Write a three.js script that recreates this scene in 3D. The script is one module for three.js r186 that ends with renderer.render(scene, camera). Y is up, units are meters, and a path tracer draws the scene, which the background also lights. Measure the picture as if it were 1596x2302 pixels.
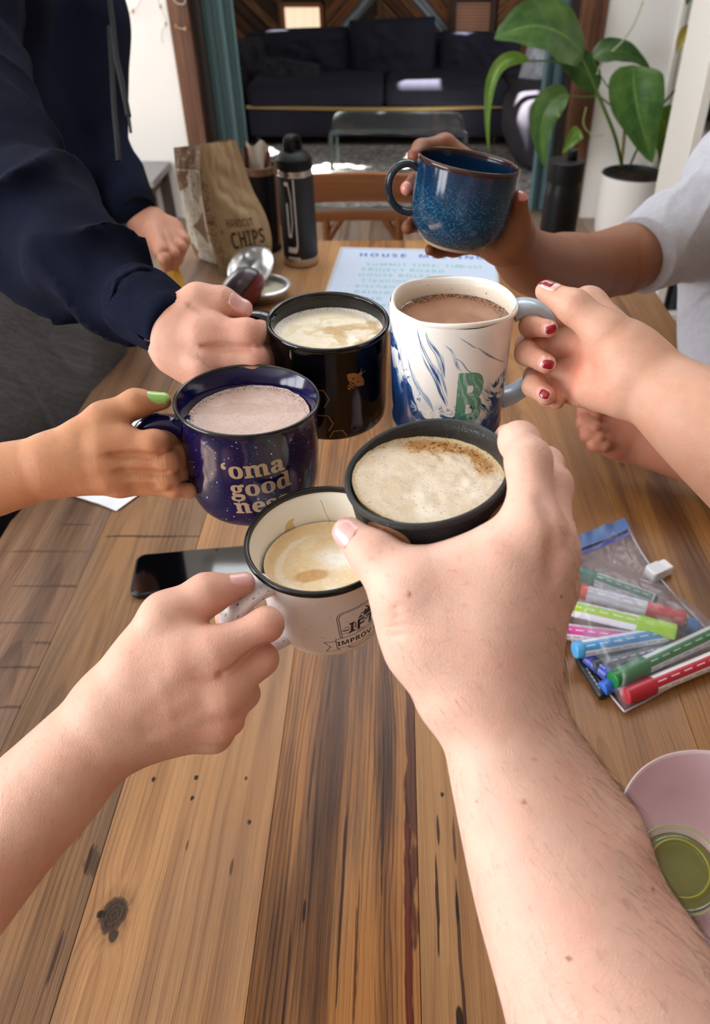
import * as THREE from 'three';
import { RoundedBoxGeometry } from 'three/addons/geometries/RoundedBoxGeometry.js';
import { mergeGeometries } from 'three/addons/utils/BufferGeometryUtils.js';
import { RectAreaLightUniformsLib } from 'three/addons/lights/RectAreaLightUniformsLib.js';

// ---------------------------------------------------------------- camera, sky, sun, windows' and added light, exposure
const scene = new THREE.Scene();
const renderer = new THREE.WebGLRenderer({ antialias: true });
renderer.toneMapping = THREE.LinearToneMapping;
renderer.toneMappingExposure = 0.92;
renderer.shadowMap.enabled = true;
RectAreaLightUniformsLib.init();
const FOCAL = 1730, CX = 890, CY = 1151, PITCH = 38.5 * Math.PI / 180, EYE = new THREE.Vector3(0, 1.40, 0), TABLE_Y = 0.75;
const camera = new THREE.PerspectiveCamera(2 * Math.atan(1151 / FOCAL) * 180 / Math.PI, 1780 / 2302, 0.02, 60);
camera.position.copy(EYE);
camera.rotation.set(-PITCH, 0, 0);
camera.setViewOffset(1780, 2302, 0, 0, 1596, 2302);     // the photograph is cropped on its right
camera.focus = 0.47;
camera.userData.fStop = 11;
camera.updateProjectionMatrix();

scene.background = new THREE.Color(0.75, 0.87, 1.0);
scene.backgroundIntensity = 1.6;
const sun = new THREE.DirectionalLight(new THREE.Color(1.0, 0.96, 0.92), 75);
const SUN_TO = new THREE.Vector3(0.42, -1.0, 0.10).normalize();        // the way sunlight travels
sun.position.set(0, 0.3, -6).addScaledVector(SUN_TO, -8);
sun.target.position.set(0, 0.3, -6);
sun.castShadow = true; sun.shadow.radius = 1.5; sun.shadow.mapSize.set(2048, 2048);
Object.assign(sun.shadow.camera, { left: -5, right: 5, top: 5, bottom: -5, near: 0.5, far: 25 });
scene.add(sun, sun.target);
function areaLight(name, pos, look, w, h, color, power) {
  const l = new THREE.RectAreaLight(color, power, w, h);
  l.name = name; l.position.set(...pos); l.lookAt(...look); scene.add(l); return l;
}
const DAY = new THREE.Color(0.98, 0.985, 0.99), COOL = new THREE.Color(0.93, 0.97, 1.0);
areaLight('window_left_daylight', [-2.59, 1.6, 0.35], [0, 1.6, 0.35], 2.3, 1.5, DAY, 11.5);
areaLight('skylight_daylight', [0.15, 2.68, -2.2], [0.15, 0, -2.2], 2.1, 1.2, COOL, 5);
areaLight('added_left_far_fill', [-2.59, 1.6, -3.3], [0, 1.6, -3.3], 1.0, 1.4, DAY, 6.5);  // added light at an unseen window, brightens the wall ahead
areaLight('window_lounge_daylight', [3.02, 1.6, -5.9], [0, 1.6, -5.9], 1.5, 1.1, COOL, 3.4);
areaLight('lounge_rear_fill', [-1.9, 1.75, -7.18], [-1.9, 1.4, 0], 0.9, 1.0, COOL, 3);  // added fill light for the lounge, the wall behind it has no window

// ---------------------------------------------------------------- helpers
const V = (x, y, z) => new THREE.Vector3(x, y, z);
const cosP = Math.cos(PITCH), sinP = Math.sin(PITCH);
// a pixel of the photograph and a depth along the view axis -> a point of the place
function at(px, py, d) {
  const u = (px - CX) / FOCAL * d, v = (CY - py) / FOCAL * d;
  return V(EYE.x + u, EYE.y - d * sinP + v * cosP, EYE.z - d * cosP - v * sinP);
}
// a pixel -> the point where its sight line meets the height h
function onHeight(px, py, h) {
  const ry = -sinP + (CY - py) / FOCAL * cosP;
  return at(px, py, (h - EYE.y) / ry);
}
const onTable = (px, py, h = 0) => onHeight(px, py, TABLE_Y + h);
// a pixel -> the point where its sight line meets the upright plane z
function onWall(px, py, z) { const rz = -cosP - (CY - py) / FOCAL * sinP; return at(px, py, z / rz); }

function rng(seed) { let s = seed >>> 0; return () => { s = (s + 0x6d2b79f5) >>> 0; let t = Math.imul(s ^ (s >>> 15), 1 | s); t = (t + Math.imul(t ^ (t >>> 7), 61 | t)) ^ t; return ((t ^ (t >>> 14)) >>> 0) / 4294967296; }; }
const PERM = new Uint8Array(512), RV = new Float32Array(256);
{ const r = rng(7); const p = [...Array(256).keys()]; for (let i = 255; i > 0; i--) { const j = (r() * (i + 1)) | 0; [p[i], p[j]] = [p[j], p[i]]; } for (let i = 0; i < 512; i++) PERM[i] = p[i & 255]; for (let i = 0; i < 256; i++) RV[i] = r() * 2 - 1; }
const fade = (t) => t * t * (3 - 2 * t);
function noise2(x, y) {
  const xi = Math.floor(x), yi = Math.floor(y), u = fade(x - xi), v = fade(y - yi), X = xi & 255, Y = yi & 255;
  const a = PERM[X] + Y, b = PERM[X + 1] + Y;
  const n00 = RV[PERM[a & 511]], n10 = RV[PERM[b & 511]], n01 = RV[PERM[(a + 1) & 511]], n11 = RV[PERM[(b + 1) & 511]];
  const p = n00 + (n10 - n00) * u, q = n01 + (n11 - n01) * u; return p + (q - p) * v;
}
function noise3(x, y, z) {
  const zi = Math.floor(z), w = fade(z - zi), o = (zi & 255) * 37.13, o2 = ((zi + 1) & 255) * 37.13;
  const a = noise2(x + o, y + o * 1.7), b = noise2(x + o2, y + o2 * 1.7); return a + (b - a) * w;
}
function fbm2(x, y, n = 4) { let s = 0, a = 0.5; for (let i = 0; i < n; i++) { s += a * noise2(x, y); x = x * 2.03 + 17.1; y = y * 2.03 + 9.7; a *= 0.5; } return s; }
function fbm3(x, y, z, n = 3) { let s = 0, a = 0.5; for (let i = 0; i < n; i++) { s += a * noise3(x, y, z); x = x * 2.03 + 17.1; y = y * 2.03 + 9.7; z = z * 2.03 + 3.3; a *= 0.5; } return s; }
const clamp = (x, a = 0, b = 1) => Math.min(b, Math.max(a, x));
const sstep = (a, b, x) => { const t = clamp((x - a) / (b - a)); return t * t * (3 - 2 * t); };
const lerp = (a, b, t) => a + (b - a) * t;

const used = new Map();
function numbered(name) { const n = used.get(name) ?? 0; used.set(name, n + 1); return n ? name + '_' + String(n).padStart(3, '0') : name; }
function shadows(o) { o.castShadow = true; o.receiveShadow = true; return o; }
function tag(o, label, category, group, kind) { if (label) o.userData.label = label; if (category) o.userData.category = category; if (group) o.userData.group = group; if (kind) o.userData.kind = kind; return o; }
// a thing: a Group at its base whose children are its parts
function thing(name, label, category, pos = [0, 0, 0], turn = 0, group) {
  const o = new THREE.Group(); o.name = numbered(name); if (pos.isVector3) o.position.copy(pos); else o.position.set(...pos); o.rotation.y = turn; scene.add(o);
  return tag(o, label, category, group);
}
function part(name, geo, mat, parent, label) { const m = shadows(new THREE.Mesh(geo, mat)); m.name = name; if (label) m.userData.label = label; parent.add(m); return m; }
function single(name, geo, mat, label, category, group, kind) { const m = shadows(new THREE.Mesh(geo, mat)); m.name = numbered(name); scene.add(m); return tag(m, label, category, group, kind); }
// a part given in world coordinates under a thing that stands elsewhere
function worldPart(name, geo, mat, parent, label) { parent.updateMatrixWorld(true); geo.applyMatrix4(parent.matrixWorld.clone().invert()); return part(name, geo, mat, parent, label); }
function structure(name, geo, mat) { return single(name, geo, mat, undefined, undefined, undefined, 'structure'); }

const texture = (c, srgb = true, rx = 1, ry = 1) => { const t = c.getContext ? new THREE.CanvasTexture(c) : c; t.colorSpace = srgb ? THREE.SRGBColorSpace : THREE.NoColorSpace; t.wrapS = t.wrapT = THREE.RepeatWrapping; t.magFilter = THREE.LinearFilter; t.repeat.set(rx, ry); t.needsUpdate = true; return t; };
function canvas(w, h, draw) { const c = document.createElement('canvas'); c.width = w; c.height = h; draw(c.getContext('2d'), w, h); return c; }
// a texture computed pixel by pixel: f(u, v, out) with v up
function pixelTex(w, h, f, srgb = true) {
  const d = new Uint8Array(w * h * 4), o = [0, 0, 0, 1];
  for (let y = 0, i = 0; y < h; y++) for (let x = 0; x < w; x++, i += 4) { o[3] = 1; f((x + 0.5) / w, (y + 0.5) / h, o); d[i] = clamp(o[0]) * 255; d[i + 1] = clamp(o[1]) * 255; d[i + 2] = clamp(o[2]) * 255; d[i + 3] = clamp(o[3]) * 255; }
  const t = new THREE.DataTexture(d, w, h); return texture(t, srgb);
}
const std = (color, roughness = 0.6, more = {}) => new THREE.MeshStandardMaterial({ color, roughness, ...more });
const phys = (color, roughness = 0.6, more = {}) => new THREE.MeshPhysicalMaterial({ color, roughness, ...more });

function box(w, h, d, x = 0, y = 0, z = 0, r = 0) { const g = r ? new RoundedBoxGeometry(w, h, d, 2, r) : new THREE.BoxGeometry(w, h, d); g.translate(x, y, z); return g; }
const boxTo = (x0, x1, y0, y1, z0, z1, r = 0) => box(x1 - x0, y1 - y0, z1 - z0, (x0 + x1) / 2, (y0 + y1) / 2, (z0 + z1) / 2, r);
function planarUV(g, fu, fv) { const p = g.attributes.position, uv = new Float32Array(p.count * 2); for (let i = 0; i < p.count; i++) { uv[i * 2] = fu(p.getX(i), p.getY(i), p.getZ(i)); uv[i * 2 + 1] = fv(p.getX(i), p.getY(i), p.getZ(i)); } g.setAttribute('uv', new THREE.BufferAttribute(uv, 2)); return g; }
function tube(pts, r, seg = 40, rad = 8, closed = false) { return new THREE.TubeGeometry(new THREE.CatmullRomCurve3(pts, closed), seg, r, rad, closed); }
function lathe(pts, seg = 96) { return new THREE.LatheGeometry(pts.map(([x, y]) => new THREE.Vector2(x, y)), seg); }
const merge = (list) => { const gs = list.map((g) => { const c = g.index ? g.toNonIndexed() : g.clone(); for (const k of Object.keys(c.attributes)) if (!['position', 'normal', 'uv'].includes(k)) c.deleteAttribute(k); if (!c.attributes.uv) c.setAttribute('uv', new THREE.BufferAttribute(new Float32Array(c.attributes.position.count * 2), 2)); return c; }); return mergeGeometries(gs); };
// a surface from a function of (u, v) in [0,1]
function sheet(nu, nv, f, closeU = false) {
  const pos = [], uv = [], idx = [], o = V();
  for (let j = 0; j <= nv; j++) for (let i = 0; i <= nu; i++) { f(i / nu, j / nv, o); pos.push(o.x, o.y, o.z); uv.push(i / nu, j / nv); }
  for (let j = 0; j < nv; j++) for (let i = 0; i < nu; i++) { const a = j * (nu + 1) + i, b = a + 1, c = a + nu + 1, d = c + 1; idx.push(a, b, d, a, d, c); }
  const g = new THREE.BufferGeometry(); g.setAttribute('position', new THREE.Float32BufferAttribute(pos, 3)); g.setAttribute('uv', new THREE.Float32BufferAttribute(uv, 2)); g.setIndex(idx); g.computeVertexNormals();
  if (closeU) { const n = g.attributes.normal; for (let j = 0; j <= nv; j++) { const a = j * (nu + 1), b = a + nu, m = V(n.getX(a) + n.getX(b), n.getY(a) + n.getY(b), n.getZ(a) + n.getZ(b)).normalize(); n.setXYZ(a, m.x, m.y, m.z); n.setXYZ(b, m.x, m.y, m.z); } }
  return g;
}
// sweep an oval cross-section (a across 'side', b along the curve's normal) along points
function sweep(pts, aOf, bOf, side, seg = 48, rad = 20, sq = 2) {
  const curve = new THREE.CatmullRomCurve3(pts), tan = V(), p = V(), nrm = V(), s = V();
  return sheet(rad, seg, (u, v, o) => {
    curve.getPoint(v, p); curve.getTangent(v, tan); s.copy(side).addScaledVector(tan, -side.dot(tan)).normalize(); nrm.crossVectors(tan, s);
    const an = u * Math.PI * 2, c = Math.cos(an), d = Math.sin(an), e = 2 / sq;
    o.copy(p).addScaledVector(s, aOf(v) * Math.sign(c) * Math.pow(Math.abs(c), e)).addScaledVector(nrm, bOf(v) * Math.sign(d) * Math.pow(Math.abs(d), e));
  }, true);
}

// ---------------------------------------------------------------- signed-distance bodies
// a joint: pixel, depth, radius in pixels
const J = (px, py, d, r) => ({ p: at(px, py, d), r: r * d / FOCAL, d });
function chain(...js) { const out = []; for (let i = 0; i + 1 < js.length; i++) { const a = js[i], b = js[i + 1], dx = b.p.x - a.p.x, dy = b.p.y - a.p.y, dz = b.p.z - a.p.z; out.push([a.p.x, a.p.y, a.p.z, a.r, dx, dy, dz, 1 / Math.max(1e-12, dx * dx + dy * dy + dz * dz), b.r - a.r]); } if (out.length) out[0].first = true; return out; }
// a limb: a round section whose centre and radius run smoothly along the line from the first joint to the last
function limb(...js) {
  const out = chain(...js), o = js[0].p, ax = js[js.length - 1].p.clone().sub(o), L = ax.length(); ax.normalize();
  const S = js.map((j) => j.p.clone().sub(o).dot(ax)), C = js.map((j, i) => j.p.clone().sub(o).addScaledVector(ax, -S[i])), N = 160, T = new Float32Array((N + 1) * 4), k = js.length - 1;
  const val = [(i) => C[i].x, (i) => C[i].y, (i) => C[i].z, (i) => js[i].r], slope = (f, i) => i === 0 ? (f(1) - f(0)) / (S[1] - S[0]) : i === k ? (f(k) - f(k - 1)) / (S[k] - S[k - 1]) : (f(i + 1) - f(i - 1)) / (S[i + 1] - S[i - 1]);
  for (let n = 0; n <= N; n++) { const s = L * n / N; let i = 0; while (i < k - 1 && s > S[i + 1]) i++; const h = S[i + 1] - S[i], t = (s - S[i]) / h, t2 = t * t, t3 = t2 * t; val.forEach((f, c) => { T[n * 4 + c] = f(i) * (2 * t3 - 3 * t2 + 1) + slope(f, i) * h * (t3 - 2 * t2 + t) + f(i + 1) * (3 * t2 - 2 * t3) + slope(f, i + 1) * h * (t3 - t2); }); }
  out[0].fn = (x, y, z) => { const px = x - o.x, py = y - o.y, pz = z - o.z, s = px * ax.x + py * ax.y + pz * ax.z, q = clamp(s / L) * N, i = Math.min(N - 1, Math.floor(q)) * 4, u = q - i / 4, g = (c) => T[i + c] + (T[i + 4 + c] - T[i + c]) * u, e = s < 0 ? s : s > L ? s - L : 0; const a = px - ax.x * (s - e) - g(0), b = py - ax.y * (s - e) - g(1), c = pz - ax.z * (s - e) - g(2); return (Math.sqrt(a * a + b * b + c * c) - g(3)) * 0.97; };
  return out;
}
function cap(c, x, y, z) { const px = x - c[0], py = y - c[1], pz = z - c[2]; let t = (px * c[4] + py * c[5] + pz * c[6]) * c[7]; t = t < 0 ? 0 : t > 1 ? 1 : t; const a = px - c[4] * t, b = py - c[5] * t, e = pz - c[6] * t; return Math.sqrt(a * a + b * b + e * e) - c[3] - c[8] * t; }
function smin(a, b, k) { const h = k - Math.abs(a - b); return h > 0 ? Math.min(a, b) - h * h / (4 * k) : a < b ? a : b; }
// pieces of one chain meet plainly, chains melt together over k
function caps(list, k) { const groups = []; for (const c of list) { if (c.first || !groups.length) groups.push([]); groups[groups.length - 1].push(c); } return (x, y, z) => { let d = 1e9; for (const g of groups) { let e = 1e9; if (g[0].fn) e = g[0].fn(x, y, z); else for (const c of g) e = Math.min(e, cap(c, x, y, z)); d = d > 1e8 ? e : smin(d, e, k); } return d; }; }
function melted(list, k) { return (x, y, z) => { let d = cap(list[0], x, y, z); for (let i = 1; i < list.length; i++) d = smin(d, cap(list[i], x, y, z), k); return d; }; }
// a hand: palm and arm pieces melt together, each finger is its own chain
function handField({ palm, fingers, kp = 0.014, kf = 0.004, ks = 0.0012, kj = 0.006, wrinkles = [], grooves = [] }) {
  const P = caps(palm, kp), F = fingers.map((f) => melted(f, kf));
  return (x, y, z) => {
    let d = P(x, y, z);
    if (F.length) { let f = F[0](x, y, z); for (let i = 1; i < F.length; i++) f = smin(f, F[i](x, y, z), ks); d = smin(d, f, kj); }
    if (d < 0.006 && d > -0.006) {
      for (const w of wrinkles) { const a = x - w.p.x, b = y - w.p.y, c = z - w.p.z, q = a * a + b * b + c * c, s2 = w.s * w.s; if (q < 7 * s2) { const t = a * w.n.x + b * w.n.y + c * w.n.z; d += w.a * Math.cos(t * 6.2832 / w.l) * Math.exp(-q / s2); } }
      for (const g of grooves) { const q = cap(g.c, x, y, z) + g.c[3]; if (q < g.w * 2.5) d += g.a * Math.exp(-(q * q) / (g.w * g.w)); }
    }
    return d;
  };
}
// naive surface nets
function net(f, lo, hi, h, colorOf) {
  const nx = Math.ceil((hi.x - lo.x) / h) + 1, ny = Math.ceil((hi.y - lo.y) / h) + 1, nz = Math.ceil((hi.z - lo.z) / h) + 1, nxy = nx * ny;
  const val = new Float32Array(nxy * nz), B = 8, R = B * h * 0.87 * 1.25 + h;
  for (let bz = 0; bz < nz; bz += B) for (let by = 0; by < ny; by += B) for (let bx = 0; bx < nx; bx += B) {
    const c = f(lo.x + (bx + B / 2 - 0.5) * h, lo.y + (by + B / 2 - 0.5) * h, lo.z + (bz + B / 2 - 0.5) * h), far = Math.abs(c) > R;
    for (let z = bz; z < Math.min(bz + B, nz); z++) for (let y = by; y < Math.min(by + B, ny); y++) for (let x = bx; x < Math.min(bx + B, nx); x++) val[z * nxy + y * nx + x] = far ? c : f(lo.x + x * h, lo.y + y * h, lo.z + z * h);
  }
  const id = new Int32Array(nxy * nz).fill(-1), pos = [];
  const CO = [[0, 0, 0], [1, 0, 0], [0, 1, 0], [1, 1, 0], [0, 0, 1], [1, 0, 1], [0, 1, 1], [1, 1, 1]], ED = [[0, 1], [2, 3], [4, 5], [6, 7], [0, 2], [1, 3], [4, 6], [5, 7], [0, 4], [1, 5], [2, 6], [3, 7]], cv = new Float32Array(8);
  for (let z = 0; z < nz - 1; z++) for (let y = 0; y < ny - 1; y++) for (let x = 0; x < nx - 1; x++) {
    const o = z * nxy + y * nx + x; let m = 0;
    for (let i = 0; i < 8; i++) { cv[i] = val[o + CO[i][0] + CO[i][1] * nx + CO[i][2] * nxy]; if (cv[i] < 0) m |= 1 << i; }
    if (m === 0 || m === 255) continue;
    let sx = 0, sy = 0, sz = 0, n = 0;
    for (const [a, b] of ED) { const A = cv[a], Bv = cv[b]; if ((A < 0) === (Bv < 0)) continue; const t = A / (A - Bv); sx += CO[a][0] + (CO[b][0] - CO[a][0]) * t; sy += CO[a][1] + (CO[b][1] - CO[a][1]) * t; sz += CO[a][2] + (CO[b][2] - CO[a][2]) * t; n++; }
    id[o] = pos.length / 3; pos.push(lo.x + (x + sx / n) * h, lo.y + (y + sy / n) * h, lo.z + (z + sz / n) * h);
  }
  const idx = [], quad = (a, b, c, d, flip) => { if (a < 0 || b < 0 || c < 0 || d < 0) return; if (flip) idx.push(a, c, b, a, d, c); else idx.push(a, b, c, a, c, d); };
  for (let z = 1; z < nz - 1; z++) for (let y = 1; y < ny - 1; y++) for (let x = 1; x < nx - 1; x++) {
    const o = z * nxy + y * nx + x, s = val[o] < 0;
    if (s !== (val[o + 1] < 0)) quad(id[o - nx - nxy], id[o - nxy], id[o], id[o - nx], !s);
    if (s !== (val[o + nx] < 0)) quad(id[o - 1 - nxy], id[o - 1], id[o], id[o - nxy], !s);
    if (s !== (val[o + nxy] < 0)) quad(id[o - 1 - nx], id[o - nx], id[o], id[o - 1], !s);
  }
  const n = pos.length / 3, nor = new Float32Array(pos.length), e = h * 0.5;
  for (let i = 0; i < n; i++) { const x = pos[i * 3], y = pos[i * 3 + 1], z = pos[i * 3 + 2]; const a = f(x + e, y, z) - f(x - e, y, z), b = f(x, y + e, z) - f(x, y - e, z), c = f(x, y, z + e) - f(x, y, z - e), l = Math.hypot(a, b, c) || 1; nor[i * 3] = a / l; nor[i * 3 + 1] = b / l; nor[i * 3 + 2] = c / l; }
  const g = new THREE.BufferGeometry(); g.setAttribute('position', new THREE.Float32BufferAttribute(pos, 3)); g.setAttribute('normal', new THREE.BufferAttribute(nor, 3)); g.setIndex(idx);
  if (colorOf) { const col = new Float32Array(pos.length), out = [0, 0, 0]; for (let i = 0; i < n; i++) { colorOf(pos[i * 3], pos[i * 3 + 1], pos[i * 3 + 2], out); col.set(out, i * 3); } g.setAttribute('color', new THREE.BufferAttribute(col, 3)); }
  return g;
}
function bounds(list, m = 0.004) { const lo = V(1e9, 1e9, 1e9), hi = V(-1e9, -1e9, -1e9); for (const c of list) { for (const [x, y, z, r] of [[c[0], c[1], c[2], c[3]], [c[0] + c[4], c[1] + c[5], c[2] + c[6], c[3] + c[8]]]) { lo.min(V(x - r - m, y - r - m, z - r - m)); hi.max(V(x + r + m, y + r + m, z + r + m)); } } return [lo, hi]; }
// a nail that lies on the body f: centre c near the surface, outward n, forward t, half width w, half length l
function nailGeo(f, c, n, t, w, l, tipPoint = 0.35) {
  n = n.clone().normalize(); t = t.clone().addScaledVector(n, -t.dot(n)).normalize(); const b = V().crossVectors(t, n), q = V();
  const surf = (p) => { q.copy(p).addScaledVector(n, 0.012); let far = 0; for (let i = 0; i < 40; i++) { const d = f(q.x, q.y, q.z); if (d < 1e-5) return q; far += d * 0.8; if (far > 0.02) break; q.addScaledVector(n, -d * 0.8); } let b = q.clone(); for (let i = 0; i < 30; i++) { const d = f(q.x, q.y, q.z), e = 2e-4; if (Math.abs(d) < 2e-5) break; const g = V(f(q.x + e, q.y, q.z) - d, f(q.x, q.y + e, q.z) - d, f(q.x, q.y, q.z + e) - d).normalize(); q.addScaledVector(g, -d); } return q; };
  return sheet(12, 14, (u, v, o) => {
    const s = u * 2 - 1, r = v * 2 - 1, wide = w * Math.pow(1 - Math.pow(Math.abs(r), r < 0 ? 3.5 : 2.6 + tipPoint), 0.5), edge = Math.max(Math.abs(s), Math.abs(r));
    o.copy(c).addScaledVector(t, r * l).addScaledVector(b, s * wide); surf(o); o.copy(q).addScaledVector(n, 0.00055 - 0.0011 * sstep(0.8, 1, edge) + (r > 0.2 ? 0.0003 * (r - 0.2) : 0));
  });
}
// ---------------------------------------------------------------- wood
// grain of one board: u across (0..wide metres), v along (0..long metres)
function woodTex(o) {
  const { wide, long, w, h, light, dark, seed, xc = 0.5, depth = 0.05, ring = 0.006, streak = 0.5, stain = 0.3, grey = 0, knots = [], marks = [], fibre = 0.18, soft = 1 } = o, S = seed * 31.7;
  const bump = new Uint8Array(w * h * 4), kn = knots.map((k) => ({ ...k }));
  const map = pixelTex(w, h, (u, v, out) => {
    let x = u * wide, y = v * long, kd = 0, kring = 0;
    let gx = x, dk = 0;
    for (const k of kn) { const dx = (x - k.x), dy = (y - k.y) * 0.75, q = Math.hypot(dx, dy) / k.r; gx += (dx > 0 ? 1 : -1) * k.r * 0.9 * Math.exp(-q * q * 0.28); if (q < 2.2) { const e = q + 0.10 * noise2(Math.atan2(dy, dx) * 2.2 + S, k.x * 900) + 0.06 * noise2(x * 900, y * 900); kd = Math.max(kd, 1 - sstep(0.82, 1.08, e)); kring = Math.max(kring, (0.5 + 0.5 * Math.sin(e * 22)) * (1 - sstep(0.7, 1, e))); dk = Math.max(dk, (1 - sstep(0.9, 2.0, e)) * 0.5 * (0.6 + 0.6 * noise2(x * 300, y * 160))); } }
    const wx = 0.014 * noise2(gx * 9 + S, y * 1.7 + S) + 0.004 * noise2(gx * 40 + S, y * 6 + S) + 0.0009 * noise2(gx * 220, y * 24 + S);
    const X = gx - xc * wide + wx, D = depth + 0.03 * noise2(S + 3, y * 0.9) + 0.02 * y;
    const R = Math.sqrt(X * X + D * D) / ring, fr = R - Math.floor(R), late = sstep(0.45, 0.86, fr) * (1 - sstep(0.93, 1.0, fr));
    const wl = 0.55 + 0.45 * noise2(Math.floor(R) * 3.1 + S, y * 0.8);
    const fib = noise2(x * 1400 + S, y * 26) * 0.6 + noise2(x * 3000, y * 60 + S) * 0.4;
    const band = fbm2(x * 60 + S, y * 1.6 + S, 3), blot = fbm2(x * 26 + S, y * 2.6 + S * 2, 5), worn = fbm2(x * 22 + S * 3, y * 7 + S, 4);
    const pore = Math.pow(Math.max(0, noise2(x * 900 + S, y * 14)), 2) * 0.5;
    let t = streak * 0.62 * late * wl + fibre * (fib * 0.6 + pore) + 0.75 * band * streak + stain * (sstep(-0.1, 0.55, blot) - 0.25) + 0.12 * soft * worn;
    t = clamp(0.22 + t, 0, 1.15);
    for (let c = 0; c < 3; c++) out[c] = lerp(light[c], dark[c], t);
    const g = grey * sstep(-0.15, 0.35, worn + 0.3 * fib); const m = out[0] * 0.3 + out[1] * 0.5 + out[2] * 0.2;
    out[0] = lerp(out[0], m * 1.04, g); out[1] = lerp(out[1], m * 0.98, g); out[2] = lerp(out[2], m * 0.98, g);
    for (const k of marks) { const dx = (x - k.x) / k.w, dy = (y - k.y) / k.l, q = dx * dx + dy * dy + 0.8 * noise2(x * (k.n ?? 260) + S, y * (k.n2 ?? 90)) + 0.4 * noise2(x * 700, y * 120 + S) - 0.05; if (q < 1.3) { const a = (1 - sstep(0.75, 1.3, q)) * k.a; out[0] *= 1 - a * (k.c?.[0] ?? 0.75); out[1] *= 1 - a * (k.c?.[1] ?? 0.82); out[2] *= 1 - a * (k.c?.[2] ?? 0.86); } }
    const kk = Math.max(kd * (0.72 + 0.2 * kring), dk * 0.5); out[0] *= 1 - kk * 0.78; out[1] *= 1 - kk * 0.78; out[2] *= 1 - kk * 0.74;
    out[3] = 1;
    const b = clamp(0.62 - 0.25 * late * wl + 0.2 * fib + 0.1 * band - 0.3 * kd * (1 - kring)), i = (Math.min(h - 1, Math.floor(v * h)) * w + Math.min(w - 1, Math.floor(u * w))) * 4;
    bump[i] = bump[i + 1] = bump[i + 2] = b * 255; bump[i + 3] = 255;
  });
  return { map, bump: texture(new THREE.DataTexture(bump, w, h), false) };
}
const sr = (hex) => { const c = new THREE.Color(hex); const s = c.clone().convertLinearToSRGB(); return [s.r, s.g, s.b]; };

// ---------------------------------------------------------------- the room
const ROOM = { x0: -2.6, x1: 2.6, z0: -4.42, z1: 2.4, h: 2.7 }, LOUNGE = { x0: -3.0, x1: 3.0, z0: -7.2, h: 2.6 };
const white = std('#f3f2ef', 0.85, { bumpMap: pixelTex(256, 256, (u, v, o) => { o[0] = o[1] = o[2] = 0.5 + 0.3 * fbm2(u * 40, v * 40, 4); }, false), bumpScale: 0.0006 });
const ceilingWhite = std('#f0efeb', 0.9);
const darkWood = std('#5a3a28', 0.55);
// floor boards
{
  const g = new THREE.Group(); g.name = 'floor'; g.userData.kind = 'structure'; scene.add(g);
  const tx = [0, 1, 2].map((i) => woodTex({ wide: 0.16, long: 3.4, w: 96, h: 768, light: sr(['#a08974', '#947c68', '#a98f78'][i]), dark: sr('#5d4739'), seed: 51 + i, xc: [0.2, 0.6, 1.1][i], streak: 0.5, grey: 0.5 }));
  const mats = tx.map((t) => std('#ffffff', 0.5, { map: t.map, bumpMap: t.bump, bumpScale: 0.0006 }));
  const geos = [0, 1].map((k) => planarUV(new RoundedBoxGeometry(0.157, 0.03, 3.39, 1, 0.003), (x) => x / 0.157 + 0.5, (x, y, z) => z / 3.4 + 0.5 + k * 0.37));
  for (let i = 0; i < 34; i++) for (let k = 0; k < 2; k++) { const m = part('plank', geos[(i + k) & 1], mats[(i * 7 + k * 2) % 3], g); m.position.set(-2.62 + i * 0.16, -0.015, -4.42 + 1.7 + k * 3.4 - 0.02); }
  structure('floor_slab', boxTo(-3.1, 3.1, -0.14, -0.031, -7.4, 2.6), std('#6f6259', 0.9));
  structure('lounge_floor', boxTo(-3.1, 3.1, -0.03, 0.0, -7.3, -4.45), std('#8a7868', 0.6));
}
// walls of the dining room; the left wall has a window and an added second opening, the wall ahead a wide opening
structure('wall_back', merge([boxTo(-2.72, -1.09, 0, 2.7, -4.54, -4.42), boxTo(1.01, 2.72, 0, 2.7, -4.54, -4.42), boxTo(-1.09, 1.01, 2.25, 2.7, -4.54, -4.42)]), white);
structure('wall_left', merge([boxTo(-2.72, -2.6, 0, 0.8, -4.42, 2.4), boxTo(-2.72, -2.6, 2.4, 2.7, -4.42, 2.4), boxTo(-2.72, -2.6, 0.8, 2.4, -4.42, -3.85), boxTo(-2.72, -2.6, 0.8, 2.4, -2.75, -0.85), boxTo(-2.72, -2.6, 0.8, 2.4, 1.55, 2.4)]), white);
structure('wall_right', boxTo(2.6, 2.72, 0, 2.7, -4.42, 2.4), std('#a8947c', 0.85));
structure('wall_front', boxTo(-2.72, 2.72, 0, 2.7, 2.4, 2.52), std('#8d7f70', 0.9));
structure('ceiling', merge([boxTo(-2.72, -0.95, 2.7, 2.82, -4.54, 2.52), boxTo(1.25, 2.72, 2.7, 2.82, -4.54, 2.52), boxTo(-0.95, 1.25, 2.7, 2.82, -4.54, -2.85), boxTo(-0.95, 1.25, 2.7, 2.82, -1.55, 2.52)]), ceilingWhite);
function windowFrame(n, geos) { structure('window_' + n, merge(geos), std('#f1f1ee', 0.5)); }
windowFrame(1, [boxTo(-2.66, -2.58, 0.8, 0.87, -0.85, 1.55), boxTo(-2.66, -2.58, 2.33, 2.4, -0.85, 1.55), ...[-0.85, -0.08, 0.71, 1.49].map((z) => boxTo(-2.66, -2.58, 0.8, 2.4, z, z + 0.06)), boxTo(-2.65, -2.6, 1.6, 1.635, -0.85, 1.55)]);
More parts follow.
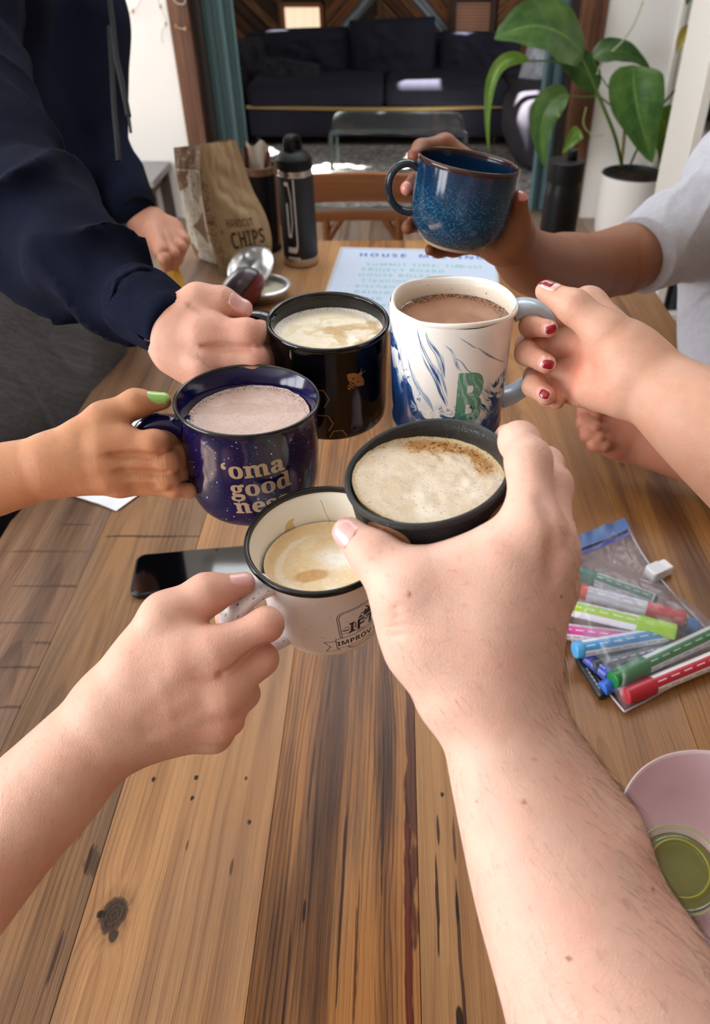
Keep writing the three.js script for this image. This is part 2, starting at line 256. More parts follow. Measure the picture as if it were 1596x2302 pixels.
windowFrame(6, [boxTo(-2.66, -2.58, 0.8, 0.87, -3.85, -2.75), boxTo(-2.66, -2.58, 2.33, 2.4, -3.85, -2.75), ...[-3.85, -3.33, -2.81].map((z) => boxTo(-2.66, -2.58, 0.8, 2.4, z, z + 0.06))]);  // frame of the added far window that lights the back wall
windowFrame(2, [...[-0.95, -0.24, 0.48, 1.19].map((x) => boxTo(x, x + 0.06, 2.66, 2.74, -2.85, -1.55)), ...[-2.85, -2.23, -1.61].map((z) => boxTo(-0.95, 1.25, 2.66, 2.74, z, z + 0.06))]);
structure('window_5', boxTo(-0.95, 1.25, 2.745, 2.755, -2.85, -1.55), new THREE.MeshStandardMaterial({ color: '#f4f8fb', emissive: '#eef5ff', emissiveIntensity: 1.0, roughness: 0.6 }));  // glowing opaque pane added over the skylight to keep the sun out
// posts and trim of the opening
const postTex = woodTex({ wide: 0.14, long: 2.3, w: 96, h: 512, light: sr('#7d543b'), dark: sr('#3f2618'), seed: 71, streak: 0.6 });
const postMat = std('#ffffff', 0.55, { map: postTex.map });
structure('trim_1', planarUV(boxTo(-1.1, -1.0, 0, 2.25, -4.56, -4.4, 0.004), (x) => (x + 1.1) * 7, (x, y) => y / 2.3), postMat);
structure('trim_2', planarUV(boxTo(0.9, 1.02, 0, 2.25, -4.56, -4.4, 0.004), (x) => (x - 0.9) * 7, (x, y) => y / 2.3), postMat);
structure('trim_3', planarUV(boxTo(-1.1, 1.02, 2.22, 2.34, -4.56, -4.39, 0.004), (x) => x, (x, y) => y * 7), postMat);
structure('trim_4', boxTo(-1.0, -0.955, 0, 2.22, -4.54, -4.47), std('#241b17', 0.7));
structure('trim_5', boxTo(0.862, 0.9, 0, 2.22, -4.54, -4.47), std('#241b17', 0.7));
structure('trim_6', boxTo(1.375, 1.4, 0, 2.7, -4.425, -4.395, 0.003), std('#e4e2dc', 0.6));
structure('trim_7', boxTo(1.47, 1.56, 0, 2.7, -4.425, -4.39, 0.003), std('#eeece6', 0.6));
// the lounge beyond: walls, ceiling with added sun gaps, boarded back wall with two windows
const loungeWall = std('#b9a893', 0.9);
structure('wall_lounge_left', boxTo(-3.12, -3.0, 0, 2.6, -7.3, -4.54), loungeWall);
structure('wall_lounge_right', merge([boxTo(3.0, 3.12, 0, 1.0, -7.3, -4.54), boxTo(3.0, 3.12, 2.2, 2.6, -7.3, -4.54), boxTo(3.0, 3.12, 1.0, 2.2, -7.3, -6.7), boxTo(3.0, 3.12, 1.0, 2.2, -5.1, -4.54)]), loungeWall);
// made-up gaps in the unseen lounge roof shape sun patches on sofa, rug and cushions: each gap is the patch carried back along the sun's way
const ROOF_Y = 2.6;
function roofGap(points) { return points.map((p) => { const t = (ROOF_Y - p.y) / SUN_TO.y; return [p.x + SUN_TO.x * t, p.z + SUN_TO.z * t]; }); }
const GAPS = [
  [[688, 375], [735, 366], [832, 374], [775, 400], [722, 420], [690, 418]].map(([x, y]) => onHeight(x, y, 0.02)),
  [[838, 236], [868, 203], [912, 184], [992, 182], [990, 196], [935, 214], [872, 226]].map(([x, y]) => onHeight(x, y, 0.4)),
  [[1150, 222], [1165, 208], [1212, 204], [1212, 213]].map(([x, y]) => onHeight(x, y, 0.40)),
  [[1153, 240], [1170, 230], [1212, 222], [1190, 240], [1165, 254]].map(([x, y]) => onHeight(x, y, 0.40)),
  [[524, 204], [540, 193], [566, 203], [545, 208]].map(([x, y]) => onHeight(x, y, 0.40)),
].map(roofGap).concat([[[593, 66], [650, 84], [645, 66], [612, 58]], [[1014, 84], [1028, 73], [1068, 70], [1040, 88]]].map((q) => roofGap(q.map(([x, y]) => onWall(x, y, -6.62)).map((p) => { p.z -= (p.y - 0.66) * 0.6; p.y = 0.66; return p; }))));
{
  const s = new THREE.Shape([[-3.12, 4.54], [3.12, 4.54], [3.12, 7.4], [-3.12, 7.4]].map(([x, z]) => new THREE.Vector2(x, z)));
  for (const g of GAPS) s.holes.push(new THREE.Path(g.map(([x, z]) => new THREE.Vector2(x, -z)).reverse()));
  const g = new THREE.ExtrudeGeometry(s, { depth: 0.02, bevelEnabled: false }); g.rotateX(-Math.PI / 2); g.translate(0, ROOF_Y - 0.01, 0);
  structure('ceiling_lounge', g, std('#8b6a4c', 0.9));
}
// back wall frame with openings
const WZ = -7.2, win1 = [onWall(634, 10, WZ), onWall(726, 86, WZ)], win2 = [onWall(1020, -2, WZ), onWall(1104, 80, WZ)];
const wy0 = 0.30, wy1 = 0.80;
structure('wall_lounge_back', merge([boxTo(-3.1, win1[0].x, 0, 2.6, WZ - 0.12, WZ), boxTo(win1[1].x, win2[0].x, 0, 2.6, WZ - 0.12, WZ), boxTo(win2[1].x, 3.1, 0, 2.6, WZ - 0.12, WZ), boxTo(win1[0].x, win1[1].x, 0, wy0, WZ - 0.12, WZ), boxTo(win1[0].x, win1[1].x, win1[0].y, 2.6, WZ - 0.12, WZ), boxTo(win2[0].x, win2[1].x, 0, wy0, WZ - 0.12, WZ), boxTo(win2[0].x, win2[1].x, 1.6, 2.6, WZ - 0.12, WZ)]), std('#2d2019', 0.9));
{
  // a lit shade in the left window, slatted blind in the right one
  const a = thing('roller_blind', 'bright sunlit pale shade in the window behind the left sofa cushion', 'roller blind', [(win1[0].x + win1[1].x) / 2, wy0, WZ - 0.03]);
  const w = win1[1].x - win1[0].x, h = win1[0].y - wy0;
  part('cloth', sheet(24, 10, (u, v, o) => o.set((u - 0.5) * w * 0.97, v * h, 0.008 * Math.sin(u * 26))), new THREE.MeshStandardMaterial({ color: '#fff2dc', emissive: '#ffe9c8', emissiveIntensity: 0.9, roughness: 0.9, side: THREE.DoubleSide }), a, 'glowing pale window shade');
  part('frame', merge([box(0.03, h, 0.06, -w / 2, h / 2, 0.04), box(0.03, h, 0.06, w / 2, h / 2, 0.04), box(w, 0.03, 0.06, 0, h, 0.04)]), std('#a5643a', 0.6), a);
  const b = thing('window_blind', 'brown slatted window blind high behind the right end of the sofa', 'blind', [(win2[0].x + win2[1].x) / 2, wy0, WZ]);
  const w2 = win2[1].x - win2[0].x, slat = box(w2 * 0.94, 0.016, 0.012, 0, 0, 0, 0.003), sm = std('#b9896f', 0.6);
  for (let i = 0; i < 26; i++) { const m = part('slat', slat, sm, b); m.position.set(0, 0.1 + i * 0.022, -0.02); m.rotation.x = 0.5; }
  part('rail', box(w2, 0.05, 0.05, 0, 0.50, 0.01, 0.006), std('#4b3020', 0.6), b);
  part('frame', merge([box(0.04, 1.3, 0.07, -w2 / 2, 0.65, 0.03), box(0.04, 1.3, 0.07, w2 / 2, 0.65, 0.03)]), std('#4b3020', 0.6), b);
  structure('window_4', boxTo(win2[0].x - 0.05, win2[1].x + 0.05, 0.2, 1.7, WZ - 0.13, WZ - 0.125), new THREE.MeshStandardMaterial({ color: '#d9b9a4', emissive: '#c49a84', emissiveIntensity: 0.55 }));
}
// boards laid in chevrons on the back wall
{
  const g = thing('chevron_wall_cladding', 'weathered brown boards and pale daylight tinted ones laid in a chevron pattern on the wall above the sofa', 'wall cladding', [0, 0, 0]);
  const r = rng(5), tints = ['#9a6036', '#7c4a28', '#a86f40', '#6a4228', '#8a5a36', '#aebcc8', '#54392a', '#a5764a'];  // pale blue tint paints daylight leaking between the boards
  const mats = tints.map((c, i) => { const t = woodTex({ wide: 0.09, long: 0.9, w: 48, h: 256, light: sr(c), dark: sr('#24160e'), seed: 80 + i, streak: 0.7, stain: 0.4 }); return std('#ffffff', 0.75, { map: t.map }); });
  // panels between uprights: boards lean one way, then the other
  const panels = [[-2.05, -1.42, 1], [-1.42, win1[0].x - 0.03, -1], [win1[1].x + 0.03, -0.14, 1], [-0.1, win2[0].x - 0.04, -1], [win2[1].x + 0.04, 1.3, 1], [1.34, 2.1, -1]];
  const up = std('#6b4a30', 0.7);
  panels.forEach(([x0, x1, s], k) => {
    const W = x1 - x0;
    for (let y = -0.1; y < 1.25; y += 0.104) {
      // a board cut to the panel's edges: a slanted parallelogram
      const rise = W * 0.95 * s, sh = new THREE.Shape([[x0, y - (s < 0 ? rise : 0)], [x1, y + (s > 0 ? rise : 0)], [x1, y + (s > 0 ? rise : 0) + 0.092], [x0, y - (s < 0 ? rise : 0) + 0.092]].map(([a, b]) => new THREE.Vector2(a, b)));
      const e = new THREE.ExtrudeGeometry(sh, { depth: 0.018, bevelEnabled: true, bevelSize: 0.002, bevelThickness: 0.002, bevelSegments: 1 }); e.translate(0, 0, WZ + 0.004 + r() * 0.008);
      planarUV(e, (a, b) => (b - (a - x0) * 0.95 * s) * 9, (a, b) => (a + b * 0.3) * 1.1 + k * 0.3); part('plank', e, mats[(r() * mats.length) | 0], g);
    }
    part('upright', boxTo(x1 - 0.005, x1 + 0.035, 0, 2.2, WZ, WZ + 0.035), up, g);
  });
}
// ---------------------------------------------------------------- the lounge: curtains, rug, sofa, coffee table
const cloth = (hex, o = {}) => { const base = sr(hex), s = o.seed ?? 1; return phys('#ffffff', 0.95, { map: texture(canvasNoise(base, o.amount ?? 0.14, s), true, o.rx ?? 6, o.ry ?? 6), sheen: o.sheen ?? 0.4, sheenRoughness: 0.6, specularIntensity: o.spec ?? 0.25, sheenColor: new THREE.Color(hex).lerp(new THREE.Color('#ffffff'), 0.25), bumpMap: weave, bumpScale: o.bump ?? 0.0005, side: THREE.DoubleSide }); };
function canvasNoise(base, amount, s) { return pixelTexRaw(256, 256, (u, v, o) => { const n = 1 + amount * (noise2(u * 256 * 0.7 + s * 9, v * 256 * 0.7) + 0.6 * noise2(u * 40, v * 40 + s)); o[0] = base[0] * n; o[1] = base[1] * n; o[2] = base[2] * n; }); }
function pixelTexRaw(w, h, f) { return pixelTex(w, h, f); }
const weave = pixelTex(256, 256, (u, v, o) => { const a = Math.sin(u * 256 * 0.8) * Math.sin(v * 256 * 0.8); o[0] = o[1] = o[2] = 0.5 + 0.25 * a + 0.2 * noise2(u * 200, v * 200); }, false);
weave.repeat.set(6, 6);

function curtain(label, x0, x1, folds, hexes, seed) {
  const t = thing('curtain', label, 'curtain', [(x0 + x1) / 2, 0, -4.5], 0, undefined);
  const w = x1 - x0;
  part('cloth', sheet(folds * 14, 24, (u, v, o) => { const a = u * folds * Math.PI * 2; o.set((u - 0.5) * w + 0.008 * Math.sin(a * 2 + v), 0.02 + v * 2.28, 0.028 * Math.sin(a + 0.5 * Math.sin(v * 2 + seed)) * (1 - 0.25 * v) + 0.006 * noise2(u * 9, v * 3 + seed)); }), cloth(hexes, { seed, amount: 0.08 }), t);
  part('hem', sheet(folds * 14, 2, (u, v, o) => { const a = u * folds * Math.PI * 2; o.set((u - 0.5) * w + 0.008 * Math.sin(a * 2), 0.02 + v * 0.05, 0.028 * Math.sin(a + 0.5 * Math.sin(seed)) + 0.003); }), cloth(hexes, { seed: seed + 1, amount: 0.08 }), t);
  const rod = part('rod', new THREE.CylinderGeometry(0.012, 0.012, w + 0.12, 16).rotateZ(Math.PI / 2), std('#2a2522', 0.4, { metalness: 0.7 }), t); rod.position.set(0, 2.31, 0);
  for (let i = 0; i < 5; i++) { const r = part('ring', new THREE.TorusGeometry(0.019, 0.003, 8, 20).rotateY(Math.PI / 2), rod.material, t); r.position.set((i / 4 - 0.5) * w * 0.9, 2.303, 0); }
  return t;
}
curtain('grey teal curtain hanging beside the left post, nearest the paper chip bag', -0.985, -0.80, 3, '#51686a', 1);
curtain('grey teal curtain hanging beside the right post behind the big plant', 0.755, 0.885, 2, '#5d757c', 4);

{
  const t = thing('rug', 'mottled grey rug under the clear coffee table', 'rug', [0.1, 0, -5.27]);
  const map = pixelTex(512, 512, (u, v, o) => { const n = 0.5 + 0.5 * fbm2(u * 90, v * 60, 4) + 0.35 * noise2(u * 220, v * 220); o[0] = 0.38 + 0.40 * n; o[1] = 0.37 + 0.39 * n; o[2] = 0.36 + 0.38 * n; });
  const g = new THREE.PlaneGeometry(2.9, 1.42, 200, 110).rotateX(-Math.PI / 2), p = g.attributes.position; for (let i = 0; i < p.count; i++) p.setY(i, 0.018 + 0.008 * noise2(p.getX(i) * 40, p.getZ(i) * 40)); g.computeVertexNormals();
  part('pile', g, std('#ffffff', 1, { map }), t); part('backing', box(2.9, 0.012, 1.42, 0, 0.007, 0), std('#77726e', 1), t);
}
// cushion: a closed pillow, w x h, thickness d, with pinched corners
function pillow(w, h, d, seed, pw = 2.6, nu = 28) {
  const f = (s) => (u, v, o) => { const a = (u * 2 - 1), b = (v * 2 - 1); const k = Math.pow(Math.max(0, (1 - Math.pow(Math.abs(a), pw)) * (1 - Math.pow(Math.abs(b), pw))), 0.42); const pin = 1 - 0.06 * (a * a * b * b); const wr = 0.012 * noise2(a * 3 + seed, b * 3 + seed * 2) + 0.006 * noise2(a * 8 + seed, b * 7); o.set((s > 0 ? a : -a) * w / 2 * pin * (1 - 0.05 * (1 - b * b)), b * h / 2 * pin * (1 - 0.05 * (1 - a * a)), s * (d / 2) * k + s * k * wr * 2); };
  return merge([sheet(nu, nu, f(1)), sheet(nu, nu, f(-1))]);
}
const navy = cloth('#2f2f3a', { seed: 3, amount: 0.2, sheen: 0.1 }), charcoal = cloth('#3a383f', { seed: 5, amount: 0.15, sheen: 0.1 });
{
  const z = -6.0, s = thing('sofa', 'long low dark navy sofa with gold piping along its seat', 'sofa', [0, 0, -6.4]);
  const L = -1.05, R = 0.80, W = R - L;
  part('base', box(W, 0.20, 0.82, (L + R) / 2, 0.16, -0.01, 0.03), navy, s);
  part('seat_cushion', puff(0.96, 0.16, 0.86, 11).translate(-0.56, 0.33, 0), navy, s);
  part('seat_cushion', puff(0.86, 0.16, 0.86, 12).translate(0.355, 0.33, 0), navy, s);
  part('piping', tube([V(L, 0.262, 0.402), V(-0.3, 0.255, 0.425), V(0.2, 0.258, 0.425), V(R - 0.02, 0.268, 0.405)], 0.012, 40, 8), std('#a98d55', 0.6), s, 'gold piping');
  part('backrest', box(W + 0.2, 0.5, 0.16, (L + R) / 2, 0.36, -0.46, 0.05), navy, s);
  part('arm', puff(0.28, 0.34, 0.86, 13).translate(-1.2, 0.22, 0), navy, s);
  part('chaise', puff(0.95, 0.36, 1.7, 14).translate(1.22, 0.22, 0.36), charcoal, s, 'charcoal end section');
  for (const [x, zz] of [[-1.0, 0.34], [0.72, 0.34], [-1.0, -0.36], [0.72, -0.36]]) { part('leg', new THREE.CylinderGeometry(0.018, 0.012, 0.06, 12).translate(x, 0.03, zz), std('#888888', 0.3, { metalness: 1 }), s); }
  function q(name, label, cat, x0, x1, y0, y1, zz, d, mat, lean, roll, seed, group) {
    const a = onWall(x0, y1, zz), b = onWall(x1, y0, zz), t = thing(name, label, cat, [(a.x + b.x) / 2, (a.y + b.y) / 2, zz], 0, group);
    part('cover', pillow(b.x - a.x, b.y - a.y, d, seed), mat, t); part('seam', pillow(b.x - a.x + 0.006, b.y - a.y + 0.006, 0.008, seed), mat, t); t.rotation.set(lean, 0, roll); return t;
  }
  const g = 'back cushions of the navy sofa';
  q('back_cushion', 'navy back cushion below the bright window shade', 'cushion', 594, 790, 60, 192, -6.62, 0.24, navy, -0.16, 0.03, 21, g);
  q('back_cushion', 'middle navy back cushion, the tallest of the three on the sofa', 'cushion', 786, 986, 38, 192, -6.60, 0.24, navy, -0.14, 0.04, 22, g);
  q('back_cushion', 'navy back cushion below the slatted window blind', 'cushion', 984, 1178, 68, 190, -6.62, 0.24, navy, -0.16, -0.02, 23, g);
  q('back_cushion', 'charcoal cushion in the sofa corner next to the left curtain', 'cushion', 505, 606, 84, 185, -6.6, 0.2, charcoal, -0.2, 0.1, 24, g);
  q('throw_pillow', 'small charcoal throw pillow lying slumped on the sofa seat', 'pillow', 588, 718, 132, 206, -6.32, 0.16, charcoal, -0.5, -0.12, 25);
  q('throw_pillow', 'pale grey throw pillow leaning at the sofa end behind the right curtain', 'pillow', 1172, 1250, 82, 190, -6.25, 0.14, cloth('#c9ccd6', { seed: 8 }), -0.15, -0.25, 26);
}
function puff(w, h, d, seed) { // upholstered block with soft edges
  const g = new RoundedBoxGeometry(w, h, d, 6, Math.min(h, w, d) * 0.32), p = g.attributes.position; for (let i = 0; i < p.count; i++) { const x = p.getX(i) / w * 2, z = p.getZ(i) / d * 2, y = p.getY(i); if (y > 0) p.setY(i, y + 0.02 * (1 - x * x) * (1 - z * z) + 0.008 * noise2(x * 3 + seed, z * 3)); } g.computeVertexNormals(); return g;
}
{
  const t = thing('coffee_table', 'clear acrylic waterfall coffee table on the grey rug', 'coffee table', [0, 0, 0]);
  const fy = 0.345, A = onHeight(738, 292, fy), B = onHeight(1052, 292, fy), zb = onHeight(890, 252, fy).z;
  const glass = phys('#dfe6e6', 0.06, { transmission: 0.94, thickness: 0.02, ior: 1.49, attenuationColor: new THREE.Color('#c9d4d4'), attenuationDistance: 0.3 });
  const L = A.x, R = B.x, zf = A.z, th = 0.02;
  const s = new THREE.Shape(), r = 0.05; s.moveTo(L, 0.02); s.lineTo(L, fy - r); s.quadraticCurveTo(L, fy, L + r, fy); s.lineTo(R - r, fy); s.quadraticCurveTo(R, fy, R, fy - r); s.lineTo(R, 0.02); s.lineTo(R - th, 0.02); s.lineTo(R - th, fy - r); s.quadraticCurveTo(R - th, fy - th, R - r, fy - th); s.lineTo(L + r, fy - th); s.quadraticCurveTo(L + th, fy - th, L + th, fy - r); s.lineTo(L + th, 0.02);
  part('bent_sheet', new THREE.ExtrudeGeometry(s, { depth: zf - zb, bevelEnabled: true, bevelSize: 0.002, bevelThickness: 0.002, bevelSegments: 2, curveSegments: 10 }).translate(0, 0, zb), glass, t);
}
// low bench against the left wall
{
  const t = thing('bench', 'low grey topped bench against the white wall behind the dark hoodie', 'bench', [-1.75, 0, -4.22]);
  part('top', box(1.08, 0.035, 0.38, 0, 0.285, 0, 0.005), std('#8d8a8a', 0.45), t);
  const dk = std('#453832', 0.6);
  part('apron', box(1.0, 0.06, 0.32, 0, 0.238, 0, 0.004), dk, t);
  for (const [x, z] of [[-0.5, -0.15], [0.5, -0.15], [-0.5, 0.15], [0.5, 0.15]]) part('leg', box(0.05, 0.27, 0.05, x, 0.135, z, 0.004), dk, t);
}
// string lights on the left wall
{
  const z = -4.39, t = thing('string_light', 'thin wire of tiny fairy lights drooping on the white wall by the left post', 'string light', [0, 0, 0]);
  const P2 = (x, y) => onWall(x, y, z), wire = std('#c9c4b8', 0.5), amber = std('#b98a4a', 0.3);
  part('wire', tube([[228, -20], [245, 12], [280, 31], [305, 20], [322, -10]].map(([x, y]) => P2(x, y)), 0.0022, 50, 6), wire, t);
  part('wire', tube([[352, -15], [360, 14], [372, 40], [374, 55], [364, 72], [366, 98]].map(([x, y]) => P2(x, y)), 0.0022, 50, 6), wire, t);
  part('wire', tube([[385, -12], [396, 6], [414, 8], [418, -10]].map(([x, y]) => onWall(x, y, -4.38)), 0.0022, 30, 6), wire, t);
  part('wire', tube([[396, 60], [406, 64], [418, 65]].map(([x, y]) => onWall(x, y, -4.38)), 0.0022, 20, 6), wire, t);
  for (const [x, y] of [[361, 15], [373, 54], [299, 25], [396, 59], [417, 65]]) { const m = part('bulb', new THREE.SphereGeometry(0.0075, 12, 10).scale(0.8, 1.4, 0.8), amber, t); m.position.copy(onWall(x, y, -4.375)); }
}
// bookcase at the right
{
  const z = -3.0, x0 = onHeight(1462, 736, 0).x, t = thing('bookcase', 'white bookcase with open shelves behind the person in the grey t-shirt', 'bookcase', [x0, 0, z]);
  const m = std('#e6e4de', 0.55), W = 0.95, D = 0.3;
  part('side_panel', boxTo(0, 0.035, 0, 2.0, -D, 0, 0.003), m, t); part('side_panel', boxTo(W - 0.03, W, 0, 2.0, -D, 0, 0.003), m, t);
  for (const y of [0.03, 0.36, 0.70, 1.06, 1.42, 1.97]) part('shelf', boxTo(0.03, W - 0.03, y, y + 0.028, -D + 0.01, -0.002, 0.003), m, t);
  part('plinth', boxTo(0.0, W, 0, 0.03, -D, -0.01), m, t);
  part('back_panel', boxTo(0.03, W - 0.03, 0, 2.0, -D, -D + 0.008), std('#4a443e', 0.8), t);
  const r = rng(31), cols = ['#23212a', '#9a4763', '#b85c7c', '#39424f', '#7a8ea6', '#8a8f9c', '#5e2f3c', '#2b3a35', '#c9b8a0'], names = ['black', 'plum red', 'rose pink', 'slate', 'pale blue', 'grey', 'maroon', 'dark green', 'tan'];
  function book(x, y, w, h, d, ci, where) {
    const b = thing('book', `${names[ci]} book ${where}`, 'book', [x0 + x + w / 2, y, z - 0.04 - d / 2], 0, 'books on the white bookcase');
    part('cover', merge([boxTo(-w / 2, -w / 2 + 0.003, 0, h, -d / 2, d / 2), boxTo(w / 2 - 0.003, w / 2, 0, h, -d / 2, d / 2), boxTo(-w / 2, w / 2, 0, h, d / 2 - 0.003, d / 2)]), std(cols[ci], 0.6), b); part('pages', boxTo(-w / 2 + 0.003, w / 2 - 0.003, 0.004, h - 0.005, -d / 2, d / 2 - 0.006), std('#e6dfcd', 0.9), b);
  }
  let x = 0.05; const mid = [[0.018, 0.20, 8], [0.035, 0.24, 1], [0.03, 0.25, 2], [0.026, 0.22, 6]];
  ['standing first by the panel on the middle shelf', 'standing second on the middle shelf, thick', 'standing third on the middle shelf', 'standing fourth on the middle shelf'].forEach((w, i) => { const [bw, bh, c] = mid[i]; book(x, 0.388, bw, bh, 0.2, c, w); x += bw + 0.003; });
  x = 0.045; [[0.02, 0.26, 0, 'standing at the end of the bottom shelf'], [0.03, 0.24, 3, 'standing second on the bottom shelf'], [0.03, 0.25, 4, 'standing third on the bottom shelf'], [0.028, 0.22, 5, 'standing fourth on the bottom shelf'], [0.03, 0.24, 7, 'standing fifth on the bottom shelf']].forEach(([bw, bh, c, w]) => { book(x, 0.058, bw, bh, 0.2, c, w); x += bw + 0.003; });
  const k = thing('potted_plant', 'small leafy green plant in a dark pot on the white bookcase', 'potted plant', [x0 + 0.16, 0.728, z - 0.12]);
  part('pot', lathe([[0, 0], [0.05, 0], [0.06, 0.1], [0.055, 0.1], [0.05, 0.02], [0, 0.02]], 32), std('#1f3b40', 0.4), k);
  part('soil', new THREE.CylinderGeometry(0.052, 0.052, 0.01, 24).translate(0, 0.088, 0), std('#2d2119', 1), k);
  const lm = std('#4d7d2f', 0.5, { side: THREE.DoubleSide });
  for (let i = 0; i < 26; i++) { const a = r() * 6.28, e = 0.2 + r() * 1.1, l = 0.07 + r() * 0.08; part('leaf', leafGeo(V(0, 0.09, 0), V(Math.cos(a) * l * 0.6, 0.09 + e * l, Math.sin(a) * l * 0.6), V(Math.cos(a) * l * 1.4, 0.09 + e * l * 0.8, Math.sin(a) * l * 1.4), 0.02, V(0, 1, 0.01), 8, 6), lm, k); }
}
// a leaf: midrib from base over mid to tip, half width w, upper side towards n
function leafGeo(a, m, b, w, n, nv = 18, nu = 10, fold = 0.25, wave = 0.06, seed = 0) {
  const c = new THREE.QuadraticBezierCurve3(a, m.clone().multiplyScalar(2).addScaledVector(a, -0.5).addScaledVector(b, -0.5), b), p = V(), t = V(), s = V(), nn = V();
  return sheet(nu, nv, (u, v, o) => { c.getPoint(v, p); c.getTangent(v, t); nn.copy(n).addScaledVector(t, -n.dot(t)).normalize(); s.crossVectors(t, nn); const q = u * 2 - 1, prof = Math.pow(Math.sin(Math.PI * Math.pow(v, 0.72)), 0.75) * (1 - 0.25 * v) * 1.1 + 0.02; const ww = w * prof; o.copy(p).addScaledVector(s, q * ww).addScaledVector(nn, ww * (fold * Math.abs(q) + wave * Math.sin(v * 16 + q * 2 + seed) * q * q + wave * 0.6 * noise2(v * 5 + seed, q * 2)) + 0.0025 * (Math.abs(q) < 0.12 ? 1 : 0)); });
}
// big potted plant
{
  const base = onHeight(1421, 500, 0); base.z = -4.18;
  const t = thing('potted_plant', 'large broad leaved plant in a white ceramic pot against the white wall', 'potted plant', [onWall(1428, 380, -4.18).x, 0, -4.18]);
  const H = 0.30, potMat = phys('#f2f0ec', 0.45);
  part('pot', lathe([[0, 0], [0.150, 0], [0.158, 0.012], [0.166, 0.1], [0.172, H - 0.004], [0.168, H], [0.160, H - 0.004], [0.150, 0.05], [0, 0.05]], 72), potMat, t);
  part('liner', lathe([[0.159, H - 0.012], [0.157, H + 0.004], [0.150, H + 0.004], [0.146, H - 0.03], [0.1, H - 0.03]], 64), std('#15171a', 0.5), t);
  const soil = new THREE.CircleGeometry(0.15, 48, 0).rotateX(-Math.PI / 2); part('soil', sheet(24, 24, (u, v, o) => { const a = u * 6.2832, r = v * 0.15; o.set(Math.cos(a) * r, H - 0.03 + 0.02 * (1 - v) + 0.012 * noise2(Math.cos(a) * r * 60, Math.sin(a) * r * 60), -Math.sin(a) * r); }), std('#33261b', 1), t);
  const D = 3.62, L = (x, y, d = 3.85) => onWall(x, y, -4.08 - (d - 3.85));
  const leafTex = (light, dark, seed) => texture(pixelTex(256, 512, (u, v, o) => { const q = Math.abs(u * 2 - 1), vein = Math.pow(0.5 + 0.5 * Math.sin((v * 34 - q * 5 + 0.3 * noise2(q * 4, v * 8))), 8), mid = 1 - sstep(0.0, 0.07, q), n = 0.5 + fbm2(u * 5 + seed, v * 7, 4); for (let c = 0; c < 3; c++) o[c] = lerp(lerp(dark[c], light[c], clamp(0.35 + 0.55 * n - 0.2)), light[c] * 1.25, 0.12 * vein + 0.6 * mid); }), true);
  const gm = (l, d, s) => phys('#ffffff', 0.38, { map: leafTex(sr(l), sr(d), s), side: THREE.DoubleSide, transmission: 0.25, thickness: 0 });
  const g1 = gm('#77984b', '#345c28', 1), g2 = gm('#87a63e', '#4a7324', 2), g3 = gm('#587a38', '#27481f', 3), N = V(0.05, 0.35, 1);
  const add = (pts, w, mat, n = N, fold = 0.2, s = 0) => worldPart('leaf', leafGeo(L(...pts[0]), L(...pts[1]), L(...pts[2]), w * D / FOCAL, n, 22, 12, fold, 0.07, s), mat, t);
  add([[1312, 128, 3.80], [1222, 62, 3.7], [1112, 88, 3.6]], 66, g1, V(0.3, 0.75, 0.8), 0.1, 1);
  add([[1343, 206], [1292, 140], [1240, 128]], 34, g3, V(0.4, 0.3, 1), 0.15, 2);
  add([[1190, 136], [1112, 172], [1100, 345]], 15, g2, V(-0.6, 0.2, 0.9), 0.5, 3);
  add([[1280, 214], [1222, 262], [1226, 378]], 34, g1, V(-0.2, 0.3, 1), 0.2, 4);
  add([[1304, 292], [1290, 308], [1264, 346]], 17, g2, N, 0.2, 5);
  add([[1333, 131], [1395, 116], [1462, 156]], 26, g3, V(0, 0.6, 0.8), 0.25, 6);
  add([[1424, 146, 3.78], [1432, 236, 3.72], [1466, 366, 3.66]], 62, g1, N, 0.2, 7);
  add([[1476, 252], [1500, 306], [1486, 384]], 44, g2, V(0.3, 0.1, 1), 0.2, 8);
  const st = std('#4f6a2b', 0.5), stem = (pts, r, mat = st) => worldPart('stem', tube(pts.map((q) => L(...q)), r, 30, 8), mat, t);
  stem([[1398, 372, 3.96], [1380, 300], [1345, 215], [1318, 150], [1300, 118]], 0.0085);
  stem([[1396, 372, 3.98], [1402, 320, 3.98], [1406, 270, 3.97], [1424, 150, 3.9]], 0.009, std('#8c7a4a', 0.6));
  stem([[1340, 202], [1285, 152], [1235, 138], [1185, 137]], 0.004);
  stem([[1416, 372, 3.96], [1440, 320], [1476, 252], [1530, 190], [1610, 112]], 0.006);
  stem([[1372, 236], [1346, 218], [1310, 218], [1278, 214]], 0.004); stem([[1378, 212], [1350, 170], [1333, 133]], 0.0035);
  stem([[1446, 2], [1425, 55], [1400, 92], [1352, 140], [1342, 168]], 0.0035, std('#a9b98b', 0.6));
  stem([[1318, 240], [1312, 280], [1335, 305], [1356, 303]], 0.0025, std('#9fb06d', 0.6));
}
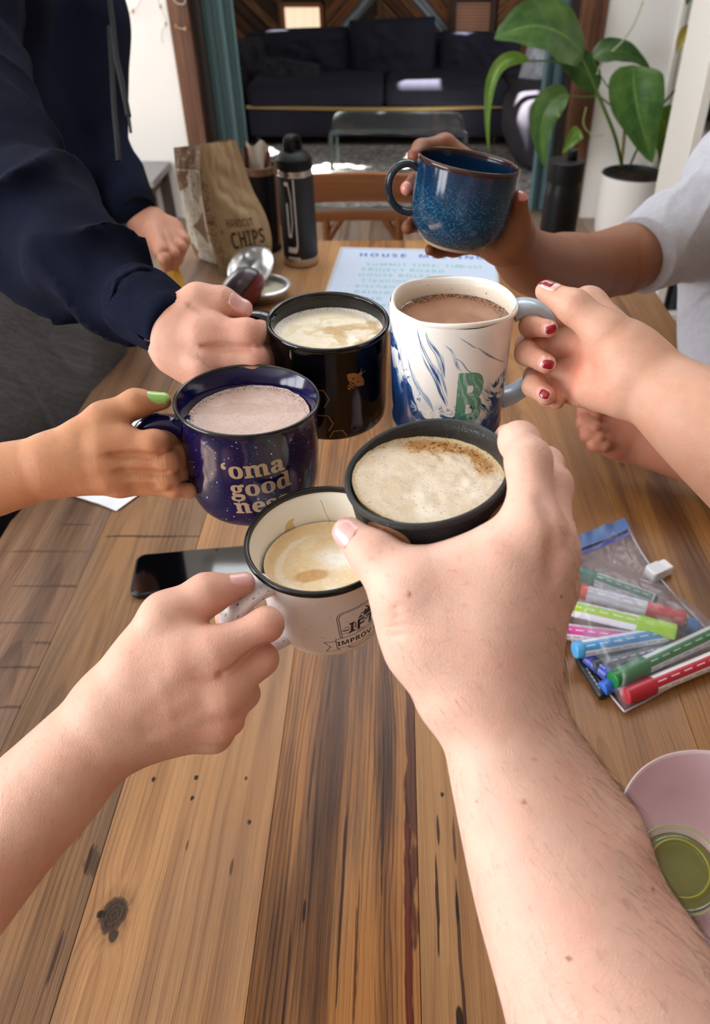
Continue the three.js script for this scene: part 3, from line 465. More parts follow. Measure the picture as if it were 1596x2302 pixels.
// trailing vine at the top right
{
  const t = thing('trailing_vine', 'ivy vine with a yellowing leaf hanging against the white wall at the bookcase', 'vine', [0, 0, 0]);
  const D = 3.4, L = (x, y) => at(x, y, D), y1 = phys('#ffffff', 0.5, { color: '#9a8a3a', side: THREE.DoubleSide }), g = phys('#3f6a2c', 0.45, { side: THREE.DoubleSide });
  part('stem', tube([[1600, -40], [1597, 20], [1594, 48], [1590, 62]].map((q) => L(...q)), 0.003, 24, 6), std('#6f8a48', 0.6), t);
  part('stem', tube([[1590, 40], [1570, 52], [1556, 62]].map((q) => L(...q)), 0.002, 16, 6), std('#6f8a48', 0.6), t);
  part('leaf', leafGeo(L(1556, 62), L(1536, 86), L(1521, 122), 0.024, V(-0.4, 0.2, 0.6), 16, 8, 0.9), y1, t, 'yellowing folded leaf');
  part('leaf', leafGeo(L(1590, 58), L(1578, 76), L(1584, 104), 0.036, V(0, 0.3, 1), 14, 8, 0.3), g, t);
  part('leaf', leafGeo(L(1592, 62), L(1572, 66), L(1564, 76), 0.022, V(0, 0.3, 1), 12, 8, 0.3), g, t);
  part('leaf', leafGeo(L(1548, -14), L(1546, 0), L(1542, 12), 0.014, V(0, 0.3, 1), 12, 8, 0.3), g, t);
}
const crinkle = pixelTex(256, 256, (u, v, o) => { let s = 0; for (const [f, a] of [[7, 0.5], [15, 0.3], [31, 0.2]]) { const q = noise2(u * f + 3, v * f), w = noise2(u * f + 40, v * f + 11); s += a * (1 - Math.abs(q + 0.4 * w)); } o[0] = o[1] = o[2] = s * 0.9; }, false);
// ---------------------------------------------------------------- the plank table
const TOP = { z0: -1.88, z1: 0.42 };
{
  const t = thing('dining_table', 'long rustic table of reclaimed wooden planks under all the raised mugs', 'table', [0, TABLE_Y, 0]);
  const xs = [-0.515, -0.386, -0.256, -0.112, 0.019, 0.158, 0.296, 0.42, 0.55], len = TOP.z1 - TOP.z0, ym = (z) => z - TOP.z0;
  const T = (px, py) => { const p = onTable(px, py); return [p.x, p.z]; };
  const mk = (i, px, py, w, l, a, c, more = {}) => { const [x, z] = T(px, py); return { x: x - xs[i], y: TOP.z1 - z, w, l, a, c, ...more }; };
  const kn = (i, px, py, r) => { const [x, z] = T(px, py); return { x: x - xs[i], y: TOP.z1 - z, r }; };
  const r = rng(9);
  const nails = (i, list) => list.map(([px, py]) => mk(i, px, py, 0.0016, 0.0022, 0.95, [0.9, 0.9, 0.9], { n: 900, n2: 600 }));
  const crack = (i, px, py, w, a = 0.55) => mk(i, px, py, w, 0.0018, a, [0.6, 0.65, 0.65], { n: 60, n2: 700 });
  const slit = (i, px, py, l, a = 0.8) => mk(i, px, py, 0.0013, l, a, [0.75, 0.85, 0.9], { n: 900, n2: 40 });
  const P = [
    { light: '#8c6c54', dark: '#3c271a', seed: 1, xc: 0.7, depth: 0.03, ring: 0.0030, streak: 0.45, stain: 0.4, grey: 0.25, fibre: 0.3, marks: [crack(0, 60, 1500, 0.05), crack(0, 130, 1445, 0.04), crack(0, 40, 1590, 0.04), crack(0, 150, 1318, 0.05, 0.5), crack(0, 90, 1240, 0.05, 0.4), crack(0, 30, 1400, 0.04, 0.4), crack(0, 170, 1180, 0.03, 0.4)] },
    { light: '#95714f', dark: '#4a301c', seed: 2, xc: 0.3, depth: 0.05, ring: 0.0038, streak: 0.42, stain: 0.4, grey: 0.22, fibre: 0.26, marks: [crack(1, 330, 1206, 0.055, 0.8), slit(1, 190, 1850, 0.02, 0.6), slit(1, 125, 2150, 0.02, 0.6), slit(1, 200, 1930, 0.012, 0.6), mk(1, 205, 1940, 0.007, 0.012, 0.5, [0.6, 0.65, 0.65], { n: 500, n2: 160 })] },
    { light: '#b0855a', dark: '#65422a', seed: 3, xc: 0.86, depth: 0.02, ring: 0.0046, streak: 0.5, stain: 0.34, grey: 0.14, fibre: 0.2, knots: [kn(2, 255, 2055, 0.0115), kn(2, 255, 2103, 0.0042)], marks: [...nails(2, [[345, 1752], [441, 1748], [554, 1750], [432, 1793], [560, 1848]]), mk(2, 228, 2056, 0.003, 0.003, 0.9, [0.85, 0.85, 0.85], { n: 900, n2: 500 }), slit(2, 520, 1950, 0.008, 0.5), slit(2, 420, 1900, 0.006, 0.4)] },
    { light: '#a06e3d', dark: '#3a2010', seed: 4, xc: 0.42, depth: 0.015, ring: 0.0036, streak: 0.8, stain: 0.55, grey: 0.16, fibre: 0.36, marks: [mk(3, 925, 1760, 0.006, 0.11, 0.75, [0.6, 0.75, 0.8], { n: 160, n2: 40 }), mk(3, 918, 2050, 0.003, 0.10, 0.8, [0.5, 0.8, 0.85], { n: 240, n2: 40 }), mk(3, 938, 1560, 0.0022, 0.3, 0.6), slit(3, 684, 2050, 0.010, 0.8), slit(3, 770, 1990, 0.07, 0.7), slit(3, 800, 2150, 0.06, 0.6), slit(3, 640, 2240, 0.05, 0.6), slit(3, 860, 1850, 0.05, 0.6), slit(3, 700, 1750, 0.04, 0.5)] },
    { light: '#b28859', dark: '#6e4628', seed: 5, xc: 1.4, depth: 0.09, ring: 0.010, streak: 0.34, stain: 0.36, grey: 0.06, knots: [], marks: [slit(4, 984, 1868, 0.012, 0.8), slit(4, 984, 2050, 0.035, 0.85), slit(4, 1028, 2040, 0.012, 0.85), slit(4, 1022, 1900, 0.02, 0.6), mk(4, 1032, 2290, 0.0026, 0.010, 0.95), slit(4, 1040, 2230, 0.09, 0.7), ...nails(4, [[994, 1786]])] },
    { light: '#a1744a', dark: '#613e23', seed: 6, xc: 0.35, depth: 0.05, ring: 0.0032, streak: 0.42, stain: 0.3, grey: 0.05 },
    { light: '#936636', dark: '#4a2c17', seed: 7, xc: 0.5, depth: 0.04, ring: 0.0045, streak: 0.5, stain: 0.5, grey: 0.1, marks: [mk(6, 1380, 1010, 0.006, 0.05, 0.5, [0.6, 0.7, 0.75], { n: 160, n2: 40 })] },
    { light: '#835a32', dark: '#3c2313', seed: 8, xc: 0.2, depth: 0.05, ring: 0.0045, streak: 0.5, stain: 0.5, grey: 0.15 },
  ];
  P.forEach((o, i) => {
    const w = xs[i + 1] - xs[i], big = i < 6, t2 = woodTex({ wide: w, long: len, w: big ? 512 : 256, h: big ? 2048 : 1024, ...o, light: sr(o.light), dark: sr(o.dark) });
    t2.map.anisotropy = 8;
    const g = new RoundedBoxGeometry(w - 0.0004, 0.04, len - 0.004 * r(), 2, 0.0007);
    planarUV(g, (x) => x / w + 0.5, (x, y, z) => 0.5 - z / len);
    const m = part('plank', g, phys('#ffffff', 0.38, { map: t2.map, bumpMap: t2.bump, bumpScale: 0.0005, specularIntensity: 0.65 }), t);
    m.position.set((xs[i] + xs[i + 1]) / 2, -0.02 + (r() - 0.5) * 0.0006, (TOP.z0 + TOP.z1) / 2);
  });
  const leg = std('#5d3d24', 0.6);
  for (const x of [-0.42, 0.46]) for (const z of [TOP.z0 + 0.12, TOP.z1 - 0.12]) part('leg', box(0.09, TABLE_Y - 0.042, 0.09, x, -0.04 - (TABLE_Y - 0.042) / 2, z, 0.006), leg, t);
  for (const x of [-0.42, 0.46]) part('apron', box(0.03, 0.09, len - 0.4, x, -0.09, (TOP.z0 + TOP.z1) / 2, 0.003), leg, t);
  for (const z of [TOP.z0 + 0.12, TOP.z1 - 0.12]) part('apron', box(0.8, 0.09, 0.03, 0.02, -0.09, z, 0.003), leg, t);
}
// ---------------------------------------------------------------- chair at the far end
{
  const z = -2.10, c = onWall(812, 455, z), t = thing('dining_chair', 'brown wooden chair with cross braced back at the far end of the table', 'chair', [c.x, 0, z]);
  const tx = woodTex({ wide: 0.5, long: 0.5, w: 256, h: 256, light: sr('#8f5a34'), dark: sr('#5a351d'), seed: 40, streak: 0.4 }), m = std('#ffffff', 0.5, { map: tx.map });
  const arc = (x) => -0.05 * (1 - (x / 0.23) ** 2);
  const rail = (y0, y1) => sheetBox(24, (u, o) => o.set((u - 0.5) * 0.46, 0, arc((u - 0.5) * 0.46)), y0, y1, 0.02);
  part('top_rail', rail(0.765, 0.835), m, t); part('cross_rail', rail(0.715, 0.738), m, t); part('cross_rail', rail(0.56, 0.60), m, t);
  for (const x of [-0.2, 0.2]) part('back_post', tube([V(x, 0.0, -0.06 + arc(x) * 0.5), V(x, 0.45, -0.02), V(x * 1.02, 0.8, arc(x))], 0.018, 20, 10), m, t);
  for (const s of [-1, 1]) { part('brace', tube([V(s * 0.055, 0.725, arc(0.055)), V(s * 0.10, 0.66, arc(0.1)), V(s * 0.155, 0.585, arc(0.155))], 0.011, 12, 8), m, t); part('brace', tube([V(s * 0.10, 0.725, arc(0.1)), V(s * 0.10, 0.65, arc(0.1)), V(s * 0.095, 0.585, arc(0.1))], 0.012, 12, 8), m, t); }
  part('seat', box(0.46, 0.035, 0.42, 0, 0.45, 0.2, 0.012), std('#a98352', 0.55), t, 'tan seat');
  for (const x of [-0.19, 0.19]) part('leg', new THREE.CylinderGeometry(0.018, 0.014, 0.44, 12).translate(x, 0.22, 0.36), m, t);
}
function sheetBox(n, f, y0, y1, th) { return sheetFix(n, f, y0, y1, th); }
function sheetFix(n, f, y0, y1, th) { const o1 = V(), ring = [[0, 0], [1, 0], [1, 1], [0, 1], [0, 0]], g = sheet(4, n, (u, v, o) => { f(v, o1); const k = Math.min(4, Math.round(u * 4)), [a, b] = ring[k]; o.set(o1.x, lerp(y0, y1, b), o1.z + (a - 0.5) * th); }).toNonIndexed(); g.computeVertexNormals(); return g; }
// ---------------------------------------------------------------- whiteboard
{
  const a = onTable(768, 558, 0.006), b = onTable(1112, 566, 0.006), w = a.distanceTo(b), ang = -Math.atan2(b.z - a.z, b.x - a.x), len = 0.43;
  const dz = V(Math.sin(ang), 0, Math.cos(ang)), c = a.clone().add(b).multiplyScalar(0.5).addScaledVector(dz, len / 2);
  const t = thing('whiteboard', 'small whiteboard with a handwritten house meeting list lying on the table', 'whiteboard', [c.x, TABLE_Y, c.z], ang);
  const cv = canvas(1024, 1200, (g, W, H) => {
    g.fillStyle = '#bccade'; g.fillRect(0, 0, W, H); g.lineCap = 'round';
    const r = rng(3);
    const write = (s, x, y, size, col, wgt) => { g.fillStyle = col; g.font = `${wgt} ${size}px sans-serif`; for (const ch of s) { g.save(); g.translate(x, y + (r() - 0.5) * 6); g.rotate((r() - 0.5) * 0.12); g.fillText(ch, 0, 0); g.restore(); x += g.measureText(ch).width + size * 0.12; } };
    write('HOUSE', 130, 140, 84, '#3c4fae', 'bold'); write('MEETING', 520, 140, 84, '#4456b0', 'bold');
    const teal = '#3fa79d'; let y = 290;
    for (const [s, x] of [['SUMMIT TIME: TUE', 190], ['Toast', 760], ['PROJECT BOARD', 170], ['HOUSE ROLES', 160], ['Cleaning Day', 190], ['- Kitchen', 110], ['- Bathrooms', 110], ['- Trash', 110], ['Budget', 170], ['- Rent', 110], ['Next week', 170]]) { write(s, x, y, 60, teal, 'normal'); if (s !== 'SUMMIT TIME: TUE') y += 88; }
  });
  part('board', planarUV(new RoundedBoxGeometry(w, 0.006, len, 2, 0.0025).translate(0, 0.003, 0), (x) => x / w + 0.5, (x, y, z) => 0.5 - z / len), phys('#ffffff', 0.5, { map: texture(cv), specularIntensity: 0.6 }), t);
  const fr = std('#c7ccd3', 0.4, { metalness: 0.3 });
  part('frame_strip', box(w + 0.008, 0.008, 0.007, 0, 0.0042, -len / 2, 0.002), fr, t); part('frame_strip', box(w + 0.008, 0.008, 0.007, 0, 0.0042, len / 2, 0.002), fr, t);
  part('frame_strip', box(0.007, 0.008, len, -w / 2, 0.0042, 0, 0.002), fr, t); part('frame_strip', box(0.007, 0.008, len, w / 2, 0.0042, 0, 0.002), fr, t);
}
// ---------------------------------------------------------------- bottles at the far end
const black = phys('#0c0d10', 0.5, { specularIntensity: 0.5 }), blackGloss = phys('#0a0b0e', 0.42, { specularIntensity: 0.5 }), steel = std('#c9c4bc', 0.28, { metalness: 1 });
{
  const p = onTable(678, 590), R = 0.039, t = thing('water_bottle', 'tall black insulated water bottle with loop lid and white outlined stickers', 'water bottle', [p.x, TABLE_Y, p.z]);
  part('base_ring', lathe([[0, 0.0005], [R - 0.003, 0.0005], [R, 0.004], [R, 0.018], [R - 0.001, 0.019]], 64), steel, t);
  const cv = canvas(1024, 512, (g, W, H) => {
    g.fillStyle = '#15161b'; g.fillRect(0, 0, W, H);
    // two outlined stickers on the camera's left flank
    g.save(); g.translate(372, 150); g.strokeStyle = '#d9d8d6'; g.lineWidth = 13; g.lineJoin = 'round';
    g.beginPath(); g.moveTo(20, 0); g.lineTo(100, 0); g.quadraticCurveTo(118, 0, 118, 20); g.lineTo(118, 150); g.quadraticCurveTo(118, 172, 96, 172); g.lineTo(20, 172); g.stroke();
    g.lineWidth = 9; g.beginPath(); g.moveTo(28, 30); g.lineTo(66, 30); g.lineTo(84, 62); g.lineTo(84, 110); g.lineTo(66, 140); g.lineTo(40, 140); g.stroke(); g.fillStyle = '#cfcfcf'; g.fillRect(34, 70, 18, 74);
    g.fillRect(14, 188, 120, 130); g.fillStyle = '#15161b'; g.fillRect(30, 204, 84, 20); g.fillRect(58, 226, 18, 62); g.fillRect(86, 240, 26, 10); g.fillStyle = '#8f8f92'; g.fillRect(86, 262, 26, 34);
    g.restore();
  });
  const body = lathe([[R - 0.001, 0.019], [R, 0.022], [R, 0.19], [R - 0.001, 0.193]], 96); part('body', body, phys('#ffffff', 0.45, { map: texture(cv) }), t).rotation.y = Math.PI + 0.12;
  part('collar', lathe([[R - 0.001, 0.193], [R - 0.002, 0.194], [R - 0.002, 0.203], [R - 0.004, 0.204]], 64), steel, t);
  part('lid', lathe([[R - 0.003, 0.204], [R, 0.206], [R, 0.222], [R - 0.002, 0.226], [0.028, 0.236], [0.018, 0.240], [0, 0.241]], 64), black, t);
  part('loop_handle', sweep([V(-0.014, 0.232, 0), V(-0.0145, 0.252, 0), V(-0.010, 0.263, 0), V(0.010, 0.263, 0), V(0.0145, 0.252, 0), V(0.014, 0.232, 0)], () => 0.011, () => 0.0055, V(0, 0, 1), 36, 16, 4), black, t).rotation.y = 1.0;
}
{
  const p = onTable(1240, 540); p.x = at(1240, 540, 1.87).x; p.z = -1.82;
  const R = 0.041, t = thing('water_bottle', 'black bottle with a wide flat lid and white base ring, below the big plant', 'water bottle', [p.x, TABLE_Y, p.z]);
  part('base_ring', lathe([[0, 0.0005], [R - 0.006, 0.0005], [R - 0.004, 0.003], [R - 0.003, 0.014], [R - 0.002, 0.015]], 64), std('#c9cdd2', 0.4), t);
  part('body', lathe([[R - 0.002, 0.015], [R, 0.018], [R, 0.12], [R - 0.003, 0.138], [R - 0.006, 0.15], [R - 0.006, 0.155]], 64), blackGloss, t);
  part('lid', lathe([[R - 0.006, 0.155], [R - 0.001, 0.157], [R - 0.001, 0.196], [R - 0.003, 0.199], [0, 0.2]], 64), black, t);
  part('spout', lathe([[0, 0.199], [0.011, 0.199], [0.0105, 0.218], [0.008, 0.221], [0, 0.222]], 32), black, t).position.x = 0.012;
}
{
  const p = onTable(600, 560), R = 0.036, t = thing('utensil_holder', 'black cylinder holder stuffed with napkins and wooden sticks between chip bag and tall bottle', 'utensil holder', [p.x, TABLE_Y, -1.825]);
  part('cup', lathe([[0, 0.0005], [R - 0.002, 0.0005], [R, 0.004], [R + 0.002, 0.185], [R - 0.001, 0.186], [R - 0.003, 0.01], [0, 0.01]], 56), blackGloss, t);
  part('rim_band', lathe([[R + 0.0025, 0.172], [R + 0.003, 0.186], [R + 0.001, 0.188]], 56), std('#8b6a58', 0.35, { metalness: 0.6 }), t);
  part('straw', tube([V(0.033, 0.02, 0.02), V(0.040, 0.12, 0.024), V(0.042, 0.2, 0.022)], 0.0035, 16, 8), std('#a97b64', 0.4, { metalness: 0.5 }), t);
  part('spoon_handle', tube([V(-0.01, 0.05, 0), V(0.006, 0.15, 0.004), V(0.026, 0.215, 0.006)], 0.005, 12, 8), std('#7a4a22', 0.6), t); part('spoon_handle', tube([V(-0.02, 0.05, 0), V(-0.026, 0.15, 0.004), V(-0.026, 0.225, 0.0)], 0.006, 12, 8), std('#5a2f20', 0.6), t);
  const nap = std('#d5cfc6', 0.9, { side: THREE.DoubleSide });
  for (let i = 0; i < 3; i++) part('napkin', sheet(8, 8, (u, v, o) => o.set((u - 0.5) * 0.05 + i * 0.004 - 0.004, 0.1 + v * (0.11 + 0.012 * i) + 0.006 * Math.sin(u * 9 + i), -0.012 + i * 0.01 + 0.008 * Math.sin(u * 7 + v * 4 + i))), nap, t);
}
// ---------------------------------------------------------------- paper chip bag
{
  const zF = -1.66, zB = -1.76, W = (x, y, z) => onWall(x, y, z);
  const FL = [[502, 652], [482, 570], [462, 490], [449, 400], [450, 324]], FR = [[606, 606], [611, 540], [598, 485], [566, 420], [531, 316]], BL = [[452, 642], [428, 545], [410, 455], [396, 390], [390, 332]], BR = [[592, 575], [592, 520], [575, 470], [545, 400], [514, 312]];
  const t = thing('chip_bag', 'crumpled brown paper chip bag standing on the table with dark lettering', 'chip bag', onTable(530, 630));
  const cur = (a, z) => new THREE.CatmullRomCurve3(a.map(([x, y], i) => { const p = W(x, y, z); if (i === 0) p.y = TABLE_Y + 0.004; return p; }));
  const cFL = cur(FL, zF), cFR = cur(FR, zF - 0.02), cBL = cur(BL, zB), cBR = cur(BR, zB - 0.02), a = V(), b = V(), n = V(), side = V();
  const panel = (c0, c1, out, seed, bulge, crease) => (u, v, o) => { c0.getPoint(v, a); c1.getPoint(v, b); o.lerpVectors(a, b, u); const e = Math.sin(Math.PI * u), k = noise3(u * 3 + seed, v * 5, seed) * 0.6 + Math.abs(noise3(u * 6 + seed, v * 9, seed)) * 0.5; o.addScaledVector(out, e * (bulge * Math.sin(Math.PI * Math.min(1, v * 0.9 + 0.1)) + crease * (k - 0.35))); };
  const frontN = V(0.1, 0.15, 1).normalize(), leftN = V(-1, 0.1, 0.25).normalize();
  const kraft = (cv) => phys('#ffffff', 0.75, { map: texture(cv), side: THREE.DoubleSide, bumpMap: crinkle, bumpScale: 0.0015 });
  const front = canvas(768, 1024, (g, W2, H) => {
    g.fillStyle = '#bba580'; g.fillRect(0, 0, W2, H); const r = rng(6);
    for (let i = 0; i < 9000; i++) { g.fillStyle = `rgba(${r() < 0.5 ? '70,45,25' : '225,195,150'},0.06)`; g.fillRect(r() * W2, r() * H, 1 + r() * 3, 1 + r() * 2); }
    const blot = (x, y, s, n, col) => { g.fillStyle = col; for (let i = 0; i < n; i++) { g.beginPath(); g.arc(x + (r() - 0.5) * s, y + (r() - 0.5) * s * 2.2, 2 + r() * 8, 0, 7); g.fill(); } };
    blot(40, 420, 130, 130, 'rgba(92,62,38,0.5)'); blot(60, 640, 120, 110, 'rgba(92,62,38,0.45)'); blot(100, 840, 90, 50, 'rgba(92,62,38,0.4)'); blot(10, 260, 60, 40, 'rgba(92,62,38,0.4)'); blot(170, 610, 16, 8, '#4a2e1c'); blot(200, 890, 22, 14, '#4a2e1c');
    g.fillStyle = '#4f3322'; g.textAlign = 'left'; g.font = 'bold 78px sans-serif'; g.save(); g.translate(250, 590); g.scale(0.9, 1.25); g.fillText('HANDCUT', 0, 0); g.restore();
    g.font = 'bold 200px sans-serif'; g.save(); g.translate(252, 768); g.scale(0.76, 1); g.fillText('CHIPS', 0, 0); g.restore();
    g.font = 'bold 60px sans-serif'; g.fillText('WITH', 300, 848); g.font = 'bold 74px sans-serif'; g.fillText('FRESH', 490, 852);
    g.strokeStyle = '#4f3322'; g.lineWidth = 4; g.beginPath(); g.moveTo(270, 884); g.lineTo(740, 886); g.stroke();
  });
  const sideC = canvas(384, 1024, (g, W2, H) => {
    g.fillStyle = '#d9d4c6'; g.fillRect(0, 0, W2, H); const r = rng(8);
    g.fillStyle = '#9c8068'; g.fillRect(0, 0, W2, 210); g.fillStyle = '#8a6a4a'; g.beginPath(); g.moveTo(0, 230); g.lineTo(260, 230); g.lineTo(120, 380); g.lineTo(0, 420); g.fill();
    for (let i = 0; i < 260; i++) { g.fillStyle = r() < 0.6 ? 'rgba(120,90,66,0.45)' : 'rgba(240,236,226,0.6)'; g.beginPath(); g.ellipse(r() * W2, r() * H, 3 + r() * 22, 2 + r() * 9, r() * 3, 0, 7); g.fill(); }
    for (let i = 0; i < 26; i++) { g.fillStyle = 'rgba(70,56,44,0.5)'; g.beginPath(); g.ellipse(r() * W2, r() * H, 4 + r() * 8, 4 + r() * 10, r() * 3, 0, 7); g.fill(); }
    g.fillStyle = '#8f7152'; g.beginPath(); g.moveTo(W2, 520); g.lineTo(180, 640); g.lineTo(W2, 760); g.fill(); g.beginPath(); g.moveTo(0, 760); g.lineTo(150, 880); g.lineTo(60, 1024); g.lineTo(0, 1024); g.fill();
  });
  worldPart('front_panel', sheet(40, 60, panel(cFL, cFR, frontN, 3, 0.016, 0.012)), kraft(front), t, 'brown front panel with dark lettering');
  const mid = new THREE.CatmullRomCurve3([0, 1, 2, 3, 4].map((i) => cBL.getPoint(i / 4).lerp(cFL.getPoint(i / 4), 0.5).add(V(0.018, 0, -0.004))));
  worldPart('side_panel', sheet(16, 60, panel(cBL, mid, leftN, 5, 0.002, 0.012)), kraft(sideC), t, 'pale printed side fold'); worldPart('side_panel', sheet(16, 60, panel(mid, cFL, leftN, 7, 0.002, 0.012)), kraft(sideC), t, 'pale printed side fold');
  worldPart('back_panel', sheet(24, 40, panel(cBR, cBL, V(0, 0, -1), 9, 0.01, 0.012)), kraft(sideC), t); worldPart('side_panel', sheet(16, 40, panel(cFR, cBR, V(1, 0, 0), 11, -0.004, 0.012)), kraft(sideC), t);
}
// ---------------------------------------------------------------- foil dip tub with its lid, dark rounded case
{
  const c = onTable(592, 668), R = 0.056, t = thing('foil_tub', 'round foil tub with crimped rim beside the dark case', 'foil tub', [c.x, TABLE_Y, c.z]);
  const foil = std('#dcdee2', 0.36, { metalness: 1, bumpMap: crinkle, bumpScale: 0.0006 });
  part('dish', lathe([[0, 0.0008], [R * 0.82, 0.0008], [R * 0.93, 0.024], [R * 0.92, 0.025], [R * 0.8, 0.003], [0, 0.003]], 80), foil, t);
  part('rim', sheet(160, 10, (u, v, o) => { const a = u * 6.2832, b = v * 6.2832, rr = 0.0042 * (1 + 0.22 * Math.sin(a * 56)); const r = R * 0.965 + rr * Math.cos(b) * 1.2; o.set(Math.cos(a) * r, 0.0262 + rr * Math.sin(b) * 0.7, -Math.sin(a) * r); }), foil, t);
  part('contents', sheet(48, 16, (u, v, o) => { const a = u * 6.2832, r = v * R * 0.89; o.set(Math.cos(a) * r, 0.0165 + 0.0014 * noise2(Math.cos(a) * r * 120, Math.sin(a) * r * 120), -Math.sin(a) * r); }), std('#a7a48f', 0.6), t, 'grey green dip');
  const l = thing('foil_disc', 'shiny round peeled off foil lid leaning up behind the foil tub', 'foil', onTable(566, 650, 0.0).add(V(0, 0.043, -0.012)));
  part('disc', sheet(64, 16, (u, v, o) => { const a = u * 6.2832, r = v * 0.052; o.set(Math.cos(a) * r, 0.0035 * Math.sin(v * 3.1) + 0.0015 * noise2(Math.cos(a) * r * 70, Math.sin(a) * r * 70) - (v > 0.95 ? 0.002 : 0), -Math.sin(a) * r); }), std('#e6e9ec', 0.34, { metalness: 1, side: THREE.DoubleSide }), l);
  part('rolled_edge', new THREE.TorusGeometry(0.052, 0.0014, 8, 72).rotateX(Math.PI / 2), std('#e2e4e8', 0.25, { metalness: 1 }), l);
  l.rotation.set(0.62, 0, 0.30);
}
{
  const c = onTable(545, 690), t = thing('glasses_case', 'dark rounded case with a deep red side lying behind the thumb of the hooded person', 'case', [c.x, TABLE_Y, c.z], -0.25);
  const A = 0.062, B = 0.036, C = 0.036;
  const shell = (v0, v1, gap) => sheet(48, 24, (u, v, o) => { const a = u * 6.2832, e = lerp(v0, v1, v) * Math.PI - Math.PI / 2, ce = Math.pow(Math.cos(e), 0.75); o.set(A * Math.cos(a) * ce, B + B * Math.sin(e) + gap, -C * Math.sin(a) * ce); });
  part('upper_shell', shell(0.52, 1, 0.0004), phys('#4d434a', 0.32, { clearcoat: 0.4 }), t); part('lower_shell', shell(0, 0.48, 0), phys('#6a1420', 0.3, { clearcoat: 0.6 }), t, 'deep red lower shell');
  part('seam', lathe([[1, -0.002], [1.012, 0], [1, 0.002]], 48).scale(A, 1, C).translate(0, B, 0), phys('#2a1a1e', 0.4), t);
  t.rotation.set(0.25, -0.2, 0.85); t.position.add(V(0.028, 0.009, -0.004));
}
// ---------------------------------------------------------------- phone and paper on the left
{
  const a = onTable(311, 1258), b = onTable(553, 1237), ang = -Math.atan2(b.z - a.z, b.x - a.x), L = 0.150, W = 0.0735;
  const c = a.clone().addScaledVector(V(Math.cos(ang), 0, -Math.sin(ang)), L / 2).addScaledVector(V(Math.sin(ang), 0, Math.cos(ang)), W / 2);
  const t = thing('smartphone', 'black smartphone lying face up on the table behind the white speckled mug', 'phone', [c.x, TABLE_Y, c.z], ang);
  const rr = (w, l, r, d, bev) => { const s = new THREE.Shape(); s.moveTo(-w + r, -l); s.lineTo(w - r, -l); s.absarc(w - r, -l + r, r, -Math.PI / 2, 0); s.lineTo(w, l - r); s.absarc(w - r, l - r, r, 0, Math.PI / 2); s.lineTo(-w + r, l); s.absarc(-w + r, l - r, r, Math.PI / 2, Math.PI); s.lineTo(-w, -l + r); s.absarc(-w + r, -l + r, r, Math.PI, 1.5 * Math.PI); return new THREE.ExtrudeGeometry(s, { depth: d, bevelEnabled: true, bevelSize: bev, bevelThickness: bev, bevelSegments: 4, curveSegments: 10 }).rotateX(-Math.PI / 2); };
  part('case', rr(L / 2 - 0.0016, W / 2 - 0.0016, 0.0105, 0.0055, 0.0016).translate(0, 0.0017, 0), phys('#16171c', 0.35), t);
  part('screen', rr(L / 2 - 0.003, W / 2 - 0.003, 0.0095, 0.0006, 0.0004).translate(0, 0.0086, 0), phys('#050507', 0.05, { clearcoat: 1, clearcoatRoughness: 0.03 }), t);
  part('camera_slot', rr(0.0016, 0.006, 0.0014, 0.0001, 0.0001).translate(-L / 2 + 0.011, 0.0096, 0), phys('#0b0b12', 0.1), t);
  part('side_button', box(0.018, 0.002, 0.001, -0.02, 0.005, W / 2, 0.0004), phys('#2a2b31', 0.4), t);
}
function paper(name, label, cat, corners, seed, lift = 0.002) {
  const q = corners.map(([x, y]) => onTable(x, y, 0.001)), c = q.reduce((s, p) => s.add(p), V()).multiplyScalar(0.25), t = thing(name, label, cat, [c.x, TABLE_Y, c.z]), a = V(), b = V();
  const top = (dy) => sheet(24, 24, (u, v, o) => { a.lerpVectors(q[0], q[1], u); b.lerpVectors(q[3], q[2], u); o.lerpVectors(a, b, v).sub(t.position); const e = Math.max(Math.abs(u - 0.5), Math.abs(v - 0.5)) * 2; o.y = 0.0012 + lift * (0.5 + 0.5 * noise2(u * 3 + seed, v * 3)) * (0.4 + e) + 0.0008 * Math.abs(noise2(u * 7, v * 7 + seed)) + dy; });
  part('sheet', merge([top(0.0006), top(0)]), std('#e9edf5', 0.9, { side: THREE.DoubleSide }), t); return t;
}
paper('paper_napkin', 'white paper napkin on the table under the hand with green nail polish', 'napkin', [[132, 1106], [262, 1150], [420, 1040], [310, 925]], 2);
paper('paper_scrap', 'small white paper scrap on the table below the fist in the dark blue cuff', 'paper', [[396, 832], [426, 852], [452, 838], [420, 815]], 5);
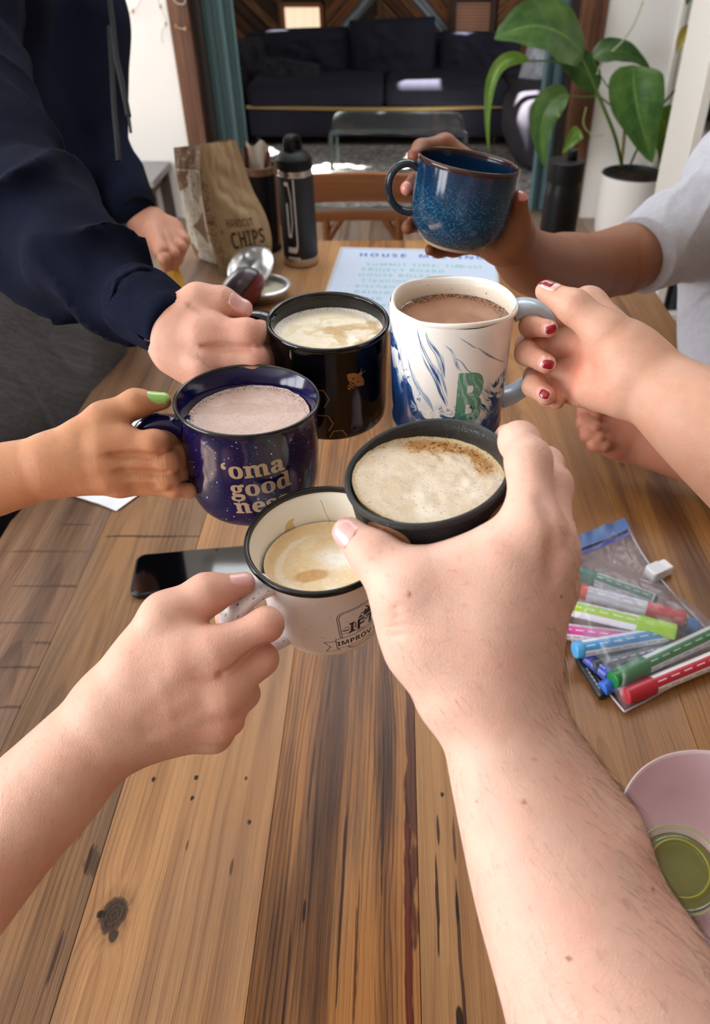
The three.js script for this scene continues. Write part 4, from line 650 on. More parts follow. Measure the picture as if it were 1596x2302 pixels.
// ---------------------------------------------------------------- bag of markers
const MARKERS = [
  // label, [x, y, height] from, to, radius, body, cap colour, cap share (sign: which end), stripe colour
  ['white marker with a dull green cap, topmost in the clear bag', [1274, 1278, 0.016], [1476, 1352, 0.016], 0.0085, '#d7dde6', '#3c7c68', 0.33, '#4f8f76'],
  ['white marker with orange red end and red cap in the clear bag', [1540, 1392, 0.028], [1262, 1318, 0.028], 0.0088, '#eef0f5', '#c62f3f', 0.3, '#c9cad0', '#df5138'],
  ['white highlighter with lime green cap and label in the clear bag', [1520, 1421, 0.032], [1236, 1356, 0.032], 0.0092, '#f2f3f6', '#a4d51c', 0.3, '#a9d63a'],
  ['pale pink marker with a hot pink end beside the forearm', [1228, 1414, 0.016], [1440, 1440, 0.016], 0.0092, '#e9dce6', '#ff2f92', 0.15, '#d04f9a'],
  ['white marker with a light blue end and blue label in the clear bag', [1290, 1462, 0.024], [1500, 1425, 0.024], 0.0092, '#e3e8f1', '#4ea3dc', 0.08, '#4a9ad4'],
  ['dark grey marker lying under the blue labelled one', [1330, 1500, 0.012], [1500, 1456, 0.012], 0.0085, '#4b555f', '#3a444e', 0.2, '#5e6a75'],
  ['white and green marker with a green cap in the clear bag', [1376, 1530, 0.020], [1640, 1408, 0.020], 0.0095, '#e6ece9', '#217a3d', 0.30, '#1f7a3c'],
  ['white and red marker with a red cap, lowest in the clear bag', [1404, 1566, 0.012], [1680, 1452, 0.012], 0.0095, '#eee9ea', '#b02234', 0.24, '#b3243a'],
  ['marker with a bright blue cap at the low corner of the clear bag', [1352, 1550, 0.010], [1480, 1490, 0.010], 0.008, '#3f71c4', '#2f66c8', 0.35, '#2a50a0'],
  ['black pen at the low left edge of the clear bag', [1300, 1480, 0.006], [1356, 1568, 0.006], 0.0048, '#1f2228', '#15171b', 0.3, '#2b2e35'],
  ['dark navy marker under the red capped one at the right', [1570, 1412, 0.014], [1450, 1386, 0.014], 0.0088, '#2e3a44', '#3c84c4', 0.22, '#2c3640'],
  ['violet blue marker near the pen in the clear bag', [1318, 1478, 0.012], [1372, 1520, 0.012], 0.0075, '#4656b4', '#3a49a8', 0.3, '#3a49a8'],
];
for (const [label, a, b, R, body, capc, share, stripe, endc] of MARKERS) {
  const A = onTable(...a), B = onTable(...b); A.y = TABLE_Y + Math.max(a[2], R + 0.001); B.y = TABLE_Y + Math.max(b[2], R + 0.001); const L = Math.min(0.145, A.distanceTo(B)), d = B.clone().sub(A).normalize();
  const t = thing('marker', label, 'marker', A, 0, 'markers in the clear zip bag'); t.quaternion.setFromUnitVectors(V(0, 1, 0), d);
  const cl = L * share;
  const cv = canvas(256, 256, (g) => { g.fillStyle = body; g.fillRect(0, 0, 256, 256); g.fillStyle = stripe; g.beginPath(); g.roundRect(10, 60, 46, 140, 22); g.fill(); g.fillStyle = 'rgba(60,60,70,0.5)'; for (let i = 0; i < 9; i++) g.fillRect(66 + (i % 2) * 4, 70 + i * 13, 5, 9); g.fillStyle = 'rgba(255,255,255,0.8)'; for (let i = 0; i < 6; i++) g.fillRect(30, 90 + i * 14, 5, 9); });
  const up = V(0, 1, 0.5).applyQuaternion(t.quaternion.clone().invert());
  part('barrel', lathe([[R * 0.9, cl], [R, cl + 0.001], [R, L - 0.006], [R * 0.94, L - 0.003]], 32), phys('#ffffff', 0.35, { map: texture(cv) }), t).rotation.y = Math.atan2(up.x, up.z) - 33 / 256 * 6.2832;
  part('cap', lathe([[0, 0], [R * 0.86, 0], [R * 0.98, 0.002], [R * 1.06, cl - 0.001], [R * 1.0, cl + 0.0005]], 32), phys(capc, 0.35), t);
  part('end_plug', lathe([[R * 0.94, L - 0.003], [R * 0.9, L], [0, L + 0.0006]], 32), phys(endc ?? capc, 0.4), t);
  if (endc) part('end_band', lathe([[R * 1.01, L - 0.03], [R * 1.02, L - 0.004], [R * 0.95, L - 0.002]], 32), phys(endc, 0.4), t);
}
{
  const p = onTable(1478, 1292, 0), e = thing('eraser', 'small white eraser block on the table at the upper edge of the clear bag', 'eraser', [p.x, TABLE_Y, p.z], 0.5);
  part('block', new RoundedBoxGeometry(0.032, 0.014, 0.018, 3, 0.003).translate(0, 0.0072, 0), std('#eef0f4', 0.8), e); part('sleeve', new RoundedBoxGeometry(0.018, 0.0146, 0.0186, 2, 0.001).translate(-0.005, 0.0074, 0), std('#dfe2ea', 0.6), e);
}
{
  // the clear bag lies over them: a film that follows what is inside
  const h = 0.004, q = [[1262, 1228], [1403, 1168], [1645, 1468], [1404, 1600]].map(([x, y]) => onTable(x, y, h));
  const c = onTable(1420, 1400), t = thing('zip_bag', 'clear plastic zip bag with a blue top strip holding the markers', 'bag', [c.x, TABLE_Y, c.z]), a = V(), b = V();
  const tops = MARKERS.map(([, p, s, R]) => { const A = onTable(...p), B = onTable(...s); return { A, B, h: Math.max(p[2], R) + R }; });
  const corner = (u, v, o) => { const L0 = q[0], R0 = q[1]; // v runs from the zip to the far seam; the bag widens to its middle
    const bow = Math.sin(Math.PI * v) * 0.030; a.lerpVectors(q[0], q[3], v); b.lerpVectors(q[1], q[2], v); a.x -= bow; b.x -= bow * 0.5; b.z -= bow * 0.2; o.lerpVectors(a, b, u); };
  const film = (up) => sheet(70, 90, (u, v, o) => { corner(u, v, o); let y = 0.003; const e = Math.min(u, 1 - u, v, 1 - v), k = sstep(0.0, 0.09, e);
    if (up) { for (const m of tops) { const dx = m.B.x - m.A.x, dz = m.B.z - m.A.z; let s = clamp(((o.x - m.A.x) * dx + (o.z - m.A.z) * dz) / (dx * dx + dz * dz)); const d = Math.hypot(o.x - m.A.x - dx * s, o.z - m.A.z - dz * s); y = Math.max(y, m.h - Math.max(0, d - 0.009) * 0.55); } y = y * (0.25 + 0.75 * k) + 0.0022 + 0.0026 * Math.abs(noise2(u * 9, v * 12)) + 0.0012 * noise2(u * 30, v * 26); } else y = 0.0008;
    o.y = TABLE_Y + y; o.sub(t.position); });
  const clear = phys('#f3f4fb', 0.26, { transmission: 0.93, thickness: 0, ior: 1.35, side: THREE.DoubleSide, bumpMap: crinkle, bumpScale: 0.002 });
  part('upper_film', film(true), clear, t); part('lower_film', film(false), clear, t);
  const edge = (list) => tube(list.map(([u, v]) => { const o = V(); corner(u, v, o); o.y = TABLE_Y + 0.0025 + 0.002 * Math.abs(noise2(v * 9, u * 9)); return o.sub(t.position); }), 0.0011, 60, 6), seamM = phys('#eceef6', 0.3, { transmission: 0.5, thickness: 0 });
  part('side_seam', edge([0, 0.1, 0.2, 0.3, 0.4, 0.5, 0.6, 0.7, 0.8, 0.9, 1].map((v) => [0, v])), seamM, t); part('side_seam', edge([0, 0.2, 0.4, 0.6, 0.8, 1].map((v) => [1, v])), seamM, t); part('bottom_seam', edge([0, 0.2, 0.4, 0.6, 0.8, 1].map((u) => [u, 1])), seamM, t);
  const strip = (v0, v1, hgt, mat, name, label) => part(name, sheet(40, 4, (u, v, o) => { corner(u, lerp(v0, v1, v), o); o.y = TABLE_Y + hgt + 0.003 * noise2(u * 6, v) + 0.004; o.sub(t.position); }), mat, t, label);
  const blue = phys('#5278b8', 0.4, { side: THREE.DoubleSide, transmission: 0.25, thickness: 0 });
  strip(-0.005, 0.105, 0.003, blue, 'top_strip', 'translucent blue strip'); strip(0.135, 0.155, 0.004, phys('#5a66b8', 0.4, { side: THREE.DoubleSide }), 'zip_line', 'blue zip line');
}
// ---------------------------------------------------------------- pink bowl with a cup of green sauce
{
  const t = thing('bowl', 'pale pink bowl at the table edge beside the hairy forearm', 'bowl', [0.268, TABLE_Y, -0.318]);
  const R = 0.087, pinkM = phys('#d9b9c2', 0.35, { clearcoat: 0.2 });
  part('body', lathe([[0, 0.002], [R * 0.5, 0.0005], [R * 0.56, 0.004], [R * 0.8, 0.022], [R * 0.96, 0.046], [R, 0.055], [R * 0.985, 0.0565], [R * 0.965, 0.055], [R * 0.92, 0.044], [R * 0.76, 0.024], [R * 0.5, 0.009], [0, 0.008]], 96), pinkM, t);
  part('rim', lathe([[R * 1.0, 0.0545], [R * 0.997, 0.0575], [R * 0.982, 0.0578], [R * 0.968, 0.0552]], 96), phys('#e6d3d8', 0.35), t);
  part('lace_band', lathe([[R * 0.83, 0.0225], [R * 0.905, 0.0345], [R * 0.962, 0.0455]], 120), phys('#c9a6b4', 0.6, { bumpMap: crinkle, bumpScale: 0.003 }), t);
  const c = at(1556, 1893, 0.60), k = thing('sauce_cup', 'lidded clear cup of olive green sauce sitting in the pink bowl', 'cup', [c.x, TABLE_Y + 0.010, c.z]);
  const gl = phys('#f4f7ee', 0.06, { transmission: 0.95, thickness: 0, ior: 1.45, side: THREE.DoubleSide });
  part('cup', lathe([[0.0, 0.001], [0.024, 0.001], [0.026, 0.003], [0.033, 0.030], [0.035, 0.0305]], 64), gl, k);
  part('sauce', lathe([[0, 0.002], [0.0232, 0.002], [0.0252, 0.004], [0.0312, 0.0262], [0.030, 0.0268], [0, 0.0266]], 64), phys('#6f6c18', 0.35, { bumpMap: crinkle, bumpScale: 0.001 }), k, 'olive green sauce');
  part('lid', lathe([[0, 0.0295], [0.0205, 0.0293], [0.0215, 0.0303], [0.0225, 0.0335], [0.0245, 0.0338], [0.0256, 0.0305], [0.031, 0.0305], [0.0325, 0.034], [0.0352, 0.034], [0.0358, 0.029]], 96), gl, k);
  part('lid_ridge', new THREE.TorusGeometry(0.0225, 0.0011, 8, 64).rotateX(Math.PI / 2).translate(0, 0.0338, 0), phys('#8c8a2c', 0.2), k); part('lid_edge', new THREE.TorusGeometry(0.0345, 0.0011, 8, 72).rotateX(Math.PI / 2).translate(0, 0.0335, 0), phys('#dfe2b8', 0.15, { transmission: 0.75, thickness: 0 }), k);
  k.rotation.set(0.14, 0, 0.10);
}
// ---------------------------------------------------------------- mugs
// smooth a hand-drawn profile
function profile(pts, n = 60) { const c = new THREE.CatmullRomCurve3(pts.map(([x, y]) => V(x, y, 0)), false, 'centripetal'); return c.getSpacedPoints(n).map((p) => [Math.max(0, p.x), p.y]); }
function shellGeo(pts, y0, y1, seg = 128) { const g = lathe(pts, seg), p = g.attributes.position, uv = g.attributes.uv; for (let i = 0; i < p.count; i++) uv.setY(i, (p.getY(i) - y0) / (y1 - y0)); return g; }
// world placing: rim centre C, axis n, height h
function mugThing(name, label, cat, C, n, h) { n = V(...n).normalize(); const t = thing(name, label, cat, C.clone().addScaledVector(n, -h)); t.quaternion.setFromUnitVectors(V(0, 1, 0), n); t.updateMatrixWorld(true); return t; }
function handle(t, az, path, a, b, mat, sq = 2.2) { const s = Math.sin(az), c = Math.cos(az); const m = part('handle', sweep(path.map(([x, y]) => V(s * x, y, c * x)), typeof a === 'function' ? a : () => a, typeof b === 'function' ? b : () => b, V(c, 0, -s), 60, 24, sq), mat, t); return m; }
const deg = Math.PI / 180;
// the drink: a disc in the mug with a slight rise where it clings to the wall
function drink(name, label, cat, C, n, t, R, mat, rough = 0, seed = 1, slope = 0.0015) {
  const p = C.clone().addScaledVector(V(...n).normalize(), -t), d = thing(name, label, cat, p);
  const g = sheet(96, 40, (u, v, o) => { const a = u * 6.2832, r = Math.pow(v, 0.8) * R, x = Math.cos(a) * r, z = -Math.sin(a) * r; o.set(x, slope * Math.pow(v, 12) + rough * fbm2(x * 260 + seed, z * 260, 3), z); }, true);
  planarUV(g, (x) => x / (2 * R) + 0.5, (x, y, z) => 0.5 - z / (2 * R)); part('surface', g, mat, d);
  part('depth', lathe([[R * 0.8, -0.022], [R * 0.985, -0.001], [R, 0.0002 + slope * 0.6]].concat([]), 64), mat, d); return d;
}
const bubbles = (g, r, n, W, x0, y0, rad, col, s0, s1) => { g.fillStyle = col; for (let i = 0; i < n; i++) { const a = r() * 6.2832, q = Math.sqrt(r()) * rad; g.beginPath(); g.arc(x0 + Math.cos(a) * q, y0 + Math.sin(a) * q, s0 + r() * (s1 - s0), 0, 7); g.fill(); } };
const rgb = (a, b, t) => [lerp(a[0], b[0], t), lerp(a[1], b[1], t), lerp(a[2], b[2], t)];

// 1 white speckled camp mug, nearest on the left
const WS = { C: at(722, 1207, 0.461), n: [-0.033, 0.997, 0.075], h: 0.075 };
{
  const t = mugThing('mug', 'white speckled mug with a black rim and a dark mountain emblem', 'mug', WS.C, WS.n, WS.h), az0 = Math.PI;
  const cv = canvas(2048, 640, (g, W, H) => {
    g.fillStyle = '#efeae9'; g.fillRect(0, 0, W, H); const r = rng(12);
    for (let i = 0; i < 900; i++) { const s = r(); g.fillStyle = `rgba(38,34,48,${0.35 + 0.6 * r()})`; g.beginPath(); g.ellipse(r() * W, H * Math.sqrt(r()), 0.7 + 2.6 * s * s * s, 0.7 + 2.4 * s * s * s, 0, 0, 7); g.fill(); }
    // emblem, centred a little right of the viewer
    g.save(); g.translate(W * 0.5 + 225, 338); g.rotate(-0.045); g.scale(1.06, 1.12); const ink = '#20213e'; g.strokeStyle = ink; g.fillStyle = ink; g.lineWidth = 3.2; g.lineJoin = 'round';
    const badge = (m) => { g.beginPath(); g.moveTo(-140 + m, 62); g.lineTo(-140 + m, -70); g.quadraticCurveTo(-140 + m, -118 + m, -92, -118 + m); g.lineTo(92, -118 + m); g.quadraticCurveTo(140 - m, -118 + m, 140 - m, -70); g.lineTo(140 - m, 62); g.stroke(); g.beginPath(); g.moveTo(-112 + m, 142); g.quadraticCurveTo(-105, 172 - m, -70, 174 - m); g.lineTo(70, 174 - m); g.quadraticCurveTo(105, 172 - m, 112 - m, 142); g.stroke(); };
    badge(0); badge(9);
    g.beginPath(); g.moveTo(-66, 0); g.lineTo(-18, -66); g.lineTo(-8, -56); g.lineTo(6, -96); g.lineTo(26, -72); g.lineTo(38, -84); g.lineTo(96, 0); g.closePath(); g.fill();
    g.fillStyle = '#efeae9'; for (const [x, y] of [[-18, -62], [6, -90], [40, -80]]) { g.beginPath(); g.moveTo(x, y); g.lineTo(x - 12, y + 24); g.lineTo(x - 3, y + 16); g.lineTo(x + 3, y + 28); g.lineTo(x + 11, y + 20); g.closePath(); g.fill(); }
    g.fillStyle = ink; for (let i = 0; i < 9; i++) { const x = -120 + i * 10, k = 14 + (i * 7 % 11); g.beginPath(); g.moveTo(x, 20); g.lineTo(x + 7, 20 - k * 1.6); g.lineTo(x + 14, 20); g.fill(); }
    g.fillStyle = '#efeae9'; g.beginPath(); g.moveTo(-126, 14); g.lineTo(-102, -10); g.lineTo(-80, 14); g.fill(); g.strokeStyle = ink; g.lineWidth = 2.5; g.beginPath(); g.moveTo(-126, 14); g.lineTo(-102, -10); g.lineTo(-80, 14); g.closePath(); g.stroke();
    g.font = 'bold 96px sans-serif'; g.lineWidth = 12; g.strokeStyle = '#efeae9'; g.save(); g.transform(1, 0, -0.12, 1, 0, 0); g.textAlign = 'center'; g.strokeText('IFTC', 8, 42); g.fillStyle = ink; g.fillText('IFTC', 8, 42); g.restore();
    for (let i = 0; i < 16; i++) { g.fillStyle = ink; g.fillRect(-130 + r() * 250, 26 + r() * 30, 18 + r() * 36, 2.6); }
    g.strokeStyle = ink; g.fillStyle = '#efeae9'; g.lineWidth = 3.4; g.beginPath(); g.moveTo(-164, 64); g.lineTo(164, 64); g.lineTo(164, 140); g.lineTo(-164, 140); g.closePath(); g.fill(); g.stroke();
    for (const s of [-1, 1]) { g.beginPath(); g.moveTo(s * 164, 78); g.lineTo(s * 222, 78); g.lineTo(s * 194, 116); g.lineTo(s * 222, 154); g.lineTo(s * 150, 154); g.lineTo(s * 164, 140); g.stroke(); }
    g.fillStyle = ink; g.font = 'bold 47px sans-serif'; g.textAlign = 'center'; g.fillText('IMPROV CAMP', 2, 119); g.restore();
  });
  const glaze = phys('#ffffff', 0.22, { map: texture(cv) });
  const outer = profile([[0.0, 0.0012], [0.028, 0.0005], [0.0345, 0.004], [0.0385, 0.014], [0.040, 0.035], [0.0408, 0.055], [0.0425, 0.066], [0.0447, 0.0725]]);
  part('body', shellGeo(outer, 0, 0.075), glaze, t).rotation.y = az0;
  const inn = canvas(1024, 512, (g, W, H) => { g.fillStyle = '#f3eee2'; g.fillRect(0, 0, W, H); const r = rng(4), bx = 0.0 * W;
    // coffee left on the far wall: a peak with a hooked tip, fine splashes, a crack
    for (const ox of [0]) { g.save(); g.translate(W * 0.575, 0); g.scale(-1, 1); g.fillStyle = '#d9bd8a'; g.beginPath(); g.moveTo(ox - 250, H - 205); g.bezierCurveTo(ox - 120, H - 240, ox - 70, H - 270, ox - 48, H - 390); g.quadraticCurveTo(ox - 40, H - 420, ox - 14, H - 414); g.quadraticCurveTo(ox - 28, H - 396, ox - 16, H - 350); g.bezierCurveTo(ox + 10, H - 280, ox + 90, H - 262, ox + 300, H - 240); g.lineTo(ox + 300, H); g.lineTo(ox - 250, H); g.fill(); g.strokeStyle = 'rgba(150,135,110,0.8)'; g.lineWidth = 1.6; g.beginPath(); g.moveTo(ox + 60, H - 470); g.bezierCurveTo(ox + 70, H - 430, ox + 64, H - 400, ox + 92, H - 320); g.stroke(); g.restore(); }
    for (let i = 0; i < 700; i++) { g.fillStyle = `rgba(168,138,92,${0.25 * r()})`; g.beginPath(); g.arc(r() * W, H - 150 - 160 * r() * r(), 0.6 + 1.6 * r(), 0, 7); g.fill(); } });
  const interior = profile([[0.0442, 0.0728], [0.0418, 0.066], [0.0388, 0.055], [0.037, 0.035], [0.035, 0.014], [0.03, 0.005], [0.0, 0.004]]);
  part('interior', shellGeo(interior, 0.004, 0.0728), phys('#ffffff', 0.3, { map: texture(inn) }), t);
  part('rim', lathe(profile([[0.0438, 0.0714], [0.0455, 0.0718], [0.0464, 0.0738], [0.0458, 0.0757], [0.0444, 0.0762], [0.0432, 0.0752], [0.0432, 0.0728]], 24), 128), phys('#0b0b0d', 0.25, {}), t, 'glossy black rim');
  handle(t, -50 * deg, [[0.0392, 0.062], [0.047, 0.064], [0.060, 0.061], [0.0685, 0.050], [0.069, 0.036], [0.063, 0.024], [0.050, 0.016], [0.0375, 0.013]], 0.0085, 0.0042, phys('#ffffff', 0.25, { map: texture(speckle('#f2f0f3', 260)) }), 3);
  const lat = pixelTex(512, 512, (u, v, o) => { const x = u * 2 - 1, y = 1 - v * 2, w = 0.25 * fbm2(x * 2.2 + 5, y * 2.2, 4), rr = Math.hypot(x, y); // y runs towards the viewer
    const tan = [0.91, 0.77, 0.54], cream = [0.965, 0.895, 0.76], milk = [1.0, 0.985, 0.95];
    let c = rgb(cream, tan, clamp(0.30 + 1.2 * w + 0.35 * sstep(0.55, 0.95, rr)));
    const sw = Math.sin((x * 0.8 + y * 1.4 + w * 4) * 6); c = rgb(c, tan, 0.25 * sstep(0.2, 0.9, sw));
    c = rgb(c, milk, 0.9 * (1 - sstep(0.10, 0.42, Math.hypot((x - 0.26) * 0.8, y + 0.06 + w)))); c = rgb(c, milk, 0.55 * (1 - sstep(0.04, 0.16, Math.abs(y + 0.18 - 0.5 * x * x + w * 0.6))) * sstep(-0.5, 0.3, x));
    c = rgb(c, [0.80, 0.60, 0.33], 0.85 * (1 - sstep(0.6, 1.0, Math.hypot((x + 0.28 - 0.25 * y) / 0.38, (y - 0.30 + 0.2 * x) / 0.17) + w * 1.5)));
    const arc = Math.abs(Math.hypot(x + 0.1, y - 0.05) - 0.66 + w * 0.5); c = rgb(c, milk, 0.55 * (1 - sstep(0.02, 0.09, arc)) * sstep(-0.2, -0.5, x));
    c = rgb(c, milk, 0.7 * (1 - sstep(0.05, 0.2, Math.hypot(x - 0.2, y - 0.72) + w))); c = rgb(c, [0.76, 0.57, 0.31], 0.5 * (1 - sstep(0.05, 0.2, Math.hypot((x - 0.5) * 0.8, y - 0.62) + w)));
    const sp = noise2(x * 90, y * 90); if (sp > 0.62) c = rgb(c, [0.72, 0.57, 0.36], 0.4); o[0] = c[0]; o[1] = c[1]; o[2] = c[2]; });
  drink('latte', 'latte with a tan leaf shape and white milk patch in the white speckled mug', 'coffee', WS.C, WS.n, 0.0215, 0.0372, phys('#ffffff', 0.35, { map: lat }), 0.0005, 3);
}
function speckle(base, n, ink = '38,34,48') { return canvas(512, 256, (g, W, H) => { g.fillStyle = base; g.fillRect(0, 0, W, H); const r = rng(n); for (let i = 0; i < n; i++) { const s = r(); g.fillStyle = `rgba(${ink},${0.5 + 0.5 * r()})`; g.beginPath(); g.ellipse(r() * W, r() * H, 1.2 + 3.4 * s * s, 0.8 + 1.8 * s * s, 0, 0, 7); g.fill(); } }); }

// 2 navy speckled camp mug
const NV = { C: at(556, 894, 0.500), n: [0.039, 0.999, -0.012], h: 0.0865 };
{
  const t = mugThing('mug', 'dark navy speckled mug with gold lettering held by the hand with green nail polish', 'mug', NV.C, NV.n, NV.h);
  const cv = canvas(2048, 680, (g, W, H) => {
    g.fillStyle = '#0b0a3a'; g.fillRect(0, 0, W, H); const r = rng(21);
    for (let i = 0; i < 1500; i++) { const s = r(), y = H * r(); if (y < 40) continue; g.fillStyle = `rgba(205,212,250,${0.4 + 0.6 * r()})`; g.beginPath(); g.ellipse(r() * W, y, 0.9 + 4.2 * Math.pow(s, 5), 0.9 + 5.0 * Math.pow(s, 5), 0, 0, 7); g.fill(); }
    g.save(); g.translate(W * 0.5 + 74, 306); g.rotate(-0.085); g.scale(0.93, 0.95); g.fillStyle = '#a58e70'; g.textAlign = 'left';
    const word = (s, x, y, size) => { g.font = `bold ${size}px serif`; g.save(); g.translate(x, y); g.scale(0.98, 1); g.fillText(s, 0, 0); g.lineWidth = size * 0.035; g.strokeStyle = '#a58e70'; g.strokeText(s, 0, 0); g.restore(); };
    word('\u2018oma', -168, -62, 132); word('good', -140, 54, 132); word('ness', -138, 172, 132); g.restore();
  });
  const mat = phys('#ffffff', 0.12, { map: texture(cv) }), plain = phys('#0d0c40', 0.12, {});
  part('body', shellGeo(profile([[0.0, 0.002], [0.022, 0.0008], [0.031, 0.0045], [0.0400, 0.0125], [0.0440, 0.025], [0.0453, 0.045], [0.0450, 0.066], [0.0449, 0.075], [0.0455, 0.0815], [0.0463, 0.0845]]), 0, 0.0865), mat, t).rotation.y = Math.PI;
  part('interior', lathe(profile([[0.0460, 0.0850], [0.0435, 0.081], [0.0405, 0.074], [0.0398, 0.06], [0.0398, 0.03], [0.036, 0.013], [0.025, 0.006], [0.0, 0.005]]), 128), plain, t);
  part('rim', lathe(profile([[0.0455, 0.0834], [0.0468, 0.0842], [0.0473, 0.0857], [0.0467, 0.0868], [0.0456, 0.0869], [0.0447, 0.0862]], 20), 128), phys('#14151c', 0.15, {}), t, 'thin dark rim');
  handle(t, -80 * deg, [[0.0415, 0.066], [0.049, 0.070], [0.061, 0.0715], [0.070, 0.066], [0.0735, 0.053], [0.071, 0.038], [0.062, 0.026], [0.052, 0.021], [0.0405, 0.021]], (v) => 0.0075 + 0.003 * Math.pow(Math.abs(v * 2 - 1), 4), (v) => 0.0045 + 0.0035 * Math.pow(Math.abs(v * 2 - 1), 5), plain, 2.6);
  const cocoa = pixelTex(512, 512, (u, v, o) => { const x = u * 2 - 1, y = 1 - v * 2, n = noise2(x * 60, y * 60) + 0.8 * noise2(x * 130, y * 130), m = fbm2(x * 3, y * 3, 4), rr = Math.hypot(x, y); let c = rgb([0.89, 0.80, 0.765], [0.79, 0.675, 0.63], clamp(0.4 + 0.35 * n + 0.5 * m)); if (rr > 0.9 && noise2(x * 70 + 9, y * 70) > 0.2) c = rgb(c, [0.35, 0.30, 0.36], 0.5); if (noise2(x * 150, y * 150 + 4) > 0.72) c = rgb(c, [0.92, 0.87, 0.85], 0.5); if (Math.abs(y + 0.25 + 0.2 * m) < 0.16) c = rgb(c, [0.72, 0.60, 0.52], 0.3); o[0] = c[0]; o[1] = c[1]; o[2] = c[2]; });
  drink('hot_chocolate', 'frothy pinkish brown hot chocolate in the navy speckled mug', 'drink', NV.C, NV.n, 0.0146, 0.0400, phys('#ffffff', 0.55, { map: cocoa }), 0.0009, 5);
}
// 3 black glossy mug with copper honeycomb
const BK = { C: at(737, 718, 0.561), n: [0.021, 0.998, 0.055], h: 0.080 };
{
  const t = mugThing('mug', 'glossy black mug with copper honeycomb and bee, held by the person in the dark hoodie', 'mug', BK.C, BK.n, BK.h);
  const cv = canvas(2048, 600, (g, W, H) => {
    g.fillStyle = '#060507'; g.fillRect(0, 0, W, H); const r = rng(33), cop = '#a56f3a';
    const hex = (x, y, s, a0, a1) => { g.strokeStyle = cop; g.lineWidth = 6; g.beginPath(); for (let i = a0; i <= a1; i++) { const a = i * Math.PI / 3; g[i === a0 ? 'moveTo' : 'lineTo'](x + s * Math.cos(a), y + s * 1.1 * Math.sin(a)); } g.stroke(); };
    const X = W / 2; hex(X - 40, 300, 58, -2, 1); hex(X - 20, 460, 54, -2, 1); hex(X - 150, 376, 56, 0, 6); hex(X + 60, 560, 50, -3, 0); hex(X - 250, 300, 56, 0, 6);
    // bee
    g.save(); g.translate(X + 172, 196); g.rotate(0.75); g.fillStyle = cop; for (const [x, y, a, b, q] of [[0, 0, 17, 26, 0], [0, 40, 20, 34, 0], [0, -30, 12, 13, 0], [-34, -4, 36, 15, -0.5], [34, -4, 36, 15, 0.5], [-30, 22, 27, 12, 0.35], [30, 22, 27, 12, -0.35]]) { g.beginPath(); g.ellipse(x, y, a, b, q, 0, 7); g.fill(); } g.fillStyle = '#060507'; for (const y of [28, 44, 58]) g.fillRect(-18, y, 36, 5); g.strokeStyle = cop; g.lineWidth = 4; g.beginPath(); g.moveTo(-5, -40); g.lineTo(-16, -60); g.moveTo(5, -40); g.lineTo(16, -60); g.stroke(); g.restore();
  });
  const plain = phys('#08070a', 0.1, {});
  part('body', shellGeo(profile([[0.0, 0.0015], [0.038, 0.0005], [0.0425, 0.003], [0.0437, 0.008], [0.044, 0.03], [0.0442, 0.06], [0.0442, 0.0775]]), 0, 0.08), phys('#ffffff', 0.1, { map: texture(cv) }), t).rotation.y = Math.PI;
  part('interior', lathe(profile([[0.0415, 0.0785], [0.0404, 0.074], [0.040, 0.04], [0.039, 0.012], [0.034, 0.006], [0, 0.005]]), 128), phys('#1b1a1b', 0.3, {}), t);
  part('rim', lathe(profile([[0.0442, 0.0765], [0.0451, 0.0785], [0.0446, 0.0803], [0.0431, 0.0806], [0.0417, 0.0796], [0.0411, 0.0772]], 24), 128), plain, t);
  handle(t, -101 * deg, [[0.043, 0.0705], [0.052, 0.0745], [0.064, 0.0725], [0.0715, 0.060], [0.072, 0.04], [0.066, 0.027], [0.055, 0.018], [0.043, 0.0155]], (v) => 0.0065 + 0.0045 * Math.pow(Math.abs(v * 2 - 1), 5), (v) => 0.005 + 0.003 * Math.pow(Math.abs(v * 2 - 1), 6), plain, 2.4);
  const lat = pixelTex(512, 512, (u, v, o) => { const x = u * 2 - 1, y = 1 - v * 2, w = fbm2(x * 2.4 + 1, y * 2.4 + 8, 5), rr = Math.hypot(x, y), tan = [0.76, 0.62, 0.40], cream = [0.93, 0.90, 0.80], milk = [0.93, 0.92, 0.89];
    let c = rgb(cream, milk, sstep(0.75, 0.95, rr)); c = rgb(c, [0.86, 0.79, 0.62], 0.6 * sstep(0.1, 0.5, Math.sin(x * 5 + y * 9 + w * 8)) * (1 - sstep(0.6, 0.95, rr)));
    const a1 = Math.abs(Math.hypot(x + 0.05, (y - 0.5) * 1.3) - 0.72 + 0.5 * w); c = rgb(c, tan, 0.75 * (1 - sstep(0.05, 0.2, a1)) * sstep(-0.6, 0.2, x + 0.3 * w)); c = rgb(c, tan, 0.8 * (1 - sstep(0.12, 0.3, Math.hypot((x - 0.42) / 1.5, y + 0.16) + 0.5 * w))); c = rgb(c, tan, 0.6 * (1 - sstep(0.05, 0.14, Math.hypot((x - 0.24), (y - 0.36) / 2) + 0.3 * w)));
    c = rgb(c, cream, 0.8 * (1 - sstep(0.1, 0.3, Math.hypot((x + 0.12), (y - 0.45)) + 0.3 * w))); c = rgb(c, [0.97, 0.96, 0.92], 0.7 * (1 - sstep(0.06, 0.2, Math.hypot(x - 0.55, (y - 0.2) / 1.6) + 0.3 * w)));
    if (rr > 0.86 && noise2(x * 70, y * 70) > 0.45) c = rgb(c, [0.45, 0.42, 0.42], 0.5); o[0] = c[0]; o[1] = c[1]; o[2] = c[2]; });
  drink('latte', 'creamy latte with tan swirls in the glossy black mug', 'coffee', BK.C, BK.n, 0.0100, 0.0403, phys('#ffffff', 0.4, { map: lat }), 0.0005, 9);
}
